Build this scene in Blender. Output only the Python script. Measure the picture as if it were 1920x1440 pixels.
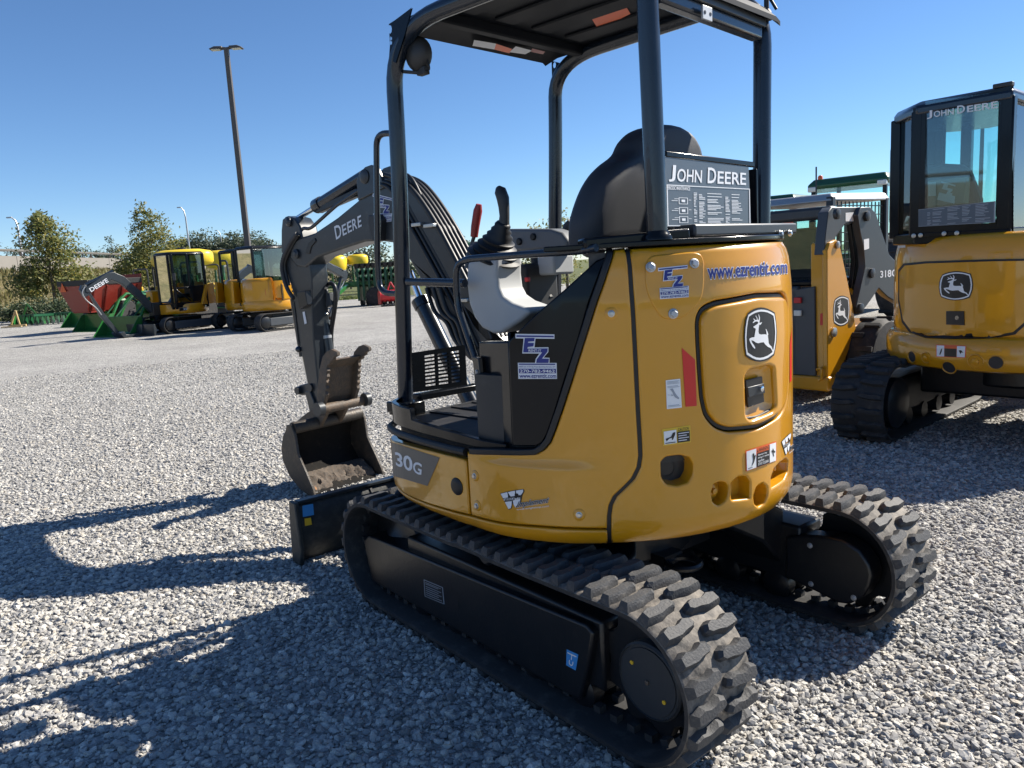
import bpy, bmesh, math, random
import numpy as np
from mathutils import Vector, Matrix
from mathutils.bvhtree import BVHTree
from mathutils.geometry import delaunay_2d_cdt
PI = math.pi
rad = math.radians
for o in list(bpy.data.objects):
    bpy.data.objects.remove(o)
scene = bpy.context.scene
COL = scene.collection
random.seed(7)
RNG = np.random.default_rng(11)

# ------------------------------------------------------------------ camera
IMW, IMH, FPX = 1920.0, 1440.0, 1448.56
CAM = Vector((-2.3018, 2.3607, 1.5590))
YAW, PITCH, ROLL = -0.6799, -0.1548, -0.0591
_f = Vector((math.cos(YAW)*math.cos(PITCH), math.sin(YAW)*math.cos(PITCH), math.sin(PITCH)))
_r0 = Vector((math.sin(YAW), -math.cos(YAW), 0))
_u0 = _r0.cross(_f)
_r = _r0*math.cos(ROLL) + _u0*math.sin(ROLL)
_u = -_r0*math.sin(ROLL) + _u0*math.cos(ROLL)
cam_d = bpy.data.cameras.new('camera')
cam = bpy.data.objects.new('camera', cam_d)
COL.objects.link(cam)
cam_d.sensor_width = 36.0
cam_d.lens = FPX/IMW*36.0
cam_d.clip_start = 0.05
cam_d.clip_end = 5000
cam.matrix_world = Matrix((( _r.x, _u.x, -_f.x, CAM.x), (_r.y, _u.y, -_f.y, CAM.y), (_r.z, _u.z, -_f.z, CAM.z), (0, 0, 0, 1)))
scene.camera = cam
scene.render.resolution_x, scene.render.resolution_y = 1024, 768

# ------------------------------------------------------------------ sky and sun
SUN_AZ, SUN_EL = rad(-104.5), rad(39.5)        # direction towards the sun in the ground plane, height
world = bpy.data.worlds.new('World')
scene.world = world
world.use_nodes = True
_nt = world.node_tree
_nt.nodes.clear()
_sky = _nt.nodes.new('ShaderNodeTexSky')
_sky.sky_type = 'NISHITA'
_sky.sun_disc = False
_sky.sun_elevation = SUN_EL
_sky.sun_rotation = PI/2 - SUN_AZ
_sky.altitude = 150
_sky.air_density = 0.8
_sky.dust_density = 0.0
_sky.ozone_density = 6.0
_bg = _nt.nodes.new('ShaderNodeBackground')
_bg.inputs['Strength'].default_value = 0.078
_wo = _nt.nodes.new('ShaderNodeOutputWorld')
_hs = _nt.nodes.new('ShaderNodeHueSaturation')
_hs.inputs['Saturation'].default_value = 1.05
_nt.links.new(_sky.outputs[0], _hs.inputs['Color'])
_nt.links.new(_hs.outputs[0], _bg.inputs[0])
_nt.links.new(_bg.outputs[0], _wo.inputs[0])
sun_d = bpy.data.lights.new('sun', 'SUN')
sun_d.energy = 5.0
sun_d.angle = rad(0.53)
sun_d.color = (1.0, 0.93, 0.82)
sun = bpy.data.objects.new('sun', sun_d)
COL.objects.link(sun)
_sd = Vector((math.cos(SUN_AZ)*math.cos(SUN_EL), math.sin(SUN_AZ)*math.cos(SUN_EL), math.sin(SUN_EL)))
sun.rotation_euler = _sd.to_track_quat('Z', 'Y').to_euler()
sun.location = (-8, -16, 14)
scene.view_settings.view_transform = 'Standard'
scene.view_settings.look = 'None'
scene.view_settings.exposure = 0.93
scene.view_settings.gamma = 1.0
scene.view_settings.use_curve_mapping = False

# ------------------------------------------------------------------ pixels to directions
def ray(p):
    return (_f + _r*((p[0]-IMW/2)/FPX) - _u*((p[1]-IMH/2)/FPX)).normalized()
def px_plane(p, o, n):
    d = ray(p); o = Vector(o); n = Vector(n)
    return CAM + d*((o-CAM).dot(n)/d.dot(n))
def px_z(p, z=0.0): return px_plane(p, (0, 0, z), (0, 0, 1))
# ------------------------------------------------------------------ materials (all procedural)
MATS = {}
def new_mat(name):
    m = bpy.data.materials.new(name); m.use_nodes = True
    nt = m.node_tree; b = nt.nodes['Principled BSDF']
    return m, nt, b
def N(nt, t, **kw):
    n = nt.nodes.new(t)
    for k, v in kw.items():
        if k.startswith('i_'):
            key = k[2:]
            n.inputs[int(key) if key.isdigit() else key].default_value = v
        else: setattr(n, k, v)
    return n
def c4(c): return (c[0], c[1], c[2], 1.0)
def paint(name, col, rough=0.3, metal=0.0, coat=0.0, var=0.12, dust=0.0, dustcol=(0.30, 0.27, 0.23), scale=6.0, bump=0.0, bscale=200.0, spec=0.5):
    """paint, plastic, rubber or metal with uneven colour, dust in patches and roughness wear"""
    m, nt, b = new_mat(name)
    L = nt.links.new
    tc = N(nt, 'ShaderNodeTexCoord')
    n1 = N(nt, 'ShaderNodeTexNoise', i_Scale=scale, i_Detail=6.0, i_Roughness=0.62)
    L(tc.outputs['Object'], n1.inputs['Vector'])
    mx = N(nt, 'ShaderNodeMix', data_type='RGBA')
    mx.inputs[6].default_value = c4([v*(1-var) for v in col]); mx.inputs[7].default_value = c4([min(1, v*(1+var)) for v in col])
    L(n1.outputs['Fac'], mx.inputs[0])
    out = mx.outputs[2]
    rr = N(nt, 'ShaderNodeMapRange', i_3=max(0.02, rough-0.06), i_4=min(1, rough+0.09))
    L(n1.outputs['Fac'], rr.inputs[0]); L(rr.outputs[0], b.inputs['Roughness'])
    if dust > 0:
        n2 = N(nt, 'ShaderNodeTexNoise', i_Scale=scale*2.3, i_Detail=9.0, i_Roughness=0.7)
        L(tc.outputs['Object'], n2.inputs['Vector'])
        r2 = N(nt, 'ShaderNodeMapRange', i_1=0.62-0.35*dust, i_2=0.80-0.2*dust, i_3=0.0, i_4=min(1.0, 0.35+0.6*dust)); r2.clamp = True
        L(n2.outputs['Fac'], r2.inputs[0])
        m2 = N(nt, 'ShaderNodeMix', data_type='RGBA'); m2.inputs[7].default_value = c4(dustcol)
        L(r2.outputs[0], m2.inputs[0]); L(out, m2.inputs[6]); out = m2.outputs[2]
        ad = N(nt, 'ShaderNodeMath', operation='MAXIMUM'); rm = N(nt, 'ShaderNodeMath', operation='MULTIPLY', i_1=0.85)
        L(r2.outputs[0], rm.inputs[0]); L(rr.outputs[0], ad.inputs[0]); L(rm.outputs[0], ad.inputs[1]); L(ad.outputs[0], b.inputs['Roughness'])
    L(out, b.inputs['Base Color'])
    b.inputs['Metallic'].default_value = metal
    b.inputs['Specular IOR Level'].default_value = spec
    b.inputs['Coat Weight'].default_value = coat
    b.inputs['Coat Roughness'].default_value = 0.03
    if bump > 0:
        n3 = N(nt, 'ShaderNodeTexNoise', i_Scale=bscale, i_Detail=3.0)
        L(tc.outputs['Object'], n3.inputs['Vector'])
        bp = N(nt, 'ShaderNodeBump', i_Strength=bump, i_Distance=0.004)
        L(n3.outputs['Fac'], bp.inputs['Height']); L(bp.outputs[0], b.inputs['Normal'])
    MATS[name] = m
    return m
paint('yellow', (0.60, 0.272, 0.005), 0.30, coat=0.75, var=0.05, dust=0.06, dustcol=(0.50, 0.28, 0.05), scale=5, bump=0.03, bscale=45, spec=0.4)
paint('black_paint', (0.006, 0.0075, 0.010), 0.15, coat=0.0, var=0.25, dust=0.03, dustcol=(0.03, 0.029, 0.027), scale=7, spec=0.24)
paint('tube_black', (0.007, 0.013, 0.024), 0.24, coat=0.3, var=0.2, scale=9, bump=0.05, bscale=60)
paint('roof_black', (0.005, 0.007, 0.011), 0.55, var=0.25, dust=0.05, dustcol=(0.02, 0.02, 0.02), scale=7, spec=0.22)
paint('frame_black', (0.008, 0.009, 0.011), 0.34, var=0.3, dust=0.16, dustcol=(0.038, 0.035, 0.031), scale=6, bump=0.15, bscale=60)
paint('boom_grey', (0.026, 0.032, 0.038), 0.34, coat=0.1, var=0.15, dust=0.16, dustcol=(0.12, 0.115, 0.105), scale=5)
paint('rubber', (0.020, 0.020, 0.021), 0.72, var=0.35, dust=0.85, dustcol=(0.25, 0.22, 0.185), scale=9, bump=0.5, bscale=90)
paint('rubber_top', (0.045, 0.046, 0.049), 0.66, var=0.35, dust=0.18, dustcol=(0.17, 0.155, 0.135), scale=14, bump=0.6, bscale=130)
paint('hose', (0.013, 0.014, 0.015), 0.42, var=0.3, dust=0.15, dustcol=(0.08, 0.075, 0.07), scale=20)
paint('gasket', (0.008, 0.008, 0.009), 0.5, var=0.2)
paint('chrome', (0.72, 0.74, 0.76), 0.10, metal=1.0, var=0.05)
paint('zinc', (0.50, 0.49, 0.46), 0.34, metal=0.85, var=0.2, scale=30)
paint('galv', (0.42, 0.43, 0.44), 0.45, metal=0.6, var=0.15, scale=12)
paint('rust_steel', (0.085, 0.066, 0.050), 0.62, var=0.4, dust=0.45, dustcol=(0.21, 0.135, 0.08), scale=8, bump=0.6, bscale=80)
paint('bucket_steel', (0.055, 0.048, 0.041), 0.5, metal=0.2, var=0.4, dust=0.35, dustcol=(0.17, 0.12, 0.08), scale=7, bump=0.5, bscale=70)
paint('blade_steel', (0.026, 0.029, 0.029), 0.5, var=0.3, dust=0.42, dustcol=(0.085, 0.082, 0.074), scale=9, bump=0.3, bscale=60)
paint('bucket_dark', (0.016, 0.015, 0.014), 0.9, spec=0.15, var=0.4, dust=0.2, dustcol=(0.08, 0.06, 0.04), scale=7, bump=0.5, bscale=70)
paint('clay', (0.33, 0.165, 0.075), 0.95, var=0.35, dust=0.4, dustcol=(0.17, 0.11, 0.07), scale=22, bump=1.0, bscale=60)
paint('dirt', (0.09, 0.075, 0.062), 0.95, var=0.5, dust=0.4, dustcol=(0.24, 0.16, 0.10), scale=25, bump=1.0, bscale=60)
paint('grey_plastic', (0.42, 0.435, 0.44), 0.55, var=0.04, scale=8, bump=0.08, bscale=400)
paint('mid_plastic', (0.13, 0.14, 0.15), 0.55, var=0.06, bump=0.08, bscale=400)
paint('dark_plastic', (0.028, 0.029, 0.031), 0.5, var=0.15, dust=0.1, dustcol=(0.09, 0.09, 0.085))
paint('seat', (0.030, 0.033, 0.040), 0.55, var=0.12, scale=5, bump=0.25, bscale=500)
paint('floor_mat', (0.012, 0.012, 0.014), 0.6, var=0.3, dust=0.3, dustcol=(0.07, 0.065, 0.06), scale=6, bump=0.3)
paint('red_grip', (0.30, 0.025, 0.022), 0.45, var=0.12)
paint('red_reflector', (0.62, 0.022, 0.018), 0.3, var=0.05, scale=60)
paint('white', (0.78, 0.79, 0.80), 0.4, var=0.03)
paint('white_print', (0.70, 0.72, 0.76), 0.45, var=0.05)
paint('print_grey', (0.30, 0.33, 0.37), 0.4, var=0.08)
paint('print_dark', (0.085, 0.105, 0.13), 0.3, var=0.1)
paint('blue', (0.010, 0.020, 0.20), 0.4, var=0.08)
paint('sky_blue', (0.05, 0.27, 0.62), 0.45, var=0.10)
paint('black_print', (0.010, 0.010, 0.012), 0.35, var=0.1)
paint('plate_grey', (0.105, 0.100, 0.092), 0.4, var=0.14, dust=0.1, dustcol=(0.2, 0.18, 0.15), scale=18)
paint('orange', (0.75, 0.13, 0.03), 0.4, var=0.06)
paint('yellow_print', (0.70, 0.45, 0.03), 0.4, var=0.06)
paint('green', (0.018, 0.135, 0.026), 0.3, coat=0.4, var=0.14, dust=0.08, dustcol=(0.12, 0.14, 0.08))
paint('dark_green', (0.012, 0.075, 0.030), 0.35, coat=0.2, var=0.14)
paint('tank_yellow', (0.78, 0.56, 0.03), 0.38, var=0.06)
paint('red_paint', (0.25, 0.026, 0.016), 0.4, coat=0.1, var=0.18, dust=0.2, dustcol=(0.24, 0.12, 0.08))
paint('bright_red', (0.52, 0.02, 0.025), 0.4, var=0.15)
paint('tyre', (0.022, 0.022, 0.023), 0.75, var=0.3, dust=0.3, dustcol=(0.11, 0.10, 0.09), bump=0.3, bscale=60)
paint('rim_yellow', (0.68, 0.42, 0.02), 0.4, var=0.06)
paint('bark', (0.10, 0.085, 0.07), 0.9, var=0.4, scale=20, bump=0.8, bscale=30)
paint('bronze_pole', (0.085, 0.075, 0.068), 0.5, var=0.1)
paint('weathered_rail', (0.16, 0.15, 0.135), 0.7, metal=0.2, var=0.25, scale=3)
paint('concrete', (0.22, 0.205, 0.185), 0.85, var=0.14, scale=0.8, bump=0.3, bscale=20)
paint('tan', (0.42, 0.30, 0.14), 0.7, var=0.2)
paint('cardboard', (0.30, 0.27, 0.21), 0.8, var=0.08)
paint('steel_dark', (0.045, 0.050, 0.056), 0.4, metal=0.3, var=0.2, dust=0.12, dustcol=(0.10, 0.10, 0.095))
paint('slate_panel', (0.055, 0.062, 0.070), 0.45, var=0.1)
paint('lamp_glass', (0.65, 0.66, 0.62), 0.2, var=0.05)
def leafmat(name, cols, trans=0.35):
    m, nt, b = new_mat(name)
    L = nt.links.new
    oi = N(nt, 'ShaderNodeNewGeometry')
    cr = N(nt, 'ShaderNodeValToRGB')
    e = cr.color_ramp.elements
    e[0].color = c4(cols[0]); e[1].color = c4(cols[-1])
    for i, c in enumerate(cols[1:-1]):
        k = e.new((i+1)/(len(cols)-1)); k.color = c4(c)
    L(oi.outputs['Random Per Island'], cr.inputs[0])
    L(cr.outputs[0], b.inputs['Base Color'])
    b.inputs['Roughness'].default_value = 0.55
    tr = N(nt, 'ShaderNodeBsdfTranslucent')
    L(cr.outputs[0], tr.inputs['Color'])
    ms = N(nt, 'ShaderNodeMixShader', i_0=trans)
    L(b.outputs[0], ms.inputs[1]); L(tr.outputs[0], ms.inputs[2])
    L(ms.outputs[0], nt.nodes['Material Output'].inputs[0])
    MATS[name] = m
leafmat('leaf_young', [(0.10, 0.13, 0.035), (0.15, 0.17, 0.05), (0.20, 0.20, 0.07), (0.30, 0.25, 0.05)], 0.4)
leafmat('leaf_dark', [(0.025, 0.045, 0.018), (0.045, 0.070, 0.028), (0.065, 0.085, 0.035)], 0.25)
leafmat('leaf_far', [(0.045, 0.065, 0.04), (0.065, 0.09, 0.05), (0.09, 0.11, 0.06)], 0.25)
leafmat('dry_grass', [(0.20, 0.17, 0.07), (0.15, 0.15, 0.05), (0.26, 0.21, 0.10)], 0.3)
leafmat('green_grass', [(0.10, 0.15, 0.035), (0.15, 0.18, 0.05), (0.19, 0.19, 0.07)], 0.3)
def glassmat(name, tint, alpha, rough=0.02):
    m, nt, b = new_mat(name)
    L = nt.links.new
    g = N(nt, 'ShaderNodeBsdfGlossy', i_Roughness=rough)
    g.inputs['Color'].default_value = (0.9, 0.95, 1, 1)
    t = N(nt, 'ShaderNodeBsdfTransparent'); t.inputs['Color'].default_value = c4(tint)
    fr = N(nt, 'ShaderNodeFresnel', i_IOR=1.5)
    ad = N(nt, 'ShaderNodeMath', operation='ADD', i_1=alpha); ad.use_clamp = True
    L(fr.outputs[0], ad.inputs[0])
    ms = N(nt, 'ShaderNodeMixShader')
    L(ad.outputs[0], ms.inputs[0]); L(t.outputs[0], ms.inputs[1]); L(g.outputs[0], ms.inputs[2])
    L(ms.outputs[0], nt.nodes['Material Output'].inputs[0])
    MATS[name] = m
glassmat('glass', (0.76, 0.93, 0.91), 0.035)
glassmat('glass_dark', (0.34, 0.44, 0.43), 0.05)
glassmat('poly_sheet', (0.80, 0.84, 0.88), 0.06, 0.05)

# ------------------------------------------------------------------ mesh building
class B:
    """collects pieces of ONE mesh; T maps the builder's own frame to the thing's frame"""
    def __init__(s, T=None): s.v = []; s.f = []; s.T = T
    def add(s, vs, fs):
        k = len(s.v)
        s.v += [s.T @ Vector(v) if s.T else Vector(v) for v in vs]
        s.f += [tuple(i+k for i in f) for f in fs]
        return s
    def box(s, c, d, rot=None):
        c = Vector(c); h = Vector(d)/2
        vs = [Vector((x*h.x, y*h.y, z*h.z)) for x in (-1, 1) for y in (-1, 1) for z in (-1, 1)]
        if rot is not None: vs = [rot @ v for v in vs]
        return s.add([c+v for v in vs], [(0, 1, 3, 2), (4, 6, 7, 5), (0, 4, 5, 1), (2, 3, 7, 6), (0, 2, 6, 4), (1, 5, 7, 3)])
    def bar(s, p, q, w, h, up=(0, 0, 1)):
        p, q = Vector(p), Vector(q); x = (q-p).normalized(); up = Vector(up)
        y = up.cross(x)
        if y.length < 1e-4: y = Vector((1, 0, 0)).cross(x)
        y.normalize(); z = x.cross(y)
        vs = [a + y*(i*w/2) + z*(j*h/2) for a in (p, q) for i in (-1, 1) for j in (-1, 1)]
        return s.add(vs, [(0, 1, 3, 2), (4, 6, 7, 5), (0, 4, 5, 1), (2, 3, 7, 6), (0, 2, 6, 4), (1, 5, 7, 3)])
    def prism(s, pts, vec):
        """planar outline pushed along vec"""
        vec = Vector(vec); pts = [Vector(p) for p in pts]; n = len(pts)
        nrm = Vector((0, 0, 0))
        for i in range(n): nrm += pts[i].cross(pts[(i+1) % n])
        if nrm.dot(vec) > 0: pts = pts[::-1]
        vs = pts + [p+vec for p in pts]
        fs = [tuple(range(n)), tuple(range(2*n-1, n-1, -1))] + [((i+1) % n, i, i+n, (i+1) % n+n) for i in range(n)]
        return s.add(vs, fs)
    def tube(s, path, r, n=10, caps=True, closed=False):
        P = [Vector(p) for p in path]; m = len(P)
        R_ = r if isinstance(r, (list, tuple)) else [r]*m
        vs = []; prev = None
        for i in range(m):
            a = P[i-1] if (i or closed) else P[0]; b = P[(i+1) % m] if (i < m-1 or closed) else P[-1]
            t = (b-a).normalized()
            if prev is None:
                x = t.orthogonal().normalized()
            else:
                x = prev - t*prev.dot(t)
                x = x.normalized() if x.length > 1e-6 else t.orthogonal().normalized()
            prev = x; y = t.cross(x)
            vs += [P[i] + (x*math.cos(2*PI*k/n)+y*math.sin(2*PI*k/n))*R_[i] for k in range(n)]
        fs = []
        for i in range(m if closed else m-1):
            j = (i+1) % m
            fs += [(i*n+k, i*n+(k+1) % n, j*n+(k+1) % n, j*n+k) for k in range(n)]
        if caps and not closed: fs += [tuple(range(n-1, -1, -1)), tuple((m-1)*n+k for k in range(n))]
        return s.add(vs, fs)
    def cyl(s, p, q, r, n=16, r2=None): return s.tube([p, q], [r, r if r2 is None else r2], n)
    def lathe(s, c, axis, prof, n=24):
        """prof: (radius, height along axis)"""
        ax = Vector(axis).normalized(); x = ax.orthogonal().normalized(); y = ax.cross(x); c = Vector(c)
        vs = []; fs = []
        for (r_, h) in prof:
            vs += [c + ax*h + (x*math.cos(2*PI*k/n)+y*math.sin(2*PI*k/n))*r_ for k in range(n)]
        for i in range(len(prof)-1): fs += [(i*n+k, i*n+(k+1) % n, (i+1)*n+(k+1) % n, (i+1)*n+k) for k in range(n)]
        fs += [tuple(range(n-1, -1, -1)), tuple((len(prof)-1)*n+k for k in range(n))]
        return s.add(vs, fs)
    def ell(s, c, r, n=16, m=10, rot=None):
        c = Vector(c); vs = []; fs = []
        for i in range(m+1):
            a = PI*i/m
            for k in range(n):
                v = Vector((r[0]*math.sin(a)*math.cos(2*PI*k/n), r[1]*math.sin(a)*math.sin(2*PI*k/n), r[2]*math.cos(a)))
                vs.append(c + (rot @ v if rot is not None else v))
        for i in range(m): fs += [(i*n+k, (i+1)*n+k, (i+1)*n+(k+1) % n, i*n+(k+1) % n) for k in range(n)]
        return s.add(vs, fs)
    def loft(s, rings, caps=True):
        n = len(rings[0]); vs = [v for r_ in rings for v in r_]; fs = []
        for i in range(len(rings)-1): fs += [(i*n+k, i*n+(k+1) % n, (i+1)*n+(k+1) % n, (i+1)*n+k) for k in range(n)]
        if caps: fs += [tuple(range(n-1, -1, -1)), tuple((len(rings)-1)*n+k for k in range(n))]
        return s.add(vs, fs)
def arc_path(pts, r, k=6):
    """polyline with its inner corners rounded"""
    P = [Vector(p) for p in pts]; out = [P[0]]
    rr = r if isinstance(r, (list, tuple)) else [r]*len(P)
    for i in range(1, len(P)-1):
        a, b, c = P[i-1], P[i], P[i+1]
        d1 = min(rr[i], (a-b).length*.48); d2 = min(rr[i], (c-b).length*.48)
        s_, e = b+(a-b).normalized()*d1, b+(c-b).normalized()*d2
        for j in range(k+1):
            t = j/k; out.append(s_*(1-t)**2 + b*2*t*(1-t) + e*t*t)
    out.append(P[-1]); return out
def obj(name, b, mat, parent=None, bevel=0.0, smooth=35, seg=2, recalc=True):
    me = bpy.data.meshes.new(name)
    me.from_pydata([tuple(v) for v in b.v], [], b.f)
    if recalc:
        bm = bmesh.new(); bm.from_mesh(me); bmesh.ops.recalc_face_normals(bm, faces=bm.faces); bm.to_mesh(me); bm.free()
    me.materials.append(MATS[mat])
    o = bpy.data.objects.new(name, me); COL.objects.link(o)
    if parent is not None: o.parent = parent
    if smooth:
        me.shade_smooth(); me.set_sharp_from_angle(angle=rad(smooth))
    if bevel > 0:
        md = o.modifiers.new('bevel', 'BEVEL'); md.width = bevel; md.segments = seg; md.limit_method = 'ANGLE'; md.angle_limit = rad(40)
        md.harden_normals = False
    return o
def tag(o, label, cat, group=None, kind=None):
    if label: o['label'] = label
    if cat: o['category'] = cat
    if group: o['group'] = group
    if kind: o['kind'] = kind
    return o
def thing(name, label, cat, loc=(0, 0, 0), rz=0.0, group=None):
    o = bpy.data.objects.new(name, None); COL.objects.link(o)
    o.location = loc; o.rotation_euler = (0, 0, rz); o.empty_display_size = 0.3
    return tag(o, label, cat, group)
def struct(name, b, mat, smooth=0):
    o = obj(name, b, mat, None, 0, smooth); o['kind'] = 'structure'; return o
def mat_rz(loc, rz): return Matrix.Translation(Vector(loc)) @ Matrix.Rotation(rz, 4, 'Z')

# flat print: 2D shapes laid on a surface
_txt = {}
def text2d(s, bold=0.0, shear=0.0, spacing=1.0, size=1.0):
    k = (s, bold, shear, spacing)
    if k in _txt: return _txt[k]
    cu = bpy.data.curves.new('t', 'FONT'); cu.body = s; cu.offset = bold; cu.shear = shear; cu.space_character = spacing
    cu.resolution_u = 3
    o = bpy.data.objects.new('t', cu); COL.objects.link(o)
    dg = bpy.context.evaluated_depsgraph_get(); dg.update()
    me = bpy.data.meshes.new_from_object(o.evaluated_get(dg))
    vs = [(v.co.x, v.co.y) for v in me.vertices]; fs = [tuple(p.vertices) for p in me.polygons]
    bpy.data.objects.remove(o); bpy.data.curves.remove(cu); bpy.data.meshes.remove(me)
    x0 = min(v[0] for v in vs); x1 = max(v[0] for v in vs); y0 = min(v[1] for v in vs); y1 = max(v[1] for v in vs)
    vs = [((v[0]-x0)/(x1-x0), (v[1]-y0)/(y1-y0)) for v in vs]
    _txt[k] = (vs, fs); return _txt[k]
def in_poly(p, poly):
    c = False; j = len(poly)-1
    for i in range(len(poly)):
        a, b = poly[i], poly[j]
        if (a[1] > p[1]) != (b[1] > p[1]) and p[0] < (b[0]-a[0])*(p[1]-a[1])/(b[1]-a[1])+a[0]: c = not c
        j = i
    return c
def subdiv_loop(l, d):
    out = []
    for i in range(len(l)):
        a, b = Vector(l[i]), Vector(l[(i+1) % len(l)]); n = max(1, int(math.ceil((b-a).length/d)))
        out += [a.lerp(b, k/n) for k in range(n)]
    return out
def fill2d(outer, holes=(), d=0.0, grid=0.0):
    """triangulated flat region; optional inner grid"""
    loops = [[Vector(p) for p in outer]] + [[Vector(p) for p in h] for h in holes]
    if d > 0: loops = [subdiv_loop(l, d) for l in loops]
    pts = []; ed = []
    for l in loops:
        k = len(pts); pts += l; ed += [(k+i, k+(i+1) % len(l)) for i in range(len(l))]
    if grid > 0:
        xs = [p[0] for p in loops[0]]; ys = [p[1] for p in loops[0]]
        nx = int((max(xs)-min(xs))/grid); ny = int((max(ys)-min(ys))/grid)
        allp = np.array([[p[0], p[1]] for p in pts])
        for i in range(1, nx+1):
            for j in range(1, ny+1):
                q = (min(xs)+i*grid, min(ys)+j*grid)
                if not in_poly(q, loops[0]) or any(in_poly(q, h) for h in loops[1:]): continue
                if np.min((allp[:, 0]-q[0])**2+(allp[:, 1]-q[1])**2) < (grid*.45)**2: continue
                pts.append(Vector(q))
    r = delaunay_2d_cdt(pts, ed, [], 1, 1e-7)
    vs = [(v[0], v[1]) for v in r[0]]; fs = []
    for f in r[2]:
        c = (sum(vs[i][0] for i in f)/len(f), sum(vs[i][1] for i in f)/len(f))
        if in_poly(c, loops[0]) and not any(in_poly(c, h) for h in loops[1:]): fs.append(tuple(f))
    return vs, fs
def rect2d(x0, y0, x1, y1, n=6):
    vs = []; fs = []
    for j in range(n+1):
        for i in range(n+1): vs.append((x0+(x1-x0)*i/n, y0+(y1-y0)*j/n))
    for j in range(n):
        for i in range(n): k = j*(n+1)+i; fs.append((k, k+1, k+n+2, k+n+1))
    return vs, fs
def place2d(shape, box):
    x0, y0, x1, y1 = box
    return [(x0+(x1-x0)*v[0], y0+(y1-y0)*v[1]) for v in shape[0]], shape[1]
def join2d(*shapes):
    vs = []; fs = []
    for s in shapes:
        k = len(vs); vs += s[0]; fs += [tuple(i+k for i in f) for f in s[1]]
    return vs, fs
def quadmap(q):
    """unit square (x right, y up) to four pixels tl, tr, br, bl (projective)"""
    src = [(0, 1), (1, 1), (1, 0), (0, 0)]; A = []; bb = []
    for (x, y), (u, v) in zip(src, q):
        A.append([x, y, 1, 0, 0, 0, -u*x, -u*y]); bb.append(u)
        A.append([0, 0, 0, x, y, 1, -v*x, -v*y]); bb.append(v)
    h = np.linalg.solve(np.array(A, float), np.array(bb, float))
    def f(p):
        w = h[6]*p[0]+h[7]*p[1]+1
        return ((h[0]*p[0]+h[1]*p[1]+h[2])/w, (h[3]*p[0]+h[4]*p[1]+h[5])/w)
    return f
def on_bvh(bvh):
    def f(px):
        d = ray(px); h = bvh.ray_cast(CAM, d)
        if h[0] is None: return None
        n = h[1] if h[1].dot(d) < 0 else -h[1]
        return h[0], n
    return f
def on_plane(o, n):
    n = Vector(n).normalized()
    def f(px):
        p = px_plane(px, o, n); return p, (n if n.dot(p-CAM) < 0 else -n)
    return f
def on_frame(M):
    """decal surface given directly: x right, y up on the XZ.. plane of matrix M"""
    def f(p): return M @ Vector((p[0], 0, p[1])), (M.to_3x3() @ Vector((0, -1, 0)))
    return f
def decal(name, shape, mp, surf, mat, parent, h=0.002, flip=False, inv=None):
    vs = []; bad = set()
    for i, p in enumerate(shape[0]):
        r_ = surf(mp(p) if mp else p)
        if r_ is None: bad.add(i); vs.append(Vector((0, 0, 0))); continue
        q = r_[0]+r_[1]*h
        vs.append(inv @ q if inv is not None else q)
    fs = [f for f in shape[1] if not any(i in bad for i in f)]
    if not fs: return None
    b = B(); b.v = vs; b.f = fs
    me = bpy.data.meshes.new(name); me.from_pydata([tuple(v) for v in vs], [], fs)
    me.materials.append(MATS[mat])
    if bad:
        bm = bmesh.new(); bm.from_mesh(me); bmesh.ops.delete(bm, geom=[v for v in bm.verts if not v.link_faces], context='VERTS'); bm.to_mesh(me); bm.free()
    o = bpy.data.objects.new(name, me); COL.objects.link(o)
    if parent is not None: o.parent = parent
    return o
def hexbolt(p, n, r, mat, parent, name='bolt', h=None):
    """washer, hex head"""
    n = Vector(n).normalized(); p = Vector(p); h = h or r*.8
    b = B(); b.lathe(p, n, [(r*1.35, -0.002), (r*1.35, r*.18), (r*1.1, r*.3)], 14)
    b.lathe(p, n, [(r, r*.2), (r, h), (r*.8, h+r*.15)], 6)
    return obj(name, b, mat, parent, 0, 30)
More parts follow.
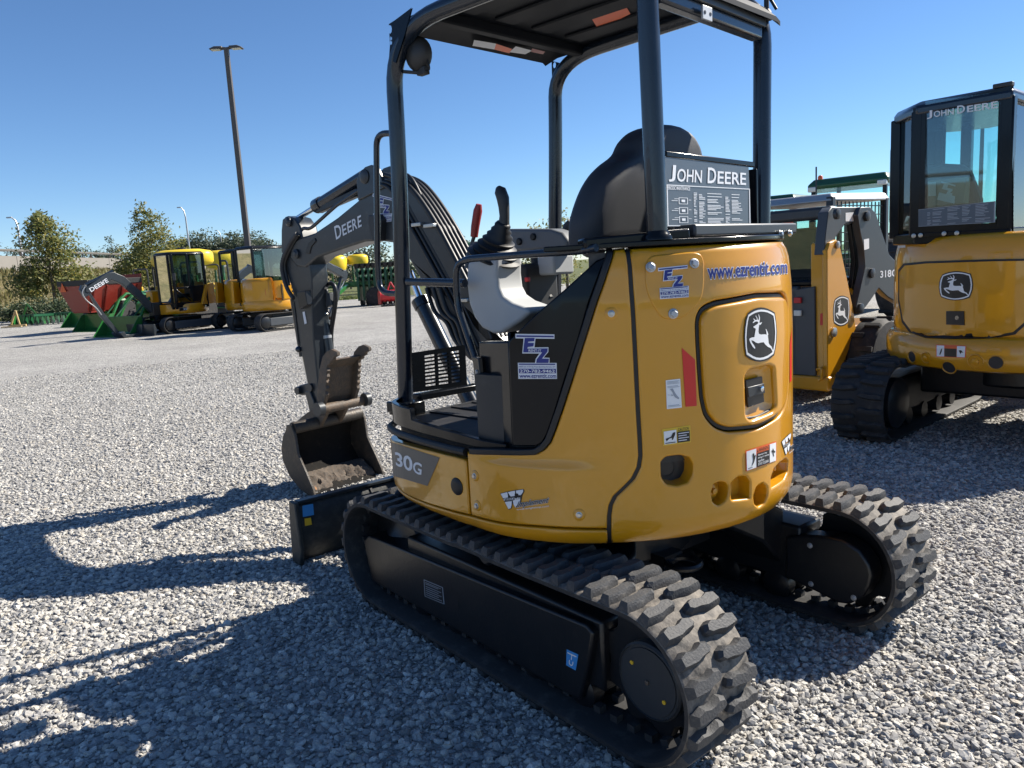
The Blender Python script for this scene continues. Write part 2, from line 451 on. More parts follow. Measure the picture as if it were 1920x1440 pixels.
# ------------------------------------------------------------------ setting: ground, gravel lot, verge, embankment
def gravel_mat(name, fine=False):
    m, nt, b = new_mat(name); L = nt.links.new
    ge = N(nt, 'ShaderNodeNewGeometry')
    v1 = N(nt, 'ShaderNodeTexVoronoi', feature='F1', i_Scale=46.0, i_Randomness=1.0)
    v2 = N(nt, 'ShaderNodeTexVoronoi', feature='F1', i_Scale=95.0)
    big = N(nt, 'ShaderNodeTexNoise', i_Scale=0.35, i_Detail=5.0, i_Roughness=0.6)
    mid = N(nt, 'ShaderNodeTexNoise', i_Scale=2.2, i_Detail=6.0, i_Roughness=0.65)
    for n in (v1, v2, big, mid): L(ge.outputs['Position'], n.inputs['Vector'])
    bw = N(nt, 'ShaderNodeSeparateColor'); L(v1.outputs['Color'], bw.inputs[0])
    cr = N(nt, 'ShaderNodeValToRGB'); e = cr.color_ramp.elements
    e[0].color = (0.22, 0.215, 0.205, 1); e[1].color = (0.56, 0.54, 0.50, 1)
    k = e.new(0.5); k.color = (0.38, 0.368, 0.345, 1); k = e.new(0.8); k.color = (0.46, 0.445, 0.415, 1)
    L(bw.outputs[0], cr.inputs[0])
    m1 = N(nt, 'ShaderNodeMix', data_type='RGBA', blend_type='MULTIPLY', i_0=1.0)
    r1 = N(nt, 'ShaderNodeMapRange', i_1=0.3, i_2=0.7, i_3=0.80, i_4=1.12); L(big.outputs['Fac'], r1.inputs[0])
    r2 = N(nt, 'ShaderNodeMapRange', i_1=0.3, i_2=0.7, i_3=0.86, i_4=1.1); L(mid.outputs['Fac'], r2.inputs[0])
    mu = N(nt, 'ShaderNodeMath', operation='MULTIPLY'); L(r1.outputs[0], mu.inputs[0]); L(r2.outputs[0], mu.inputs[1])
    L(cr.outputs[0], m1.inputs[6]); L(mu.outputs[0], m1.inputs[7]); L(m1.outputs[2], b.inputs['Base Color'])
    b.inputs['Roughness'].default_value = 0.9
    a1 = N(nt, 'ShaderNodeMath', operation='MULTIPLY_ADD', i_1=0.5); L(v2.outputs['Distance'], a1.inputs[0]); L(v1.outputs['Distance'], a1.inputs[2])
    bp = N(nt, 'ShaderNodeBump', i_Strength=1.0, i_Distance=0.018, invert=True); L(a1.outputs[0], bp.inputs['Height']); L(bp.outputs[0], b.inputs['Normal'])
    MATS[name] = m
gravel_mat('gravel_sheet')
def grass_mat(name, c1, c2, c3, sc):
    m, nt, b = new_mat(name); L = nt.links.new
    ge = N(nt, 'ShaderNodeNewGeometry')
    n1 = N(nt, 'ShaderNodeTexNoise', i_Scale=sc, i_Detail=9.0, i_Roughness=0.7); n2 = N(nt, 'ShaderNodeTexNoise', i_Scale=sc*9, i_Detail=6.0, i_Roughness=0.7)
    L(ge.outputs['Position'], n1.inputs['Vector']); L(ge.outputs['Position'], n2.inputs['Vector'])
    cr = N(nt, 'ShaderNodeValToRGB'); e = cr.color_ramp.elements; e[0].position = .32; e[1].position = .68
    e[0].color = c4(c1); e[1].color = c4(c3); k = e.new(.5); k.color = c4(c2)
    ad = N(nt, 'ShaderNodeMath', operation='MULTIPLY_ADD', i_1=.5, i_2=0.0); av = N(nt, 'ShaderNodeMath', operation='MULTIPLY_ADD', i_1=.5)
    L(n1.outputs['Fac'], ad.inputs[0]); L(n2.outputs['Fac'], av.inputs[0]); L(ad.outputs[0], av.inputs[2]); L(av.outputs[0], cr.inputs[0])
    L(cr.outputs[0], b.inputs['Base Color']); b.inputs['Roughness'].default_value = .95
    bp = N(nt, 'ShaderNodeBump', i_Strength=1.0, i_Distance=0.25); L(n2.outputs['Fac'], bp.inputs['Height']); L(bp.outputs[0], b.inputs['Normal'])
    MATS[name] = m
grass_mat('verge_grass', (0.060, 0.085, 0.025), (0.115, 0.13, 0.04), (0.19, 0.18, 0.07), 0.5)
grass_mat('bank_grass', (0.075, 0.080, 0.030), (0.15, 0.125, 0.055), (0.24, 0.195, 0.10), 0.35)
b = B(); b.add([(-1500, -1800, -.06), (1800, -1800, -.06), (1800, 1800, -.06), (-1500, 1800, -.06)], [(0, 1, 2, 3)])
struct('ground', b, 'verge_grass')
LOT = [(-60, 45), (44, 45), (53, 14), (50.5, 2), (49.6, -3.2), (46.0, -9.5), (42.8, -14.0), (39.2, -19), (36, -30), (33, -48), (30, -80), (-60, -80)]
v, f = fill2d(LOT, d=6.0, grid=6.0)
b = B(); b.add([(x, y, 0.0) for x, y in v], f); lot = struct('gravel_lot', b, 'gravel_sheet')
b = B(); n_ = len(LOT); b.add([(x, y, -.0) for x, y in LOT]+[(x, y, -.055) for x, y in LOT], [(i, (i+1) % n_, n_+(i+1) % n_, n_+i) for i in range(n_)])
struct('lot_edge', b, 'gravel_sheet')
# embankment of the road beyond the lot: it runs away to the right
EA = Vector((69.7, -6.6, 0)); ED = Vector((62.3, -45.0, 0)).normalized(); EN = Vector((ED.y, -ED.x, 0))
if EN.dot(CAM-EA) < 0: EN = -EN
rs = np.random.default_rng(5)
prof = [(8.2, -.08), (7.2, .12), (5.6, .75), (4.0, 1.6), (2.4, 2.5), (1.3, 3.05), (.7, 3.2), (-1.0, 3.3)]
V = []; cols = 120; L0, L1 = -90, 420
for i in range(cols+1):
    t = L0+(L1-L0)*i/cols
    for j, (o, z) in enumerate(prof):
        w = 0 if j in (0, len(prof)-1) else 1
        V.append(EA+ED*t+EN*(o+w*rs.normal(0, .12))+Vector((0, 0, z+w*rs.normal(0, .14))))
m_ = len(prof); b = B(); b.add(V, [(i*m_+j, (i+1)*m_+j, (i+1)*m_+j+1, i*m_+j+1) for i in range(cols) for j in range(m_-1)])
struct('embankment', b, 'bank_grass', 60)
b = B(); b.add([EA+ED*L0+EN*-.6+Vector((0, 0, 4.35)), EA+ED*L1+EN*-.6+Vector((0, 0, 4.35)), EA+ED*L1+EN*-22+Vector((0, 0, 4.30)), EA+ED*L0+EN*-22+Vector((0, 0, 4.30))], [(0, 1, 2, 3)])
struct('road', b, 'concrete')
rw = thing('retaining_wall', 'long low pale concrete wall along the top of the embankment', 'wall', EA)
b = B()
WN = 34
for k in range(WN):
    t0, t1 = -80+k*8+.03, -80+(k+1)*8-.03
    q = B(); q.bar(ED*t0+EN*.35*0+Vector((0, 0, 3.65)), ED*t1+Vector((0, 0, 3.65)), .35, 1.45); obj('wall_panel', q, 'concrete', rw, 0, 0)
gr_ = thing('guard_rail', 'weathered steel guard rail on posts above the concrete wall', 'guard rail', EA)
b = B(); b.bar(ED*-80+EN*-.5+Vector((0, 0, 4.86)), ED*200+EN*-.5+Vector((0, 0, 4.86)), .06, .20); b.bar(ED*-80+EN*-.46+Vector((0, 0, 4.86)), ED*200+EN*-.46+Vector((0, 0, 4.86)), .06, .07)
obj('rail_beam', b, 'weathered_rail', gr_, 0, 0)
for k in range(70):
    t = -78+k*4.0; q = B(); q.box(ED*t+EN*-.58+Vector((0, 0, 4.62)), (.16, .16, .62)); obj('rail_post', q, 'bark', gr_, 0, 0)
# tufts of tall dry grass on the bank, short grass on the verge
def tufts(name, pts, h, w, n, mat, label):
    V = []; F = []
    for p in pts:
        for k in range(n):
            a = rs.uniform(0, 2*PI); q = Vector(p)+Vector((rs.normal(0, w), rs.normal(0, w), 0)); hh = h*rs.uniform(.5, 1.25)
            d = Vector((math.cos(a), math.sin(a), 0))*(.05+.04*rs.random()); ln = Vector((rs.normal(0, .25), rs.normal(0, .25), 1))*hh
            i = len(V); V += [q-d, q+d, q+ln*.6+d*.7, q+ln]; F += [(i, i+1, i+2), (i, i+2, i+3)]
    b = B(); b.v = V; b.f = F; o = obj(name, b, mat, None, 0, 0, recalc=False); return tag(o, label, 'grass', kind='stuff')
pts = []
for k in range(1500):
    t = rs.uniform(-18, 70); o = rs.uniform(.8, 7); z = np.interp(-o, [-p[0] for p in prof], [p[1] for p in prof])
    pts.append(EA+ED*t+EN*o+Vector((0, 0, z)))
tufts('dry_grass', pts, .40, .35, 9, 'dry_grass', 'tall dry grass growing over the embankment slope')
pts = []
for k in range(1400):
    y = rs.uniform(-22, 12); x = np.interp(y, [-19, -14, -9.5, -3.2, 2, 14], [39.2, 42.8, 46, 49.6, 50.5, 53])+abs(rs.normal(0, 2.2)); pts.append((x, y, -.05))
tufts('verge_tufts', pts, .16, .3, 6, 'green_grass', 'short green grass along the far edge of the gravel')

# loose crushed stone near the camera: real stones scattered by geometry nodes
def stone_mat():
    m, nt, b = new_mat('stone'); L = nt.links.new
    oi = N(nt, 'ShaderNodeObjectInfo'); cr = N(nt, 'ShaderNodeValToRGB'); e = cr.color_ramp.elements
    e[0].color = (0.18, 0.178, 0.172, 1); e[1].color = (0.68, 0.655, 0.60, 1)
    for p, c in ((.2, (0.29, 0.285, 0.28, 1)), (.55, (0.43, 0.415, 0.385, 1)), (.8, (0.53, 0.51, 0.465, 1)), (.93, (0.42, 0.38, 0.32, 1))):
        k = e.new(p); k.color = c
    L(oi.outputs['Random'], cr.inputs[0])
    ge = N(nt, 'ShaderNodeNewGeometry'); n1 = N(nt, 'ShaderNodeTexNoise', i_Scale=120.0, i_Detail=4.0); L(ge.outputs['Position'], n1.inputs['Vector'])
    mr = N(nt, 'ShaderNodeMapRange', i_1=.3, i_2=.7, i_3=.82, i_4=1.12); L(n1.outputs['Fac'], mr.inputs[0])
    mx = N(nt, 'ShaderNodeMix', data_type='RGBA', blend_type='MULTIPLY', i_0=1.0); L(cr.outputs[0], mx.inputs[6]); L(mr.outputs[0], mx.inputs[7])
    L(mx.outputs[2], b.inputs['Base Color']); b.inputs['Roughness'].default_value = .85
    MATS['stone'] = m
stone_mat()
def gravel_scatter():
    # the sheet that carries the stones: finer towards the camera, faces weighted by distance
    c = np.array([CAM.x, CAM.y]); V = []; F = []; A = []
    fw = np.array([math.cos(YAW), math.sin(YAW)])
    st = .5
    for i in range(-8, 46):
        for j in range(-44, 30):
            x, y = i*st, j*st; q = np.array([x+st/2, y+st/2])-c; d = np.hypot(*q); ang = math.acos(max(-1, min(1, (q@fw)/max(d, .01))))
            if d > 17 or (ang > rad(44) and d > 1.6): continue
            k = len(V); V += [(x, y, 0), (x+st, y, 0), (x+st, y+st, 0), (x, y+st, 0)]; F.append((k, k+1, k+2, k+3))
            dn = 3000 if d < 4.5 else 3000*(4.5/d)**1.7
            A += [dn]*4
    me = bpy.data.meshes.new('gravel'); me.from_pydata(V, [], F)
    at = me.attributes.new('dens', 'FLOAT', 'POINT'); at.data.foreach_set('value', A)
    o = bpy.data.objects.new('gravel', me); COL.objects.link(o)
    o.location = (0, 0, .003)
    tag(o, 'loose pale grey crushed stone covering the lot round the machines', 'gravel', kind='stuff')
    ng = bpy.data.node_groups.new('stones', 'GeometryNodeTree')
    ng.interface.new_socket('Geometry', in_out='INPUT', socket_type='NodeSocketGeometry'); ng.interface.new_socket('Geometry', in_out='OUTPUT', socket_type='NodeSocketGeometry')
    nn = ng.nodes; L = ng.links.new
    gi = nn.new('NodeGroupInput'); go = nn.new('NodeGroupOutput')
    at_ = nn.new('GeometryNodeInputNamedAttribute'); at_.data_type = 'FLOAT'; at_.inputs['Name'].default_value = 'dens'
    dp = nn.new('GeometryNodeDistributePointsOnFaces'); dp.distribute_method = 'RANDOM'
    L(gi.outputs[0], dp.inputs['Mesh']); L(at_.outputs[0], dp.inputs['Density'])
    g2i = nn.new('GeometryNodeGeometryToInstance')
    for k in range(9):
        ic = nn.new('GeometryNodeMeshIcoSphere'); ic.inputs['Radius'].default_value = 1.0; ic.inputs['Subdivisions'].default_value = 2 if k % 3 else 1
        ps = nn.new('GeometryNodeInputPosition'); no = nn.new('ShaderNodeTexNoise'); no.noise_dimensions = '4D'
        no.inputs['W'].default_value = k*3.7; no.inputs['Scale'].default_value = 1.1; no.inputs['Detail'].default_value = 1.5
        L(ps.outputs[0], no.inputs['Vector'])
        sb = nn.new('ShaderNodeVectorMath'); sb.operation = 'SUBTRACT'; sb.inputs[1].default_value = (.5, .5, .5); L(no.outputs['Color'], sb.inputs[0])
        sc = nn.new('ShaderNodeVectorMath'); sc.operation = 'SCALE'; sc.inputs['Scale'].default_value = 1.9; L(sb.outputs[0], sc.inputs[0])
        sp = nn.new('GeometryNodeSetPosition'); L(ic.outputs[0], sp.inputs[0]); L(sc.outputs[0], sp.inputs['Offset'])
        tr = nn.new('GeometryNodeTransform'); L(sp.outputs[0], tr.inputs[0]); tr.inputs['Scale'].default_value = [(1, .72, .50), (1, .6, .42), (1, .85, .62)][k % 3]
        ss = nn.new('GeometryNodeSetShadeSmooth'); ss.inputs['Shade Smooth'].default_value = False; L(tr.outputs[0], ss.inputs[0])
        sm = nn.new('GeometryNodeSetMaterial'); sm.inputs['Material'].default_value = MATS['stone']; L(ss.outputs[0], sm.inputs[0])
        L(sm.outputs[0], g2i.inputs[0])
    ip = nn.new('GeometryNodeInstanceOnPoints'); ip.inputs['Pick Instance'].default_value = True
    L(dp.outputs[0], ip.inputs['Points']); L(g2i.outputs[0], ip.inputs['Instance'])
    rv = nn.new('FunctionNodeRandomValue'); rv.data_type = 'FLOAT_VECTOR'; rv.inputs[0].default_value = (-.55, -.55, 0); rv.inputs[1].default_value = (.55, .55, 6.28)
    L(rv.outputs[0], ip.inputs['Rotation'])
    rf = nn.new('FunctionNodeRandomValue'); rf.data_type = 'FLOAT'; rf.inputs[2].default_value = 0.0; rf.inputs[3].default_value = 1.0
    pw = nn.new('ShaderNodeMath'); pw.operation = 'POWER'; pw.inputs[1].default_value = 2.6; L(rf.outputs[1], pw.inputs[0])
    ma = nn.new('ShaderNodeMath'); ma.operation = 'MULTIPLY_ADD'; ma.inputs[1].default_value = .0145; ma.inputs[2].default_value = .0070; L(pw.outputs[0], ma.inputs[0])
    L(ma.outputs[0], ip.inputs['Scale'])
    L(ip.outputs[0], go.inputs[0])
    md = o.modifiers.new('stones', 'NODES'); md.node_group = ng
gravel_scatter()

# ------------------------------------------------------------------ trees and shrubs
def foliage(b, lobes, n, size, r):
    for (c, rad_) in lobes:
        c = Vector(c); vol = rad_[0]*rad_[1]*rad_[2]
    tot = sum((l[1][0]*l[1][1]*l[1][2])**.75 for l in lobes)
    V = b.v; F = b.f
    for (c, rd) in lobes:
        c = Vector(c); m = int(n*(rd[0]*rd[1]*rd[2])**.75/tot); ncl = max(4, m//26)
        cl = []
        for k in range(ncl):
            u = Vector((r.normal(), r.normal(), r.normal())).normalized()*(r.random()**.42)
            cl.append((Vector((u.x*rd[0], u.y*rd[1], u.z*rd[2])), r.uniform(.10, .22)*max(rd)))
        for k in range(m):
            q, s_ = cl[int(r.integers(ncl))]
            p = c+q+Vector((r.normal(0, s_), r.normal(0, s_), r.normal(0, s_*.8)))
            z = size*r.uniform(.55, 1.3); a = Vector((r.normal(), r.normal(), r.normal()*.7)).normalized()*z; t = a.orthogonal().normalized()*z*.55
            i = len(V); V += [p-a*.5, p+t*.5, p+a*.6, p-t*.5]; F.append((i, i+1, i+2, i+3))
def tree(name, label, base, h, lobes, n, size, mat, trunk_r, group=None, cat='tree', seed=0, limbs=7):
    r = np.random.default_rng(seed+100); t = thing(name, label, cat, base, 0, group)
    b = B(); top = h*.8
    b.tube([(0, 0, -.1), (trunk_r*.3, 0, h*.3), (-.02*h, .01*h, h*.55), (0, 0, top)], [trunk_r, trunk_r*.8, trunk_r*.5, trunk_r*.12], 8)
    for k in range(limbs):
        z = h*(.22+.5*k/limbs); a = r.uniform(0, 2*PI); ln = h*r.uniform(.14, .26)
        b.tube([(0, 0, z), (math.cos(a)*ln*.5, math.sin(a)*ln*.5, z+ln*.45), (math.cos(a)*ln, math.sin(a)*ln, z+ln*1.1)], [trunk_r*.45, trunk_r*.28, trunk_r*.08], 6)
    obj('trunk', b, 'bark', t, 0, 60)
    b = B(); foliage(b, lobes, n, size, r); obj('crown', b, mat, t, 0, 0, recalc=False)
    return t
def at_px(px, dist, z=0.0):
    d = ray(px); k = math.hypot(d.x, d.y); return Vector((CAM.x+d.x/k*dist, CAM.y+d.y/k*dist, z))
tree('young_tree', 'young broadleaf tree with yellowing leaves at the left edge of the lot', at_px((103, 560), 50), 5.9,
     [((0, 0, 3.9), (1.35, 1.35, 1.7)), ((.3, .9, 2.2), (1.2, 1.1, 1.2)), ((-.4, -1.0, 2.0), (1.2, 1.1, 1.1)), ((0, .2, 5.2), (.7, .7, .75))], 8000, .18, 'leaf_young', .10, 'young trees', seed=1)
tree('young_tree', 'taller young tree with pale leaves behind the yellow sprayer tank', at_px((296, 545), 57), 6.6,
     [((0, 0, 4.4), (1.3, 1.3, 1.7)), ((0, -1.2, 3.2), (1.3, 1.2, 1.4)), ((0, 1.0, 2.6), (1.2, 1.1, 1.3)), ((0, .2, 6.0), (.7, .7, .8))], 6500, .18, 'leaf_young', .11, 'young trees', seed=2)
tree('young_tree', 'shorter bushy young tree between the red spreader and the yellow tank', at_px((262, 545), 60), 4.9,
     [((0, 0, 3.0), (1.3, 1.3, 1.5)), ((0, .7, 2.2), (1.1, 1.1, 1.2)), ((0, -.5, 4.0), (.8, .8, .8))], 5000, .18, 'leaf_young', .09, 'young trees', seed=3)
FARROW = [(338, 452, 150, 'leftmost'), (368, 440, 152, ''), (398, 438, 150, ''), (428, 440, 158, ''), (452, 436, 150, ''), (478, 437, 156, ''), (498, 452, 150, ''), (520, 462, 165, '')]
names = ['far roadside tree at the left end of the dark tree row', 'second far roadside tree from the left of the dark tree row', 'third far roadside tree from the left of the dark tree row', 'fourth far roadside tree, behind the white lamp post', 'tall far roadside tree just left of the lot light pole', 'tall far roadside tree just right of the lot light pole', 'low far roadside tree at the right end of the row', 'small far tree beside the near excavator arm']
for k, (x, y, d, _) in enumerate(FARROW):
    base = at_px((x, 500), d, 3.0); hz = 550.4-.0592*x; top = CAM.z+(hz-y)*d/FPX; hh = top-3.0
    w = 2.6+.5*(k % 3)
    tree('roadside_tree', names[k], base, hh, [((0, 0, hh*.60), (w, w, hh*.33)), ((w*.3, w*.6, hh*.45), (w*.7, w*.7, hh*.27)), ((-w*.3, -w*.6, hh*.42), (w*.7, w*.7, hh*.27))], 3000, .42, 'leaf_far', .22, 'trees beyond the road', seed=20+k, limbs=4)
for k, (x, y, d, w, lb) in enumerate([(215, 452, 130, 1.5, 'round dark tree alone on the skyline left of the row'), (158, 468, 130, 1.2, 'small dark bush on the skyline right of the young tree'), (45, 462, 120, 2.2, 'wide dark bush on the skyline at the far left'), (188, 476, 125, .9, 'tiny dark bush on the skyline above the red spreader'),
        (700, 455, 70, 2.0, 'dark tree seen under the near boom, left of the canopy post'), (655, 462, 80, 2.2, 'dark tree behind the planter row units'), (600, 470, 82, 2.0, 'dark tree just right of the near excavator arm'), (868, 449, 75, 1.0, 'small dark tree left of the red lever'), (838, 455, 78, 1.2, 'dark bush seen between the hoses and the red lever'), (745, 470, 60, 2.4, 'dark tree mass behind the near boom hoses')]):
    base = at_px((x, 500), d, 3.0 if d > 100 else 0.0); hz = 550.4-.0592*x; top = CAM.z+(hz-y)*d/FPX; hh = max(1.5, top-base.z)
    tree('dark_tree', lb, base, hh, [((0, 0, hh*.58), (w, w, hh*.36)), ((w*.3, w*.5, hh*.4), (w*.8, w*.8, hh*.3))], 1300, .28, 'leaf_far', .12, 'dark background trees', seed=50+k, limbs=4)
for k, (x, y, d, lb) in enumerate([(1025, 402, 34, 'leafy green tree behind the front right canopy post'), (1062, 386, 36, 'leafy green tree between the canopy post and the seat')]):
    base = at_px((x, 480), d); hz = 550.4-.0592*x; hh = CAM.z+(hz-y)*d/FPX
    tree('leafy_tree', lb, base, hh, [((0, 0, hh*.62), (.75, .75, hh*.34)), ((.1, .2, hh*.40), (1.0, 1.0, hh*.3))], 2200, .13, 'leaf_young', .08, 'trees behind the seat', seed=70+k)
for k, (x, d, w, hh, lb) in enumerate([(33, 46.5, 1.0, 1.15, 'clipped dark round shrub at the far left of the verge'), (72, 46.0, 1.2, 1.2, 'low dark shrub left of the green box blade'), (105, 45.0, 1.3, 1.1, 'wide dark shrub at the foot of the young tree'), (132, 44.0, 1.1, 1.2, 'dark shrub beside the green loader buckets')]):
    base = at_px((x, 560), d)
    t = thing('shrub', lb, 'shrub', base, 0, 'dark clipped shrubs'); r = np.random.default_rng(90+k); b = B(); foliage(b, [((0, 0, hh*.5), (w, w, hh*.5)), ((.3, .6, hh*.45), (w*.7, w*.7, hh*.45))], 1500, .12, r); obj('foliage', b, 'leaf_dark', t, 0, 0, recalc=False)
    obj('stem', B().tube([(0, 0, -.05), (0, 0, hh*.6)], .03, 6), 'bark', t)
# poles
def lot_light(label, base, h, rz, double=True, w=.2):
    t = thing('lot_light', label, 'light pole', base, rz, 'lot light poles')
    obj('pole', B().loft([[(s*w*.5, r_*w*.5, -.1) for s, r_ in ((-1, -1), (1, -1), (1, 1), (-1, 1))], [(s*w*.36, r_*w*.36, h) for s, r_ in ((-1, -1), (1, -1), (1, 1), (-1, 1))]]), 'bronze_pole', t, 0, 0)
    for s in (-1, 1):
        a = obj('lamp_head', B().prism([(s*.12, -.15, h-.02), (s*.55, -.15, h-.05), (s*.58, -.13, h-.02), (s*.40, -.11, h+.06), (s*.12, -.11, h+.05)], (0, .30, 0)), 'bronze_pole', t, .02)
        obj('lamp_lens', B().box((s*.36, 0, h-.050), (.30, .22, .012)), 'lamp_glass', a)
        obj('lamp_arm', B().bar((0, 0, h-.02), (s*.25, 0, h+.01), .08, .08), 'bronze_pole', t, .01)
pb = at_px((474, 545), 30.0); lot_light('tall bronze light pole with two flat lamp heads behind the far excavators', pb, 9.55, math.atan2(_r.y, _r.x))
for px, d, lb in (((1836, 420), 60, 'distant two-headed light pole seen through the right excavator cab glass'),):
    lot_light(lb, at_px(px, d), 8.4, math.atan2(_r.y, _r.x), True, .22)
for k, (xb, yt, d, lb) in enumerate([(43, 432, 88, 'thin curved highway lamp post at the far left'), (358, 403, 105, 'tall white curved highway lamp post above the far excavator cab'), (419, 440, 150, 'thin highway lamp post in front of the far tree row'), (872, 440, 150, 'thin highway lamp post left of the joystick')]):
    base = at_px((xb, 490), d, 4.3); hz = 550.4-.0592*xb; top = CAM.z+(hz-yt)*d/FPX-4.3
    t = thing('highway_lamp', lb, 'lamp post', base, math.atan2(_r.y, _r.x), 'highway lamp posts')
    obj('pole', B().tube([(0, 0, 0), (0, 0, top*.8), (-.12, 0, top*.93), (-.45, 0, top)], [.13, .09, .07, .05], 8), 'galv', t)
    obj('lamp_head', B().box((-.65, 0, top), (.5, .22, .12)), 'galv', t, .02)
# ------------------------------------------------------------------ logos as flat shapes (unit square)
def _nrm(pts, x0, y0, x1, y1): return [((p[0]-x0)/(x1-x0), 1-(p[1]-y0)/(y1-y0)) for p in pts]
_EM = (195, 150, 1625, 1395)
EM_OUT = _nrm([(340,300),(460,245),(600,200),(750,170),(900,155),(1050,160),(1200,180),(1370,220),(1530,265),(1590,480),(1625,720),(1600,950),(1530,1160),(1480,1270),(1250,1350),(1050,1383),(850,1395),(670,1378),(500,1340),(280,1260),(225,1100),(195,850),(215,620),(260,450)], *_EM)
EM_RO = _nrm([(365,335),(490,285),(620,245),(760,218),(900,205),(1050,208),(1200,225),(1350,258),(1490,300),(1550,500),(1575,720),(1555,930),(1490,1130),(1440,1230),(1200,1315),(1020,1345),(850,1355),(690,1340),(530,1300),(295,1215),(255,1050),(235,830),(255,630),(300,460)], *_EM)
EM_RI = _nrm([(390,375),(510,328),(640,290),(770,265),(900,252),(1050,256),(1190,270),(1330,305),(1455,345),(1500,520),(1525,720),(1505,920),(1445,1110),(1385,1195),(1180,1265),(1010,1295),(850,1305),(700,1292),(550,1255),(335,1170),(300,1040),(285,830),(305,650),(345,490)], *_EM)
EM_DEER = _nrm([(570,600),(640,575),(730,545),(770,520),(775,490),(700,480),(640,490),(560,520),(545,500),(620,460),(570,420),(590,412),(650,447),(735,440),(700,390),(660,355),(680,345),(735,395),(765,445),(800,440),(815,400),(785,320),(800,315),(850,380),(850,440),(825,510),(870,510),(940,495),(920,525),(870,560),(820,555),(795,640),(785,710),(810,765),(900,780),(1060,775),(1140,785),(1130,720),(1095,655),(1120,655),(1180,720),(1215,785),(1190,800),(1210,880),(1230,980),(1270,1020),(1350,1060),(1400,1130),(1440,1180),(1400,1190),(1350,1130),(1300,1090),(1190,1065),(1080,1010),(1010,955),(900,960),(770,975),(680,960),(580,920),(480,900),(510,950),(600,1020),(650,1075),(630,1100),(540,1050),(450,960),(400,890),(420,860),(520,840),(615,835),(640,740),(670,660),(650,635),(590,625)], *_EM)
def emblem(parent, quad, surf, inv=None, h=0.0015):
    mp = quadmap(quad)
    e = decal('emblem', fill2d(EM_OUT, d=.08, grid=.12), mp, surf, 'black_print', parent, h, inv=inv)
    decal('emblem_border', fill2d(EM_RO, [EM_RI], d=.06), mp, surf, 'white', e, h+.0012, inv=inv)
    decal('emblem_deer', fill2d(EM_DEER, d=.08), mp, surf, 'white', e, h+.0014, inv=inv)
_EZ = (130, 75, 1300, 1300)
EZ_W = _nrm([(365,180),(705,180),(665,440),(1065,430),(1060,560),(920,715),(1090,720),(1080,870),(665,870),(690,750),(800,605),(310,605)], *_EZ)
EZ_B = _nrm([(400,187),(680,182),(665,270),(490,285),(487,320),(655,318),(635,410),(475,430),(465,475),(1045,462),(1035,550),(870,745),(1075,745),(1055,862),(705,862),(720,765),(885,570),(340,575)], *_EZ)
def _bx(x0, y0, x1, y1, bb=_EZ): 
    a = _nrm([(x0, y1), (x1, y0)], *bb); return (a[0][0], a[0][1], a[1][0], a[1][1])
def ez_sticker(parent, quad, surf, h=0.0015):
    mp = quadmap(quad)
    s = decal('sticker', join2d(rect2d(*_bx(135, 78, 1245, 200)), fill2d(EZ_W, d=.1), rect2d(*_bx(175, 860, 1290, 1300))), mp, surf, 'white_print', parent, h)
    decal('sticker_letters', join2d(rect2d(*_bx(165, 118, 1225, 160)), fill2d(EZ_B, d=.1), rect2d(*_bx(205, 882, 1250, 915)), rect2d(*_bx(205, 1022, 1268, 1146)),
          place2d(text2d('1808 US 31W By Pass-Bowling Green, KY'), _bx(205, 945, 1255, 1000)), place2d(text2d('www.ezrentit.com', .012), _bx(215, 1165, 1268, 1275))), mp, surf, 'blue', s, h+.0012)
    decal('sticker_number', place2d(text2d('270-782-9462', .012), _bx(235, 1040, 1235, 1128)), mp, surf, 'white', s, h+.0022)
    decal('sticker_name', place2d(text2d('RENT-IT', .012), _bx(500, 490, 862, 556)), mp, surf, 'white', s, h+.0022)
_WR = (60, 220, 1770, 960)
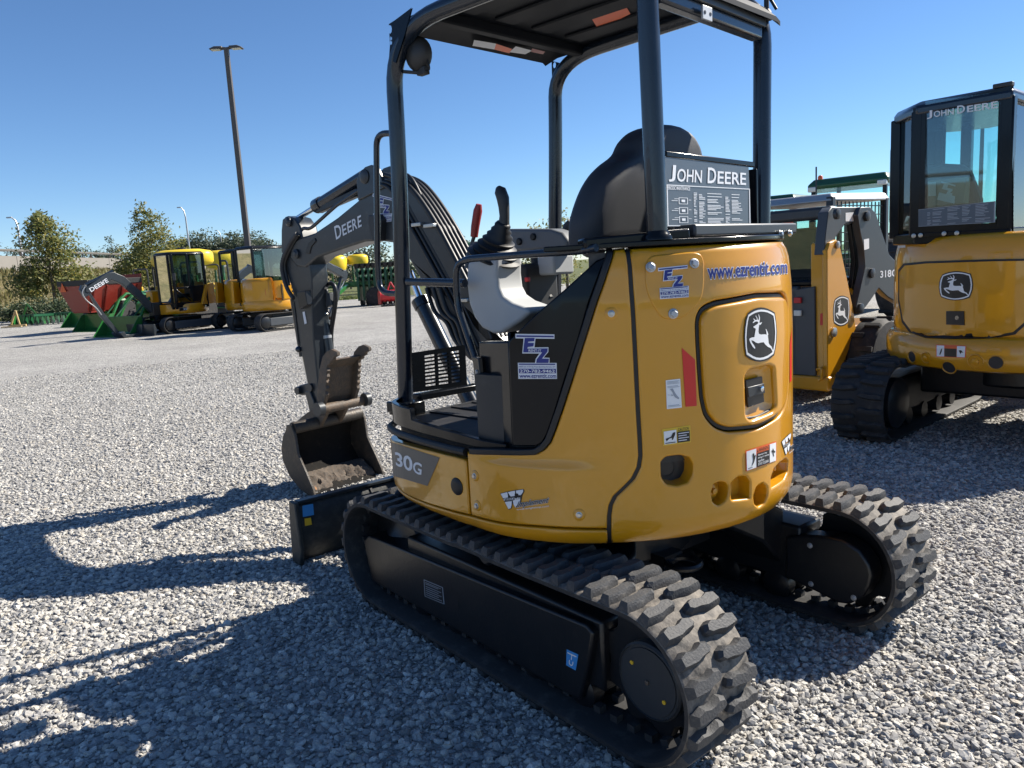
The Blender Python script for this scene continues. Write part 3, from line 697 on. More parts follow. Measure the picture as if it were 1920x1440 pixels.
def wright_sticker(parent, quad, surf, h=0.0015):
    mp = quadmap(quad)
    W1 = _nrm([(80,345),(310,300),(330,300),(350,420),(345,490),(160,500),(135,440)], *_WR); W2 = _nrm([(350,295),(610,260),(610,330),(590,400),(600,440),(450,460),(400,390)], *_WR)
    W3 = _nrm([(640,255),(890,235),(895,300),(850,370),(800,430),(735,445),(720,370),(650,350)], *_WR); W4 = _nrm([(225,645),(480,620),(470,740),(440,870),(345,905)], *_WR); W5 = _nrm([(520,600),(780,565),(770,700),(640,800),(600,850),(540,740)], *_WR)
    BK = _nrm([(60,330),(310,285),(620,240),(905,222),(940,290),(860,430),(830,560),(800,680),(650,850),(560,800),(500,700),(470,880),(350,940),(240,700),(170,560)], *_WR)
    s = decal('sticker', fill2d(BK, d=.15), mp, surf, 'black_print', parent, h)
    decal('sticker_letters', join2d(*[fill2d(w, d=.2) for w in (W1, W2, W3, W4, W5)], rect2d(*_bx(190, 500, 780, 590, _WR))), mp, surf, 'white_print', s, h+.0012)
    sl = quadmap([(mp((.09, .62))), mp((.43, .74)), mp((.43, .54)), mp((.09, .45))])
    decal('sticker_name', place2d(text2d('WRIGHT', .02), (0, 0, 1, 1)), sl, surf, 'black_print', s, h+.0022)
    sl = quadmap([(mp((.36, .42))), mp((.985, .60)), mp((.97, .27)), mp((.33, .06))])
    decal('sticker_halo', place2d(text2d('Implement', .05, .35), (-.01, -.04, 1.01, 1.04)), sl, surf, 'white_print', s, h+.0026)
    decal('sticker_word', place2d(text2d('Implement', .015, .35), (0, 0, 1, 1)), sl, surf, 'black_print', s, h+.0036)
    sl = quadmap([(mp((.34, .09))), mp((.98, .24)), mp((.98, .13)), mp((.34, -.02))])
    decal('sticker_address', place2d(text2d('www.wrightimp.com', .01), (0, 0, 1, 1)), sl, surf, 'white_print', s, h+.002)

# ------------------------------------------------------------------ the near excavator (open canopy)
EX = thing('mini_excavator', 'yellow compact excavator with open black canopy and 30G plate, nearest the camera', 'excavator')
HYAW = 0.1118
HM = Matrix.Rotation(HYAW, 4, 'Z')          # house frame: x forward, y left
HI = HM.inverted()
def hpx(p, X=None, Y=None, Z=None):
    """pixel on a plane of the house frame -> house coordinates"""
    if X is not None: o, n = HM @ Vector((X, 0, 0)), HM.to_3x3() @ Vector((1, 0, 0))
    elif Y is not None: o, n = HM @ Vector((0, Y, 0)), HM.to_3x3() @ Vector((0, 1, 0))
    else: o, n = Vector((0, 0, Z)), Vector((0, 0, 1))
    return HI @ px_plane(p, o, n)

# outline of the house in plan and its vertical profile
_half = [(.745, .555), (.715, .605), (.685, .638), (.62, .672), (.535, .700), (.344, .738), (.141, .763), (0.0, .768)]
_half = [Vector(p) for p in arc_path([(p[0], p[1], 0) for p in _half], .03, 3)]
_out = [(p.x, p.y) for p in _half][:-1] + [(.768*math.cos(a), .768*math.sin(a)) for a in np.linspace(PI/2, 1.5*PI, 81)]
_out += [(p.x, -p.y) for p in _half[:-1][::-1]]
OUT = np.array(_out)
_seg = np.hypot(*(OUT[1:]-OUT[:-1]).T); OS = np.concatenate([[0], np.cumsum(_seg)]); SL = OS[-1]
_t = np.gradient(OUT, axis=0); _t /= np.hypot(_t[:, 0], _t[:, 1])[:, None]
ONR = np.stack([-_t[:, 1], _t[:, 0]], -1)
if ONR[40] @ OUT[40] < 0: ONR = -ONR
PZ = [.580, .590, .605, .63, .66, 1.25, 1.42, 1.52, 1.56, 1.580, 1.592]
PO = [-.045, -.028, -.013, -.004, 0, 0, -.004, -.013, -.024, -.038, -.065]
def S_(s, z, h=0.0):
    s = min(max(s, 0), SL); o = np.interp(z, PZ, PO)+h
    sm = min(s, SL-s)                                        # soft shelf pressed into the side panels
    if .76 < sm < 1.36:
        w = np.interp(sm, [.76, .92, 1.18, 1.34], [0, 1, 1, 0]); t = min(1, max(0, (.895-z)/.045)); o += .011*w*t*t*(3-2*t)
    x = np.interp(s, OS, OUT[:, 0]); y = np.interp(s, OS, OUT[:, 1])
    nx = np.interp(s, OS, ONR[:, 0]); ny = np.interp(s, OS, ONR[:, 1])
    return Vector((x+nx*o, y+ny*o, z))
def S_n(s, z):
    e = .004
    a = S_(s+e, z)-S_(s-e, z); b = S_(s, z+e)-S_(s, z-e)
    n = b.cross(a).normalized(); p = S_(s, z)
    return n if n.x*p.x+n.y*p.y > 0 else -n
_b = B(HM); _ns = int(SL/.012); _zs = list(np.linspace(.58, 1.592, 90))
_b.v = [HM @ S_(SL*i/_ns, z) for z in _zs for i in range(_ns+1)]
_b.f = [(j*(_ns+1)+i, j*(_ns+1)+i+1, (j+1)*(_ns+1)+i+1, (j+1)*(_ns+1)+i) for j in range(len(_zs)-1) for i in range(_ns)]
HBVH = BVHTree.FromPolygons([tuple(v) for v in _b.v], _b.f)
def px_s(p):
    for k in range(40):
        h = HBVH.ray_cast(CAM, ray((p[0]+(k if p[0] < 1100 else -k), p[1])))
        if h[0] is not None: break
    q = HI @ h[0]; d = (OUT[:, 0]-q.x)**2+(OUT[:, 1]-q.y)**2; i = int(np.argmin(d)); best = None
    for k in (i-1, i):
        if 0 <= k < len(OUT)-1:
            a, e = OUT[k], OUT[k+1]-OUT[k]; t = min(1, max(0, ((q.x-a[0])*e[0]+(q.y-a[1])*e[1])/(e@e)))
            dd = np.hypot(*(a+e*t-np.array([q.x, q.y])))
            if best is None or dd < best[0]: best = (dd, OS[k]+t*_seg[k])
    return (best[1], q.z)
def offset_loop(l, r):
    n = len(l); out = []
    ar = sum(l[i][0]*l[(i+1) % n][1]-l[(i+1) % n][0]*l[i][1] for i in range(n)); sg = 1 if ar > 0 else -1
    for i in range(n):
        a, b, c = Vector(l[i-1]), Vector(l[i]), Vector(l[(i+1) % n])
        d1 = (b-a); d2 = (c-b)
        if d1.length < 1e-9 or d2.length < 1e-9: out.append(b); continue
        d1.normalize(); d2.normalize()
        n1 = Vector((-d1.y, d1.x)); n2 = Vector((-d2.y, d2.x)); m = n1+n2
        if m.length < 1e-6: out.append(b+n1*r*sg); continue
        m.normalize(); out.append(b+m*(r*sg/max(.45, m.dot(n1))))
    return out
def round_loop(l, r, k=5):
    n = len(l); out = []
    for i in range(n):
        a, b, c = Vector(l[i-1]), Vector(l[i]), Vector(l[(i+1) % n])
        rr = r[i] if isinstance(r, (list, tuple)) else r
        d1 = min(rr, (a-b).length*.45); d2 = min(rr, (c-b).length*.45)
        if rr <= 0: out.append(b); continue
        s_, e = b+(a-b).normalized()*d1, b+(c-b).normalized()*d2
        out += [s_*(1-t)**2+b*2*t*(1-t)+e*t*t for t in [j/k for j in range(k+1)]]
    return out
def panel(name, outer, mat, parent, holes=(), h=0.0, r=.007, depth=.03, step=.03, grid=.03, hole_depth=None):
    """a shell piece of the house skin: outer and holes are loops in (s, z); edges rolled over and given depth"""
    outer = subdiv_loop([Vector(p) for p in outer], step); holes = [subdiv_loop([Vector(p) for p in q], min(step, .015)) for q in holes]
    o1 = offset_loop(outer, r); h1 = [offset_loop(q, -r) for q in holes]
    vs, fs = fill2d(o1, h1, grid=grid)
    V = [S_(a, z, h) for a, z in vs]; NR = [S_n(a, z) for a, z in vs]; F = list(fs)
    def rings(l, l1, dep):
        n = len(l); k0 = len(V)
        lev = [(l1, 0), ([Vector(p).lerp(Vector(q), .62) for p, q in zip(l1, l)], -.25*r), ([Vector(p).lerp(Vector(q), .93) for p, q in zip(l1, l)], -.7*r), (l, -1.1*r), (l, -dep)]
        for li, (lp, hh) in enumerate(lev):
            for i, p in enumerate(lp):
                V.append(S_(p[0], p[1], h+hh))
                q = lp[(i+1) % n]; pr = lp[i-1]; c = l1[i]
                nn = S_n(p[0], p[1]); d = Vector(l[i])-Vector(l1[i])
                e = S_(p[0]+d[0]*.5, p[1]+d[1]*.5, h)-S_(p[0], p[1], h)
                e = e.normalized() if e.length > 1e-7 else nn
                w = (0, .45, .85, 1, 1)[li]
                NR.append((nn*(1-w)+e*w).normalized() if li else nn)
        for li in range(len(lev)-1):
            for i in range(n):
                j = (i+1) % n; F.append((k0+li*n+i, k0+li*n+j, k0+(li+1)*n+j, k0+(li+1)*n+i))
    rings(outer, o1, depth)
    for q, q1 in zip(holes, h1): rings(q, q1, hole_depth or depth)
    V2 = [HM @ v for v in V]; R3 = HM.to_3x3(); NR = [R3 @ n for n in NR]
    F2 = []
    for f in F:
        a, b_, c = V2[f[0]], V2[f[1]], V2[f[2]]; nn = (b_-a).cross(c-a); m = NR[f[0]]+NR[f[1]]+NR[f[2]]
        F2.append(f if nn.dot(m) >= 0 else f[::-1])
    me = bpy.data.meshes.new(name); me.from_pydata([tuple(v) for v in V2], [], F2); me.materials.append(MATS[mat])
    me.shade_smooth(); me.normals_split_custom_set_from_vertices([tuple(n) for n in NR])
    o = bpy.data.objects.new(name, me); COL.objects.link(o); o.parent = parent
    return o
def strip_loop(c, w):
    """closed loop round a centre line in (s, z)"""
    c = [Vector(p) for p in c]; L_, R2 = [], []
    for i in range(len(c)):
        t = (c[min(i+1, len(c)-1)]-c[max(i-1, 0)]).normalized(); n = Vector((-t.y, t.x)); L_.append(c[i]+n*w); R2.append(c[i]-n*w)
    return L_+R2[::-1]
hs = on_bvh(HBVH)
# loops read off the photograph
SEAM = [px_s(p) for p in [(1178,478),(1181,500),(1184,545),(1187.5,592),(1191,660),(1194,721),(1197,780),(1200,829),(1201,855),(1198,876),(1187,898),(1170,915),(1153,931),(1145,948),(1142,968),(1142,995)]]
SEAM = [(SEAM[0][0], 1.588)] + SEAM + [(SEAM[-1][0], .585)]
sh = lambda l, d: [(a+d, z) for a, z in l]
seamR = [(SL-a, z) for a, z in SEAM]
g2 = .0055
cw_out = sh(SEAM, g2) + sh(seamR, -g2)[::-1]
DOOR = [px_s(p) for p in [(1322,600),(1318,590)]]
door_px = [(1333,577),(1380,566),(1425,556),(1462,549)]
door_l = [px_s(p) for p in [(1322,786),(1318,740),(1315,690),(1313,640),(1313,605)]]
tail_s = SL/2
_e = px_s((1421, 628))[0]                                   # door is centred on the badge
def mir(l): return [(2*_e-a, z) for a, z in l][::-1]
_dt = px_s((1345, 572))[1]; _dm = px_s((1421, 557))[1]; _db = px_s((1385, 803)); 
dleft = door_l + [px_s((1322, 586)), px_s((1340, 574))] 
dleft = [px_s(p) for p in [(1366,802),(1345,795),(1328,776),(1321,745),(1317,690),(1314,640),(1313,600),(1320,583),(1340,573)]]
DOOR = dleft + [(_e, px_s((1421,558))[1])] + mir(dleft) + [(_e, px_s((1421,797))[1])]
DOOR = round_loop(DOOR, .02, 3)
RECESS = offset_loop(DOOR, -.016)
EXH = round_loop([px_s(p) for p in [(1240,866),(1250,857),(1275,854),(1292,858),(1300,872),(1299,890),(1290,905),(1270,911),(1250,908),(1241,895)]], .008, 3)
H1 = round_loop([px_s(p) for p in [(1335,925),(1340,908),(1352,904),(1362,906),(1366,915),(1366,928),(1360,940),(1348,948),(1338,942)]], .008, 3)
H1b = round_loop([px_s(p) for p in [(1371,908),(1385,895),(1400,894),(1407,903),(1407,934),(1373,938)]], .008, 3)
H2 = round_loop([px_s(p) for p in [(1414,930),(1420,913),(1431,907),(1439,913),(1440,928),(1434,944),(1424,951),(1416,945)]], .008, 3)
H3 = round_loop([px_s(p) for p in [(1447,896),(1452,880),(1462,869),(1474,860),(1479,866),(1478,884),(1472,898),(1447,915)]], .006, 3)
cw = panel('counterweight', cw_out, 'yellow', EX, holes=[RECESS, EXH, H1, H1b, H2, H3], r=.010, depth=.05)
def cup(name, loop, mat, parent, dep, scale=.8):
    """closed dish behind a hole"""
    l = subdiv_loop(loop, .015); c = sum((Vector(p) for p in l), Vector((0, 0)))/len(l)
    b = B(HM); n = len(l); V = [S_(p[0], p[1], -.012) for p in l] + [S_(c.x+(p[0]-c.x)*scale, c.y+(p[1]-c.y)*scale, -dep) for p in l] + [S_(c.x, c.y, -dep)]
    b.add(V, [(i, (i+1) % n, (i+1) % n+n, i+n) for i in range(n)] + [(i+n, (i+1) % n+n, 2*n) for i in range(n)])
    return obj(name, b, mat, parent, 0, 50)
for l in (H1, H1b, H2, H3): cup('pocket', l, 'yellow', cw, .05, .93)
cup('exhaust_pocket', EXH, 'yellow', cw, .10, .85)
for px, rr in (((1350, 925), .017), ((1466, 880), .015)):
    s0, z0 = px_s(px); P = HM @ S_(s0, z0, -.045); n = HM.to_3x3() @ S_n(s0, z0)
    b = B(); b.lathe(P, n, [(rr*1.25, 0), (rr*1.25, .008), (rr*.9, .010)], 18); b.lathe(P, n, [(rr*.62, .009), (rr*.62, .02), (rr*.5, .021)], 14)
    obj('plug', b, 'yellow', cw, 0, 30)
s0, z0 = px_s((1262, 885)); P = HM @ S_(s0, z0, -.098); n = HM.to_3x3() @ S_n(s0, z0)
obj('exhaust_pipe', B().lathe(P, n, [(.034, 0), (.034, .045), (.026, .045), (.026, .01)], 20), 'gasket', cw, 0, 30)
s0, z0 = px_s((1379, 913)); P = HM @ S_(s0, z0, -.045)
obj('bolt', B().lathe(P, HM.to_3x3() @ S_n(s0, z0), [(.009, 0), (.009, .012)], 12), 'black_print', cw, 0, 30)
# door: recess floor, gasket, raised panel
panel('door_gasket', offset_loop(DOOR, -.013), 'gasket', cw, holes=[offset_loop(DOOR, .03)], h=-.010, r=.004, depth=.02)
LATCH = round_loop([px_s(p) for p in [(1396,705),(1405,694),(1440,685),(1450,690),(1454,760),(1448,772),(1408,788),(1398,780)]], .012, 4)
door = panel('engine_door', DOOR, 'yellow', EX, holes=[LATCH], h=.006, r=.014, depth=.03)
cup('latch_pocket', LATCH, 'yellow', door, .024, .82)
lq = [(1403,714),(1435,706),(1439,754),(1408,765)]
def planar(px, h):
    a, z = px_s(px); return HM @ S_(a, z, h)
lb = B(); lp = [planar(p, -.020) for p in lq]; nn = HM.to_3x3() @ S_n(*px_s((1421, 735)))
obj('latch_plate', lb.prism(lp, nn*.009), 'black_print', door, .002)
ctr = sum(lp, Vector((0, 0, 0)))/4
obj('latch_handle', B().prism([planar(p, -.012) for p in [(1405,727),(1436,719),(1438,737),(1407,746)]], nn*.006), 'steel_dark', door, .002)
_lk = planar((1428, 729), 0.0)
obj('key_lock', B().lathe(_lk, nn, [(.010, -.008), (.010, .004), (.006, .006)], 14), 'chrome', door, 0, 30)
emblem(door, [(1391, 575), (1452, 577), (1453, 676), (1391, 680)], lambda px: (lambda r_: None if r_ is None else (r_[0]+r_[1]*.0075, r_[1]))(hs(px)))
# side skin on the left, front plate panel, lower rim; the right side is the mirror of the left
TRIM = [px_s(p) for p in [(884,849),(930,850),(980,851),(1008,850),(1022,842),(1033,829),(1042,806),(1055,769),(1072,717),(1090,660),(1105,613),(1120,566),(1133,530),(1149,480)]]
TRIM = TRIM + [(TRIM[-1][0]+.004, 1.585)]
GROOVE = [px_s(p) for p in [(739,914),(776,935),(817,950),(881,967),(945,982),(1010,988),(1076,992),(1136,993)]]
GROOVE = [(0.0, GROOVE[0][1])] + GROOVE
FS = [px_s((875, 866)), px_s((882, 965))]
side = [(FS[1][0]+.004, np.interp(FS[1][0], [g[0] for g in GROOVE], [g[1] for g in GROOVE])+.003), (FS[0][0]+.004, TRIM[0][1])] + TRIM + sh(SEAM, -g2)
side = [q for q in side if q[1] > GROOVE[-1][1]+.003 or q in side[:2]]
side += [(SEAM[-1][0]-g2, GROOVE[-1][1]+.003)] + [(a, z+.003) for a, z in GROOVE[::-1] if FS[1][0]+.03 < a < SEAM[-1][0]-.03]
front = [(0.0, GROOVE[0][1]+.003), (0.0, px_s((735, 826))[1])] + [px_s(p) for p in [(735,825),(770,836),(810,846),(850,856),(868,861)]] + [(FS[0][0]-.004, FS[0][1]), (FS[1][0]-.004, side[0][1])] + [(a, z+.003) for a, z in GROOVE[::-1] if .02 < a < FS[1][0]-.03]
rim = [(a, z-.003) for a, z in GROOVE] + [(SEAM[-1][0]-g2, GROOVE[-1][1]-.003), (SEAM[-1][0]-g2, .585), (0.0, .585)]
for sgn in (0, 1):
    M_ = (lambda l: [(SL-a, z) for a, z in l]) if sgn else (lambda l: l)
    sp = panel('side_panel', M_(side), 'yellow', EX, r=.008, depth=.03, grid=.018)
    fp = panel('front_side_panel', M_(front), 'yellow', EX, r=.007, depth=.03)
    panel('lower_rim', M_(rim), 'yellow', EX, r=.008, depth=.05)
    panel('rubber_seam', M_(strip_loop([(a, min(z, 1.583)) for a, z in SEAM], .010)), 'gasket', EX, h=-.004, r=.005, depth=.03)
    panel('rubber_trim', M_(strip_loop([(a-.012, z+.004) for a, z in TRIM], .011)), 'gasket', EX, h=.004, r=.005, depth=.03)
    if not sgn: SP, FP = sp, fp
# shelf step where the side panel swells, plate and lettering
mp = quadmap([(734, 829), (825, 858), (802, 911), (738, 892)])
pl = decal('number_plate', place2d(rect2d(0, 0, 1, 1, 14), (0, 0, 1, 1)), mp, hs, 'plate_grey', FP, .0015)
mp = quadmap([(741, 846), (793, 863), (791, 892), (744, 873)])
decal('number', join2d(place2d(text2d('3', .022), (0, .02, .30, 1)), place2d(text2d('0', .022), (.33, .0, .68, 1.0)), place2d(text2d('G', .022), (.70, .02, 1.0, .80))), mp, hs, 'white_print', pl, .003)
s0, z0 = px_s((857, 912)); P = HM @ S_(s0, z0); n = HM.to_3x3() @ S_n(s0, z0)
obj('rubber_plug', B().lathe(P, n, [(.034, -.01), (.034, .002), (.030, .006), (.012, .008)], 22), 'gasket', FP, 0, 40)
for px in ((891, 892), (895, 948), (1086, 965), (1146, 588)):
    s0, z0 = px_s(px); n = HM.to_3x3() @ S_n(s0, z0)
    obj('bolt_boss', B().lathe(HM @ S_(s0, z0), n, [(.021, -.01), (.021, .001), (.017, .0035), (.012, .004)], 20), 'yellow', SP, 0, 40)
    hexbolt(HM @ S_(s0, z0, .003), n, .0085, 'zinc', SP)
s0, z0 = px_s((1068, 904))
# embossed cover on the counterweight with three bolts
cover = round_loop([px_s(p) for p in [(1212,480),(1300,471),(1318,478),(1320,540),(1313,566),(1280,598),(1240,600),(1214,556),(1208,520)]], .03, 4)
cv = panel('cover_plate', cover, 'yellow', cw, h=.004, r=.006, depth=.02)
for px in ((1219, 501), (1300, 494), (1261, 588)):
    s0, z0 = px_s(px); hexbolt(HM @ S_(s0, z0, .005), HM.to_3x3() @ S_n(s0, z0), .0125, 'galv', cv)
hs6 = lambda px: (lambda r_: None if r_ is None else (r_[0]+r_[1]*.0055, r_[1]))(hs(px))
ez_sticker(cv, [(1232, 503), (1290, 497), (1290, 557), (1234, 561)], hs6)
# lettering and warning stickers on the counterweight
mp = quadmap([(1325, 497), (1475, 489), (1475, 513), (1327, 524)])
wl = decal('web_address_halo', place2d(text2d('www.ezrentit.com', .055), (-.006, -.05, 1.006, 1.05)), mp, hs, 'white', cw, .0015)
decal('web_address', place2d(text2d('www.ezrentit.com', .02), (0, 0, 1, 1)), mp, hs, 'blue', wl, .0027)
rr = fill2d([(0, 1), (1, .79), (1, 0), (.16, 0)], d=.1, grid=.2)
decal('reflector', rr, quadmap([(1278, 652), (1302, 652), (1306, 761), (1281, 763)]), hs, 'red_reflector', cw, .0015)
_rs = [px_s(p) for p in [(1278, 652), (1302, 680), (1306, 761), (1284, 763)]]
v2, f2 = fill2d([(2*_e-a, z) for a, z in _rs], d=.02, grid=.03)
b = B(HM); b.add([S_(a, z, .0015) for a, z in v2], f2); obj('reflector', b, 'red_reflector', cw, 0, 0)
mp = quadmap([(1248, 713), (1275, 710), (1278, 764), (1250, 767)])
st = decal('sticker', rect2d(0, 0, 1, 1), mp, hs, 'white', cw, .0015)
_ln = [rect2d(.08, y, .92-.1*(i % 2), y+.016, 2) for i, y in enumerate((.93, .89, .85, .76, .72, .10, .06))]
decal('sticker_drawing', join2d(*_ln, fill2d([(.25, .68), (.45, .69), (.62, .5), (.72, .42), (.86, .33), (.80, .29), (.6, .36), (.48, .44), (.42, .55)]), fill2d([(.08, .49), (.35, .46), (.33, .50), (.46, .445), (.33, .42), (.35, .45), (.08, .475)])), mp, hs, 'print_grey', st, .0027)
mp = quadmap([(1241, 805), (1294, 797), (1295, 829), (1243, 836)])
st = decal('sticker', rect2d(0, 0, 1, 1), mp, hs, 'yellow_print', cw, .0015)
decal('sticker_picture', rect2d(.05, .08, .5, .86), mp, hs, 'white', st, .0027)
decal('sticker_text', join2d(rect2d(.53, .08, .96, .72), fill2d([(.10, .42), (.30, .50), (.37, .72), (.46, .74), (.45, .60), (.36, .30), (.32, .30), (.33, .42), (.24, .40), (.13, .26)]), rect2d(.08, .12, .45, .17, 2), place2d(text2d('CAUTION'), (.56, .76, .94, .92))), mp, hs, 'black_print', st, .0037)
decal('sticker_lines', join2d(*[rect2d(.56, y, .93-.08*(i % 2), y+.045, 2) for i, y in enumerate((.60, .46, .32, .18))]), mp, hs, 'white_print', st, .0047)
mp = quadmap([(1397, 845), (1455, 827), (1455, 864), (1398, 884)])
st = decal('sticker', rect2d(0, 0, 1, 1), mp, hs, 'orange', cw, .0015)
for r4 in ((.025, .03, .325, .95), (.765, .03, .975, .95)): decal('sticker_picture', rect2d(*r4), mp, hs, 'white', st, .0027)
decal('sticker_text', join2d(rect2d(.335, .03, .755, .70), place2d(text2d('WARNING', .01), (.40, .76, .74, .93)), fill2d([(.345, .76), (.385, .76), (.365, .92)]),
      fill2d([(.20, .75), (.24, .78), (.27, .62), (.31, .68), (.28, .5), (.25, .35), (.19, .2), (.17, .2), (.22, .4), (.22, .55)]), fill2d([(.80, .62), (.85, .60), (.87, .72), (.89, .6), (.95, .5), (.93, .46), (.88, .48), (.91, .28), (.88, .3), (.85, .5)]), rect2d(.05, .10, .2, .13, 2)), mp, hs, 'black_print', st, .0037)
decal('sticker_lines', join2d(place2d(text2d('Operator may', .01), (.365, .55, .65, .66)), place2d(text2d('swing or reverse', .01), (.365, .41, .73, .52)), place2d(text2d('machine', .01), (.365, .27, .56, .38)), place2d(text2d('STAY CLEAR', .01), (.365, .10, .71, .23))), mp, hs, 'white', st, .0047)
wright_sticker(cw, [(1464, 822), (1500, 800), (1500, 838), (1467, 858)], hs)
wright_sticker(SP, [(938, 919), (1032, 914), (1032, 956), (940, 957)], hs)
# ------------------------------------------------------------------ house interior, floor and canopy of the near excavator
def hpoly(xmin=-9, xmax=9, inset=.03):
    """plan outline of the house, inset and clipped between two x"""
    P = []
    for i in range(0, len(OUT)):
        q = OUT[i]-ONR[i]*inset; P.append(Vector((q[0], q[1])))
    def clip(P, keep, x):
        o = []
        for i in range(len(P)):
            a, b_ = P[i-1], P[i]
            if keep(a.x) != keep(b_.x): o.append(a.lerp(b_, (x-a.x)/(b_.x-a.x)))
            if keep(b_.x): o.append(b_)
        return o
    P = clip(P, lambda v: v >= xmin, xmin); P = clip(P, lambda v: v <= xmax, xmax)
    return P
def slab(name, poly, z0, z1, mat, parent, bevel=0, smooth=35):
    b = B(HM); b.prism([(p.x, p.y, z0) for p in poly], (0, 0, z1-z0)); return obj(name, b, mat, parent, bevel, smooth)
slab('house_frame', hpoly(inset=.055), .60, .855, 'frame_black', EX)
slab('engine_cover', hpoly(-9, .02, .045), .857, 1.17, 'dark_plastic', EX)
slab('engine_cover', hpoly(-9, -.42, .045), 1.172, 1.575, 'dark_plastic', EX)
slab('deck_plate', hpoly(-9, -.30, .03), 1.588, 1.606, 'black_paint', EX, .004)
fl = slab('floor_plate', hpoly(.03, 9, .05), .857, .915, 'floor_mat', EX, .004)
for k in range(7):
    b = B(HM); b.box((.38, .42-.13*k, .9175), (.55, .02, .009)); obj('floor_rib', b, 'floor_mat', fl, 0)
# rounded bar across the deck under the posts
db = obj('deck_bar', B(HM).box((-.595, -.105, 1.632), (.085, .78, .042)), 'steel_dark', EX, .008)
obj('deck_bar', B(HM).bar((-.60, .285, 1.622), (-.40, .60, 1.607), .075, .036), 'black_paint', EX, .008)
for Y in (-.33, -.41): hexbolt(HM @ Vector((-.645, Y, 1.612)), HM.to_3x3() @ Vector((-1, 0, .2)), .010, 'zinc', db)
# black cover left of the seat
SC = [px_s(p) for p in [(958,838),(1003,838),(1014,832),(1024,815),(1038,775),(1058,712),(1083,640),(1103,570),(1127,505),(1141,480),(1118,489),(1060,541),(1000,592),(950,641)]]
sc = panel('seat_side_cover', SC, 'black_paint', EX, h=-.010, r=.006, depth=.03)
et, eb = S_(*px_s((950, 641)), -.012), S_(*px_s((958, 838)), -.012)
qt, qb = hpx((897, 641), Y=.66), hpx((908, 826), Y=.66)
obj('entry_pillar', B(HM).prism([et, qt, qb, eb], Vector((-.02, -.05, 0))), 'black_paint', EX, .006)
ft, fb = hpx((893, 668), Y=.665), hpx((908, 822), Y=.665)
fl2 = obj('pillar_flange', B(HM).prism([ft, ft.lerp(qt, .0)+Vector((-.055, .02, 0)), fb+Vector((-.055, .02, 0)), fb], Vector((.01, .012, 0))), 'black_paint', EX, .003)
for px in ((896, 697), (898, 719), (904, 806)):
    P = HM @ hpx(px, Y=.685); hexbolt(P, HM.to_3x3() @ Vector((.45, .89, 0)), .009, 'galv', fl2)
dg = [S_(*px_s(p), -.012) for p in [(950,641),(1000,592),(1060,541),(1118,489),(1141,480)]]
b = B(HM); n_ = len(dg); b.add([p for p in dg]+[p+Vector((.01, -.10, .0)) for p in dg]+[p+Vector((0, 0, -.02)) for p in dg]+[p+Vector((.01, -.10, -.10)) for p in dg],
      [(i, i+1, n_+i+1, n_+i) for i in range(n_-1)]+[(n_+i, n_+i+1, 3*n_+i+1, 3*n_+i) for i in range(n_-1)])
obj('cover_edge', b, 'black_paint', sc, 0, 30)
ez_sticker(sc, [(964, 626), (1042, 627), (1044, 711), (967, 711)], lambda px: (lambda r_: None if r_ is None else (r_[0]-r_[1]*.009, r_[1]))(hs(px)))
# entry sill, rubber strip, corner bracket
SILL = [px_s(p) for p in [(742,763),(761,768),(764,788),(790,797),(850,814),(895,827),(943,835),(943,846),(895,843),(820,824),(745,802)]]
SILL = [(0.0, SILL[0][1])]+SILL+[(0.0, SILL[-1][1])]
sl = panel('entry_sill', SILL, 'black_paint', EX, h=-.018, r=.004, depth=.02)
_z0 = px_s((745, 812))[1]; _z1 = px_s((872, 848))[1]; _s1 = px_s((872, 848))[0]
obj('rubber_strip', B(HM).tube([S_(_s1*k/24, _z0+(_z1-_z0)*k/24, -.004) for k in range(25)], .0155, 10), 'gasket', EX)
obj('rubber_strip', B(HM).tube([S_(SL-_s1*k/24, _z0, -.004) for k in range(25)], .0155, 10), 'gasket', EX)
# ---- canopy (four-post roll-over frame)
TR = .0345
FLb = Vector((.735, .50, .93)); FRb = Vector((.70, -.48, .93))
Lp = arc_path([FLb, (.643, .50, 2.02), (.628, .50, 2.535), (-.575, .44, 2.545), (-.572, .412, 1.61)], [0, .3, .30, .20, 0], 9)
Rp = arc_path([FRb, (.607, -.48, 2.18), (.590, -.48, 2.535), (-.545, -.40, 2.535), (-.548, -.365, 1.61)], [0, .3, .30, .20, 0], 9)
obj('canopy_tube', B(HM).tube(Lp, TR, 20), 'tube_black', EX, 0, 60)
obj('canopy_tube', B(HM).tube(Rp, TR, 20), 'tube_black', EX, 0, 60)
for P in (FLb, FRb):
    s_ = 1 if P.y > 0 else -1
    obj('post_foot', B(HM).box((P.x-.01, P.y, .945), (.13, .11, .06)).box((P.x-.02, P.y+.06*s_, .955), (.14, .02, .05)), 'black_paint', EX, .006)
for P in ((-.572, .412), (-.548, -.365)):
    obj('post_foot', B(HM).lathe((P[0], P[1], 1.606), (0, 0, 1), [(.05, 0), (.05, .008), (.040, .02), (.0355, .03)], 20), 'black_paint', EX, 0, 40)
st_ = [(-.615, 2.425, -.40, .45), (-.56, 2.475, -.41, .455), (-.46, 2.535, -.42, .46), (-.30, 2.565, -.43, .47), (.0, 2.572, -.44, .48), (.35, 2.572, -.46, .49), (.56, 2.570, -.465, .49), (.635, 2.548, -.46, .485)]
def roof_ring(x, z, y0, y1, t):
    w = .035; return [(x, y0, z-t-.012), (x, y0, z-.012), (x, y0+w, z), (x, y1-w, z), (x, y1, z-.012), (x, y1, z-t-.012), (x, y1-.02, z-t), (x, y0+.02, z-t)]
b = B(HM); b.loft([roof_ring(*a, .018) for a in st_]); roof = obj('canopy_roof', b, 'roof_black', EX, 0, 30)
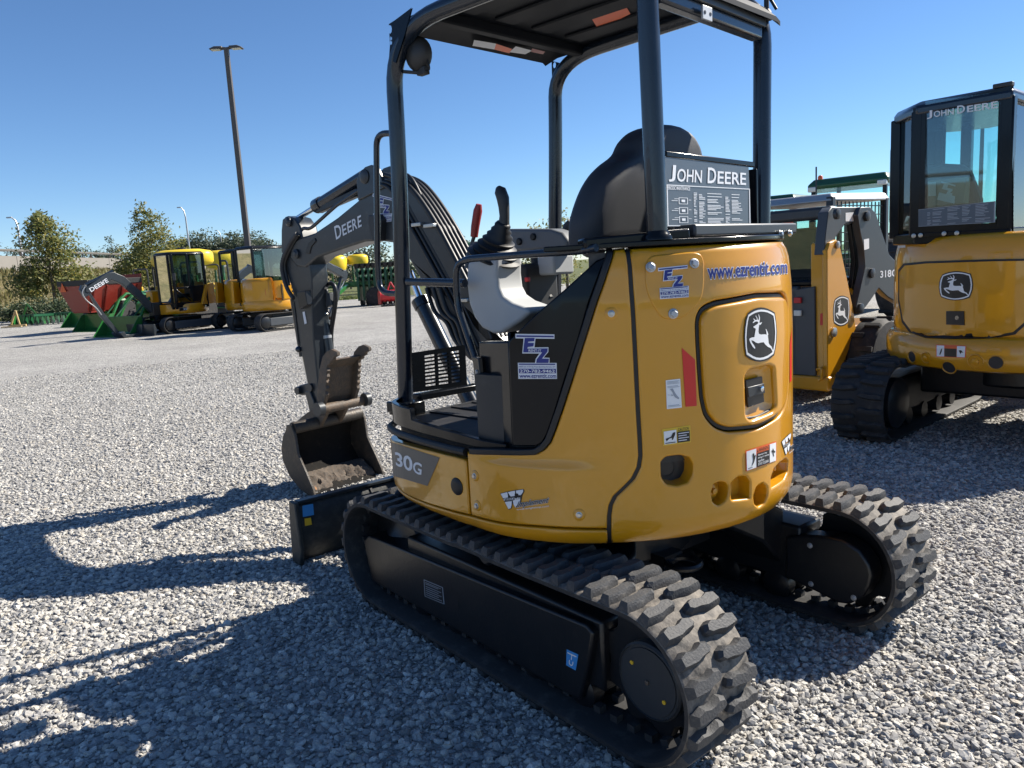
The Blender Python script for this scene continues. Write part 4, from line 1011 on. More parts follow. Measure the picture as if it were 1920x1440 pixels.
rbv = BVHTree.FromPolygons([tuple(v) for v in b.v], b.f)
for y in (-.29, -.07, .15, .37):
    obj('roof_rib', B(HM).box((.04, y, 2.549), (.56, .115, .016)), 'roof_black', roof, .007)
obj('roof_cross_beam', B(HM).box((.40, .005, 2.535), (.05, .93, .045)), 'roof_black', roof, .006)
obj('roof_cross_beam', B(HM).box((-.30, .02, 2.535), (.05, .86, .045)), 'roof_black', roof, .006)
rbm = B(HM).bar((-.568, .38, 2.388), (-.552, -.335, 2.388), .05, .085)
rb = obj('rear_beam', rbm, 'tube_black', EX, .01)
obj('rear_channel', B(HM).bar((-.602, .38, 2.40), (-.586, -.335, 2.40), .012, .028), 'steel_dark', rb, .003)
bp = hpx((1326, 25), X=-.608); obj('light_bracket', B(HM).box((-.606, bp.y, bp.z), (.008, .062, .045)), 'galv', rb, .002)
for d in (-.018, .018): obj('bracket_hole', B(HM).lathe((-.610, bp.y+d, bp.z), (-1, 0, 0), [(.007, 0), (.006, .0015)], 10), 'black_print', rb, 0)
obj('roof_cable', B(HM).tube(arc_path([(-.50, -.36, 2.60), (-.55, -.38, 2.56), (-.60, -.40, 2.46)], .04), .006, 6), 'hose', roof)
obj('antenna_foot', B(HM).cyl((-.56, -.40, 2.44), (-.56, -.40, 2.56), .010, 10).lathe((-.56, -.40, 2.43), (0, 0, 1), [(.022, 0), (.018, .03), (.010, .04)], 12), 'dark_plastic', roof, 0, 40)
for q, mt in (([(889,74),(930,81),(927,92),(886,85)], 'white_print'), ([(930,81),(960,91),(955,99),(927,92)], 'orange'), ([(967,86),(998,94),(985,101),(955,97)], 'white_print'), ([(998,90),(1022,96),(1018,101),(994,96)], 'red_paint'), ([(1110,35),(1172,8),(1182,25),(1122,55)], 'orange')):
    decal('roof_label', rect2d(0, 0, 1, 1, 2), quadmap(q), on_plane((0, 0, 2.532 if mt != 'orange' or q[0][0] < 1000 else 2.549), (0, 0, 1)), mt, roof, .002)
# gusset plates with holes at the front corners
def gusset(Y, pts, holes):
    P = [hpx(p, Y=Y) for p in pts]; H = []
    for c, r_ in holes:
        q = hpx(c, Y=Y); H.append([(q.x+r_*math.cos(a), q.z+r_*1.3*math.sin(a)) for a in np.linspace(0, 2*PI, 9)[:-1]])
    v, f = fill2d([(p.x, p.z) for p in P], H)
    b = B(HM); n = len(v); b.add([(x, Y, z) for x, z in v]+[(x, Y-.006, z) for x, z in v], list(f)+[tuple(i+n for i in q[::-1]) for q in f])
    bm_ = obj('gusset_plate', b, 'black_paint', EX, 0, 0)
gusset(.53, [(729,45),(740,38),(772,14),(760,60),(742,118),(729,112),(731,85)], [((731, 55), .013), ((733, 72), .007), ((733, 80), .007)])
gusset(-.50, [(1034,114),(1058,120),(1048,160),(1038,178),(1035,150)], [((1039, 122), .012), ((1045, 136), .007), ((1041, 144), .007)])
# work lamp on the front left post
LC = hpx((785, 102), Y=.44)
wk = obj('work_lamp', B(HM).ell(LC, (.062, .050, .070), 18, 12), 'dark_plastic', EX)
obj('lamp_bracket', B(HM).bar(LC+Vector((-.01, 0, -.075)), hpx((752, 134), Y=.48), .02, .012).box(LC+Vector((-.02, 0, -.070)), (.05, .03, .03)), 'dark_plastic', wk, .003)
obj('lamp_wire', B(HM).tube(arc_path([LC+Vector((-.05, .0, -.02)), LC+Vector((-.065, 0, -.07)), LC+Vector((-.05, 0, -.075)), LC+Vector((-.02, 0, -.06))], .02), .003, 6), 'hose', wk)
# hand rails
def rail(pts, r, R=.05, name='hand_rail', mat='tube_black'): return obj(name, B(HM).tube(arc_path(pts, R, 6), r, 12), mat, EX, 0, 60)
rail([hpx(p, Y=.50) for p in [(745,250),(706,250),(706,300),(708,500),(712,549),(760,551)]], .0135, .07)
rail([hpx(p, Y=.52) for p in [(765,528),(872,531)]], .017)
rail([hpx(p, Y=.60) for p in [(1118,464),(1092,470),(960,479),(872,486),(855,500),(857,570),(897,690)]], .0135, .05)
# louvred panel at the front edge of the floor
tl, tr, br_, bl = [hpx(p, X=.775) for p in ((773,662),(872,647),(876,722),(775,736))]
def vq(u, v): return bl.lerp(br_, u).lerp(tl.lerp(tr, u), v)
holes = []
for (u0, u1) in ((.22, .425), (.465, .665), (.705, .90)):
    for k in range(9):
        v0 = .10+k*.092; holes.append([(u0, v0), (u1, v0), (u1, v0+.052), (u0, v0+.052)])
v, f = fill2d([(0, 0), (1, 0), (1, 1), (0, 1)], holes)
b = B(HM); n_ = len(v); b.add([vq(*p) for p in v]+[vq(*p)+Vector((.012, 0, 0)) for p in v], list(f)+[tuple(i+n_ for i in q[::-1]) for q in f])
obj('louvre_panel', b, 'black_paint', EX, 0, 0)
obj('front_ledge', B(HM).bar(bl+Vector((-.02, 0, -.02)), br_+Vector((-.02, -.3, -.02)), .06, .03), 'black_paint', EX, .006)
# ---- seat
XS = -.27
lf = [hpx(p, X=XS) for p in [(1078,462),(1076,416),(1088,366),(1104,333),(1123,311),(1147,291),(1158,267),(1178,247),(1205,240)]]
yc = (hpx((1272, 278), X=XS).y+hpx((1158, 267), X=XS).y)/2
half = [(p.y-yc, p.z) for p in lf]
_cr = [Vector((a, z, 0)) for a, z in half]
half = []
for i in range(len(_cr)-1):
    p0_, p1_, p2_, p3_ = _cr[max(i-1, 0)], _cr[i], _cr[i+1], _cr[min(i+2, len(_cr)-1)]
    for t in (0, .25, .5, .75): q_ = .5*(2*p1_+(p2_-p0_)*t+(2*p0_-5*p1_+4*p2_-p3_)*t*t+(3*p1_-p0_-3*p2_+p3_)*t**3); half.append((q_.x, q_.y))
half.append((_cr[-1].x, _cr[-1].y))
prof = half + [(0, half[-1][1]+.002)] + [(-a, z) for a, z in half[::-1]]
zc = sum(p[1] for p in prof)/len(prof)
def srg(dx, k):
    return [(XS+dx-(z-1.55)*.10, yc+a*k, zc+(z-zc)*(1-(1-k)*.6)) for a, z in prof]
se = thing_seat = obj('seat_backrest', B(HM).loft([srg(.080, .70), srg(.075, .80), srg(.066, .89), srg(.05, .96), srg(.025, 1.0), srg(-.025, 1.0), srg(-.05, .965), srg(-.066, .91), srg(-.076, .84), srg(-.082, .74)]), 'seat', EX, 0, 50)
obj('seat_shell', B(HM).loft([[(XS+dx-(z-1.5)*.10, yc+a*k, z) for a, z in [(.15, 1.36), (.15, 1.55), (.13, 1.70), (-.13, 1.70), (-.15, 1.55), (-.15, 1.36)]] for dx, k in ((-.06, 1), (-.082, .97))]), 'dark_plastic', se, .006)
obj('seat_cushion', B(HM).box((XS+.27, yc, 1.26), (.46, .46, .13)), 'seat', EX, .04, 60, 4)
bk = hpx((1113, 452), Y=.36); obj('belt_buckle', B(HM).box(bk, (.05, .02, .03)), 'chrome', EX, .004)
obj('seat_hinge', B(HM).lathe(hpx((1105, 455), Y=.34), (0, 1, 0), [(.055, -.04), (.055, 0), (.04, .01)], 18), 'dark_plastic', EX, 0, 40)
# sign plate between the rear posts
pq = [hpx(p, X=-.575) for p in ((1246,292),(1404,312),(1409,426),(1248,426))]
pn = obj('sign_plate', B(HM).prism(pq, (.008, 0, 0)), 'print_dark', EX, .002)
obj('sign_rail', B(HM).bar(hpx((1246, 289), X=-.57), hpx((1412, 309), X=-.57), .016, .02), 'black_paint', pn, .004)
obj('sign_post', B(HM).bar(hpx((1408, 318), X=-.562), hpx((1410, 428), X=-.562), .05, .012), 'black_paint', pn, .003)
sp_ = on_plane(HM @ Vector((-.575, 0, 0)), HM.to_3x3() @ Vector((1, 0, 0)))
mp = quadmap([(1255, 309), (1398, 319), (1398, 347), (1253, 340)])
decal('sign_lettering', join2d(place2d(text2d('J', .014), (0, -.02, .075, 1)), place2d(text2d('OHN', .014), (.095, 0, .40, .80))), mp, sp_, 'white_print', pn, .002)
decal('sign_lettering', join2d(place2d(text2d('D', .014), (.475, 0, .585, 1)), place2d(text2d('EERE', .014), (.605, 0, 1, .80))), mp, sp_, 'white_print', pn, .002)
mp = quadmap([(1249, 346), (1405, 354), (1406, 424), (1251, 424)])
ch = decal('chart_frame', fill2d([(0, 0), (1, 0), (1, 1), (0, 1)], [[(.01, .02), (.99, .02), (.99, .98), (.01, .98)]]), mp, sp_, 'white_print', pn, .002)
decal('chart_heading', place2d(text2d('PERIODIC MAINTENANCE', .012), (.005, .88, .26, .97)), mp, sp_, 'white_print', ch, .002)
rr_ = random.Random(3); ls = []
for i in range(22):
    y = .04+i*.037
    for x0, x1 in ((.30, .34), (.36, .44), (.46, .66), (.68, .74), (.76, .90)):
        if rr_.random() < .8: ls.append(rect2d(x0, y, x0+(x1-x0)*(.45+.55*rr_.random()), y+.016, 1))
for (cx, cy) in ((.18, .62), (.18, .38), (.18, .16)):
    ls += [rect2d(cx-.05, cy-.08, cx+.05, cy-.07, 1), rect2d(cx-.05, cy+.07, cx+.05, cy+.08, 1), rect2d(cx-.05, cy-.07, cx-.044, cy+.07, 1), rect2d(cx+.044, cy-.07, cx+.05, cy+.07, 1), rect2d(cx-.13, cy-.006, cx-.06, cy+.006, 1), rect2d(cx-.1, cy+.04, cx-.05, cy+.05, 1), rect2d(cx-.02, cy-.03, cx+.02, cy+.03, 1), rect2d(cx+.06, cy+.02, cx+.09, cy+.03, 1)]
cl = decal('chart_lines', join2d(*ls), mp, sp_, 'white_print', ch, .002); cl['kind'] = 'stuff'
# ---- left console, joystick, levers, right console
co = obj('left_console', B(HM).prism([hpx(p, Y=.46) for p in [(876,490),(873,527),(878,569),(888,596),(902,615),(923,626),(940,625),(973,604),(994,586),(986,578),(958,568),(941,556),(933,540),(930,515),(930,478)]], (0, -.15, 0)), 'grey_plastic', EX, .016, 40, 4)
p0, p1 = hpx((926, 484), Y=.38), hpx((944, 417), Y=.38); ax = (p1-p0); L_ = ax.length
bo = []
for k in range(15):
    t = k/14; r_ = .085*(1-t)**1.3+.027; bo.append((r_*(1.10 if k % 2 else .94), L_*t))
js = obj('joystick_boot', B(HM).lathe(p0, ax, bo, 22), 'gasket', EX, 0, 70)
g = [hpx(p, Y=.38) for p in [(945,420),(946,405),(945,388),(943,372),(938,358),(934,352)]]
obj('joystick_grip', B(HM).tube(g, [.022, .020, .022, .025, .024, .012], 14), 'dark_plastic', js, 0, 60)
lv = obj('lever', B(HM).tube([hpx((874, 490), Y=.30), hpx((890, 440), Y=.30)], .008, 8), 'steel_dark', EX)
obj('lever_grip', B(HM).tube([hpx(p, Y=.30) for p in [(889,444),(891,425),(896,395),(898,383)]], [.016, .018, .019, .012], 12), 'red_grip', lv, 0, 60)
obj('boot_collar', B(HM).lathe(hpx((900, 475), Y=.30), (0, 0, 1), [(.07, -.06), (.06, 0), (.03, .05)], 14), 'dark_plastic', EX, 0, 60)
rc = obj('right_console', B(HM).prism([hpx(p, Y=-.02) for p in [(945,429),(1030,429),(1052,436),(1064,452),(1062,466),(963,472),(945,455)]], (0, -.10, 0)), 'mid_plastic', EX, .014, 40, 3)
for px in ((974, 453), (1000, 444)): obj('console_knob', B(HM).lathe(hpx(px, Y=-.018), (0, 1, 0), [(.016, -.004), (.016, .006), (.012, .010)], 16), 'gasket', rc, 0, 40)
obj('monitor', B(HM).box(hpx((1042, 496), Y=-.05), (.10, .14, .09)), 'grey_plastic', EX, .012)
obj('monitor_arm', B(HM).tube(arc_path([hpx((1000, 470), Y=-.05), hpx((1010, 520), Y=-.05), hpx((1030, 560), Y=-.05)], .05), .02, 10), 'dark_plastic', EX)
obj('right_joystick', B(HM).tube([hpx(p, Y=-.16) for p in [(1060,440),(1066,425),(1072,415)]], [.02, .026, .018], 12), 'dark_plastic', EX)
obj('control_stack', B(HM).box(hpx((1000, 540), Y=.0), (.12, .22, .22)), 'dark_plastic', EX, .02)
obj('red_switch', B(HM).box(hpx((989, 524), Y=.13), (.02, .02, .02)), 'bright_red', EX, .004)
obj('console_stand', B(HM).box((.20, .36, 1.06), (.16, .12, .26)), 'dark_plastic', EX, .015)
obj('console_stand', B(HM).box((.25, -.30, 1.15), (.3, .2, .45)), 'dark_plastic', EX, .015)
# ------------------------------------------------------------------ undercarriage of the near excavator
TRK = dict(xr=-.795, xf=.79, zc=.272, R=.246)
def track_path(n_arc=22, n_str=26, R=.246, xr=-.795, xf=.79, zc=.272, sag=.006):
    P = []
    for k in range(n_str): t = k/n_str; P.append((xr+(xf-xr)*t, zc+R-sag*math.sin(PI*t)*(1.0 if abs(t-.5) > .06 else .2), 0))
    for k in range(n_arc): a = PI/2-PI*k/n_arc; P.append((xf+R*math.cos(a), zc+R*math.sin(a), 0))
    for k in range(n_str): t = k/n_str; P.append((xf+(xr-xf)*t, zc-R, 0))
    for k in range(n_arc): a = -PI/2-PI*k/n_arc; P.append((xr+R*math.cos(a), zc+R*math.sin(a), 0))
    return np.array([(p[0], p[1]) for p in P])
LUG = [(x*.80, y) for x, y in [(-.030, .149), (.016, .149), (.030, .118), (.018, .088), (.020, .066), (.034, .040), (.024, .014), (-.004, .004), (-.020, .018), (-.024, .052), (-.036, .084), (-.034, .118)]]
def make_track(parent, y0, path, width, npitch, mats=('rubber', 'rubber_top'), lugs=True, lug_h=.027, mirror=1):
    """rubber belt as one part, its tread lugs as sub-parts that share one mesh"""
    d = np.roll(path, -1, 0)-path; L_ = np.hypot(d[:, 0], d[:, 1]); cum = np.concatenate([[0], np.cumsum(L_)]); tot = cum[-1]
    tan = np.roll(path, -1, 0)-np.roll(path, 1, 0); tan /= np.hypot(tan[:, 0], tan[:, 1])[:, None]; nor = np.stack([-tan[:, 1], tan[:, 0]], -1)
    cen = path.mean(0); n = len(path); w = width/2
    b = B(); sec = [(-w, -.006), (-w+.008, .0), (w-.008, .0), (w, -.006), (w, -.020), (w-.01, -.026), (-w+.01, -.026), (-w, -.020)]
    V = []
    for i in range(n):
        for (yy, hh) in sec: V.append((path[i, 0]+nor[i, 0]*hh, y0+yy, path[i, 1]+nor[i, 1]*hh))
    m = len(sec); F = [(i*m+k, ((i+1) % n)*m+k, ((i+1) % n)*m+(k+1) % m, i*m+(k+1) % m) for i in range(n) for k in range(m)]
    b.add(V, F)
    # inner guide teeth belong to the belt
    for k in range(npitch):
        s_ = tot*k/npitch; i = int(np.searchsorted(cum, s_, 'right'))-1; i %= n; f_ = (s_-cum[i])/L_[i]
        p = path[i]+d[i]*f_; t = d[i]/L_[i]; nn = np.array([-t[1], t[0]])
        for yy in (-.045, .045):
            c = p-nn*.037; rot = Matrix(((t[0], 0, nn[0]), (0, 1, 0), (t[1], 0, nn[1])))
            b.box((c[0], y0+yy, c[1]), (.030, .03, .026), rot)
    belt = obj('track_belt', b, mats[0], parent, 0, 40)
    belt.data.materials.append(MATS['tyre'])
    for p in belt.data.polygons:
        if p.index >= len(F) or p.index % m > 2: p.material_index = 1
    if not lugs: return belt
    lm = {}
    for sd in (-1, 1):
        k_ = width/.30
        foot = [(x, y*k_*sd) for x, y in LUG]; top = [((x-.0)*.70, (y*.86+.012)*k_*sd) for x, y in LUG]; N_ = len(LUG)
        bb = B(); bb.add([(x, y, -.002) for x, y in foot]+[(x*.92, y*.985, lug_h*.55) for x, y in foot]+[(x, y, lug_h) for x, y in top],
            [tuple(range(N_))]+[(i, (i+1) % N_, N_+(i+1) % N_, N_+i) for i in range(N_)]+[(N_+i, N_+(i+1) % N_, 2*N_+(i+1) % N_, 2*N_+i) for i in range(N_)]+[tuple(range(2*N_, 3*N_))])
        o = obj('lug', bb, mats[1], belt, 0, 30); lm[sd] = o.data; bpy.data.objects.remove(o)
    for k in range(npitch):
        for sd, ph in ((1, .0), (-1, .5)):
            s_ = tot*((k+ph) % npitch)/npitch; i = (int(np.searchsorted(cum, s_, 'right'))-1) % n; f_ = (s_-cum[i])/L_[i]
            p = path[i]+d[i]*f_; t = d[i]/L_[i]; nn = np.array([-t[1], t[0]])
            o = bpy.data.objects.new('lug', lm[sd]); COL.objects.link(o); o.parent = belt
            o.matrix_local = Matrix(((t[0]*mirror, 0, nn[0], p[0]), (0, mirror, 0, y0), (t[1]*mirror, 0, nn[1], p[1]), (0, 0, 0, 1)))
    return belt
path = track_path()
make_track(EX, .625, path, .30, 62)
make_track(EX, -.625, path, .30, 62)
for sd in (1, -1):
    Y = lambda y: y*sd
    tf = B(); tf.box((-.02, Y(.60), .265), (1.20, .17, .25)); fr = obj('track_frame', tf, 'frame_black', EX, .012)
    outer = [px_plane(p, (0, .715, 0), (0, 1, 0)) for p in [(681,1014),(690,1004),(1098,1172),(1112,1188),(1104,1240),(1088,1314),(1070,1306),(697,1090)]]
    pl_ = B(); pl_.prism([(p.x, Y(.715), p.z) for p in outer], (0, Y(-.10), 0)); fp_ = obj('frame_plate', pl_, 'frame_black', fr, .010, 35, 3)
    # idler wheel and drive sprocket
    obj('idler_wheel', B().lathe((.79, Y(.56), .272), (0, sd, 0), [(.10, -.06), (.19, -.05), (.205, -.03), (.205, .03), (.19, .05), (.10, .06), (.06, .09)], 28), 'frame_black', EX, 0, 35)
    sp2 = B(); pr = []
    for k in range(36): a = 2*PI*k/36; r_ = .205 if k % 4 in (1, 2) else .175; pr.append((-.795+r_*math.cos(a), Y(.615), .272+r_*math.sin(a)))
    sp2.prism(pr, (0, Y(.04), 0)); spk = obj('drive_sprocket', sp2, 'frame_black', EX, .004)
    obj('sprocket_hub', B().lathe((-.815, Y(.655), .262), (0, sd, 0), [(.125, -.02), (.125, .03), (.118, .037), (.116, .032), (.108, .032), (.107, .036), (.02, .038)], 34), 'steel_dark', spk, 0, 25)
    obj('hub_bolt', B().lathe((-.815, Y(.655), .262), (0, sd, 0), [(.008, .036), (.008, .043), (.005, .045)], 10), 'rust_steel', spk, 0)
    for a in (.6, 3.7): obj('hub_bolt', B().lathe((-.815+.075*math.cos(a), Y(.655), .262+.075*math.sin(a)), (0, sd, 0), [(.007, .034), (.007, .040)], 8), 'yellow_print', spk, 0)
    for X in (-.50, -.25, 0., .25, .50): obj('bottom_roller', B().lathe((X, Y(.60), .10), (0, sd, 0), [(.05, -.09), (.065, -.08), (.065, -.03), (.045, -.02), (.045, .02), (.065, .03), (.065, .08), (.05, .09)], 16), 'frame_black', EX, 0, 35)
    obj('top_roller', B().lathe((.0, Y(.61), .452), (0, sd, 0), [(.03, -.06), (.04, -.05), (.04, .07), (.03, .08)], 14), 'frame_black', EX, 0, 35)
    # travel motor cover on the inner side
    mc = [px_plane(p, (0, -.50, 0), (0, 1, 0)) for p in [(1472,1007),(1510,1003),(1548,1006),(1580,1013),(1612,1033),(1630,1060),(1635,1080),(1630,1100),(1617,1121),(1591,1134),(1569,1131),(1533,1112),(1505,1099),(1472,1082)]]
    cvr = obj('motor_cover', B().prism([(p.x, Y(.50), p.z) for p in mc], (0, Y(.09), 0)), 'frame_black', EX, .012, 35, 3)
    for px in ((1518, 1023), (1520, 1095), (1600, 1121)):
        q = px_plane(px, (0, -.498, 0), (0, 1, 0)); hexbolt((q.x, Y(.50), q.z), (0, -sd, 0), .009, 'galv', cvr)
    # legs of the centre frame
    for X, rx in ((-.42, -.18), (.42, .18)):
        obj('frame_leg', B().loft([[(rx-.16, Y(.20), .46), (rx+.16, Y(.20), .46), (rx+.16, Y(.20), .585), (rx-.16, Y(.20), .585)], [(X-.10, Y(.40), .33), (X+.10, Y(.40), .33), (X+.10, Y(.40), .52), (X-.10, Y(.40), .52)], [(X-.11, Y(.54), .18), (X+.11, Y(.54), .18), (X+.11, Y(.54), .44), (X-.11, Y(.54), .44)]]), 'frame_black', EX, .012)
    if sd == 1:
        opl = on_plane((0, .715, 0), (0, 1, 0))
        mp = quadmap([(795, 1086), (831, 1101), (834, 1133), (797, 1118)])
        ip = decal('identity_plate', rect2d(0, 0, 1, 1, 2), mp, opl, 'print_grey', fp_, .0015)
        decal('identity_plate_face', rect2d(.04, .04, .96, .96, 2), mp, opl, 'black_print', ip, .0025)
        decal('identity_plate_text', join2d(*[rect2d(.1, y, .9-.15*(i % 2), y+.035, 1) for i, y in enumerate((.85, .77, .62, .5, .38, .26, .14))]), mp, opl, 'print_grey', ip, .0035)['kind'] = 'stuff'
        decal('frame_hole', rect2d(0, 0, 1, 1, 1), quadmap([(842, 1107), (860, 1113), (860, 1146), (843, 1141)]), opl, 'black_print', fp_, .0012)
        mp = quadmap([(1063, 1217), (1085, 1227), (1080, 1257), (1062, 1247)])
        tg = decal('lifting_sticker', rect2d(0, 0, 1, 1, 2), mp, opl, 'sky_blue', fp_, .0015)
        hk = [(.5+.22*math.cos(a), .38+.22*math.sin(a)) for a in np.linspace(.2*PI, -1.2*PI, 12)]
        hk2 = [(.5+.14*math.cos(a), .38+.14*math.sin(a)) for a in np.linspace(.2*PI, -1.2*PI, 12)][::-1]
        decal('lifting_sticker_mark', join2d(fill2d(hk+hk2), rect2d(.46, .55, .54, .85, 1), rect2d(.1, .82, .9, .88, 1)), mp, opl, 'white', tg, .0025)
obj('centre_frame', B().lathe((0, 0, .30), (0, 0, 1), [(.33, .02), (.36, .06), (.36, .18), (.40, .20), (.40, .245)], 32).box((0, 0, .43), (.62, .62, .22)), 'frame_black', EX, 0, 35)
obj('slew_ring', B().lathe((0, 0, .548), (0, 0, 1), [(.37, 0), (.37, .055), (.33, .055)], 36), 'steel_dark', EX, 0, 35)
te = [Vector((-.46+.062*math.cos(a), .06+.062*math.sin(a), .36)) for a in np.linspace(0, 2*PI, 19)[:-1]]
obj('tow_eye', B().tube(te, .014, 8, closed=True).box((-.37, .06, .365), (.08, .11, .04)), 'frame_black', EX)
# ---- blade
BX = 1.60
bprof = [(BX, .345), (BX-.035, .30), (BX-.05, .22), (BX-.045, .13), (BX-.015, .05), (BX+.02, .012), (BX+.035, .012), (BX+.0, .06), (BX-.025, .14), (BX-.03, .22), (BX-.015, .30), (BX+.02, .345)]
bl_ = obj('blade', B().prism([(x, .76, z) for x, z in bprof], (0, -1.52, 0)), 'blade_steel', EX, 0, 40)
for Y in (.76, -.785): obj('blade_end', B().prism([(BX-.045, Y, .36), (BX+.03, Y, .36), (BX+.05, Y, .20), (BX+.065, Y, .01), (BX-.035, Y, .005), (BX-.065, Y, .10), (BX-.055, Y, .24)], (0, .025, 0)), 'blade_steel', bl_, .006)
obj('blade_top_rib', B().bar((BX+.0, .755, .352), (BX+.0, -.755, .352), .05, .016), 'boom_grey', bl_, .003)
for Y in (.30, -.30):
    obj('blade_rib', B().prism([(BX-.012, Y, .34), (BX-.045, Y, .30), (BX-.16, Y, .20), (BX-.16, Y, .09), (BX-.04, Y, .05)], (0, .02, 0)), 'frame_black', bl_, .004)
    obj('blade_arm', B().bar((BX-.05, Y*.9, .17), (.42, Y*.8, .34), .09, .13), 'frame_black', EX, .012)
obj('blade_cylinder', B().cyl((.30, 0, .42), (1.05, 0, .30), .045, 16).cyl((1.05, 0, .30), (BX-.05, 0, .22), .025, 12), 'frame_black', EX, 0, 40)
obp = on_plane((BX-.052, 0, 0), (1, 0, .0))
decal('blade_sticker', rect2d(0, 0, 1, 1, 4), quadmap([(566, 948), (586, 944), (588, 965), (567, 969)]), obp, 'sky_blue', bl_, .006)
decal('blade_sticker', rect2d(0, 0, 1, 1, 4), quadmap([(570, 972), (582, 970), (584, 983), (571, 986)]), obp, 'yellow_print', bl_, .006)

# ------------------------------------------------------------------ boom, arm, thumb and bucket
BPH = rad(9.0); BO = Vector((.80, -.48, 0)); BN = Vector((-math.sin(BPH), math.cos(BPH), 0)); BD = Vector((math.cos(BPH), math.sin(BPH), 0))
def bpx(p, off=0.0): return px_plane(p, BO+BN*off, BN)
def bprism(name, pts, off, wid, mat, parent, bevel=.008, smooth=35): return obj(name, B().prism([bpx(p, off) for p in pts], BN*(-wid)), mat, parent, bevel, smooth)
def bpt(b_, z, n=0.0): return BO+BD*b_+BN*n+Vector((0, 0, z))
BOOMPX = [(556,500),(543,484),(546,458),(560,446),(574,442),(589,437),(632,408),(671,376),(680,352),(700,336),(730,330),(757,342),(785,372),(820,425),(857,495),(890,560),(930,650),(885,668),(845,610),(800,545),(770,492),(745,456),(714,452),(683,453),(640,467),(594,483),(572,502)]
_bp = [bpx(p, .085) for p in BOOMPX]; _ki = BOOMPX.index((930, 650))
_bp[_ki+1:_ki+1] = [bpt(.16, .84, .085), bpt(.08, .74, .085), bpt(-.03, .78, .085), bpt(-.01, .90, .085)][::1]
boom = obj('boom', B().prism(_bp, BN*-.17), 'boom_grey', EX, .014)
obj('boom_swing_post', B().box(bpt(.05, .86), (.26, .24, .44), Matrix.Rotation(BPH, 3, 'Z')).box(bpt(-.10, .80), (.28, .20, .16), Matrix.Rotation(BPH, 3, 'Z')), 'frame_black', EX, .02)
for off in (.0, .15):
    obj('boom_lug', B().prism([bpx(p, .097)-BN*off for p in [(671,376),(668,340),(672,326),(684,313),(695,309),(706,313),(714,330),(720,352)]], BN*-.026), 'boom_grey', boom, .005)
b = B(); P = bpx((683, 331), .10); b.lathe(P, BN, [(.045, -.02), (.045, .004), (.03, .012), (.018, .014)], 18); obj('lug_pin', b, 'steel_dark', boom, 0, 35)
bprism('boom_rib', [(573,468),(578,455),(590,446),(592,452),(583,463),(580,476),(573,476)], .092, .01, 'frame_black', boom, .003)
obn = on_plane(BO+BN*.085, BN)
mp = quadmap([(627, 425), (677, 397), (679, 424), (631, 449)])
decal('boom_lettering', join2d(place2d(text2d('D', .016), (0, -.02, .24, 1.0)), place2d(text2d('E', .016), (.28, .0, .44, .80)), place2d(text2d('E', .016), (.48, 0, .64, .80)), place2d(text2d('R', .016), (.67, 0, .84, .80)), place2d(text2d('E', .016), (.87, 0, 1.0, .80))), mp, obn, 'white_print', boom, .003)
ez_sticker(boom, [(699, 362), (738, 372), (735, 415), (698, 420)], obn, .003)
obj('boom_lamp', B().prism([bpx(p, .13) for p in [(690,404),(708,402),(715,412),(712,452),(697,452),(690,420)]], BN*-.06), 'dark_plastic', boom, .006)
# arm cylinder with rod, steel pipes, hoses
c0, c1, c2 = bpx((683, 331)), bpx((592, 388)), bpx((546, 417))
cy_ = obj('arm_cylinder', B().cyl(c0, c1, .043, 18).lathe(c1, c1-c0, [(.050, -.08), (.052, -.01), (.046, .0), (.03, .006)], 18), 'tube_black', EX, 0, 40)
obj('cylinder_rod', B().cyl(c1, c2, .020, 14), 'chrome', cy_, 0, 40)
obj('cylinder_guard', B().prism([bpx(p, .03) for p in [(586,392),(594,400),(668,368),(668,352)]], BN*-.05), 'frame_black', cy_, .006)
obj('rod_eye', B().lathe(c2, BN, [(.042, -.035), (.042, .035)], 16), 'boom_grey', cy_, 0, 40)
obj('steel_pipe', B().tube(arc_path([bpx(p, .055) for p in [(700,340),(668,360),(632,384),(581,430),(568,427),(560,437)]], .06), .0125, 8), 'tube_black', boom, 0, 60)
for k in range(6):
    d_ = k*8.5
    pth = arc_path([bpx((x+d_*.9, y-d_*.5), .095-.010*k) for x, y in [(712,345),(733,352),(752,392),(800,478),(850,570),(890,655)]], .12, 5)
    obj('boom_hose', B().tube(pth, .013, 8), 'hose', boom, 0, 60)
for k in range(5):
    pth = arc_path([bpx((x, y), .075)-BN*(.036*k)+Vector((.006, 0, .016)) for x, y in [(722,332),(757,342),(785,372),(820,425),(857,495),(890,560),(925,640)]], .12, 5)
    obj('boom_hose', B().tube(pth, .016, 8), 'hose', boom, 0, 60)
for px in ((783, 421), (806, 423), (870, 563)): obj('hose_clamp', B().box(bpx(px, .10), (.085, .035, .022), Matrix.Rotation(BPH, 3, 'Z')), 'zinc', boom, .004)
d0, d1, d2 = bpx((858, 705), .02), bpx((787, 560), .02), bpx((768, 510), .02); d0 = d0+(d0-d1)*.75
bc = obj('boom_cylinder', B().cyl(d0, d1, .052, 18).lathe(d1, d1-d0, [(.060, -.06), (.060, -.005), (.05, .0)], 18), 'tube_black', EX, 0, 40)
obj('cylinder_rod', B().cyl(d1, d2, .024, 14), 'chrome', bc, 0, 40)
for k in range(3):
    obj('boom_hose', B().tube(arc_path([bpx(p, .10+.02*k) for p in [(800+k*12,540),(815+k*12,590),(838+k*10,600),(852+k*8,640),(885,672)]], .1), .014, 8), 'hose', boom, 0, 60)
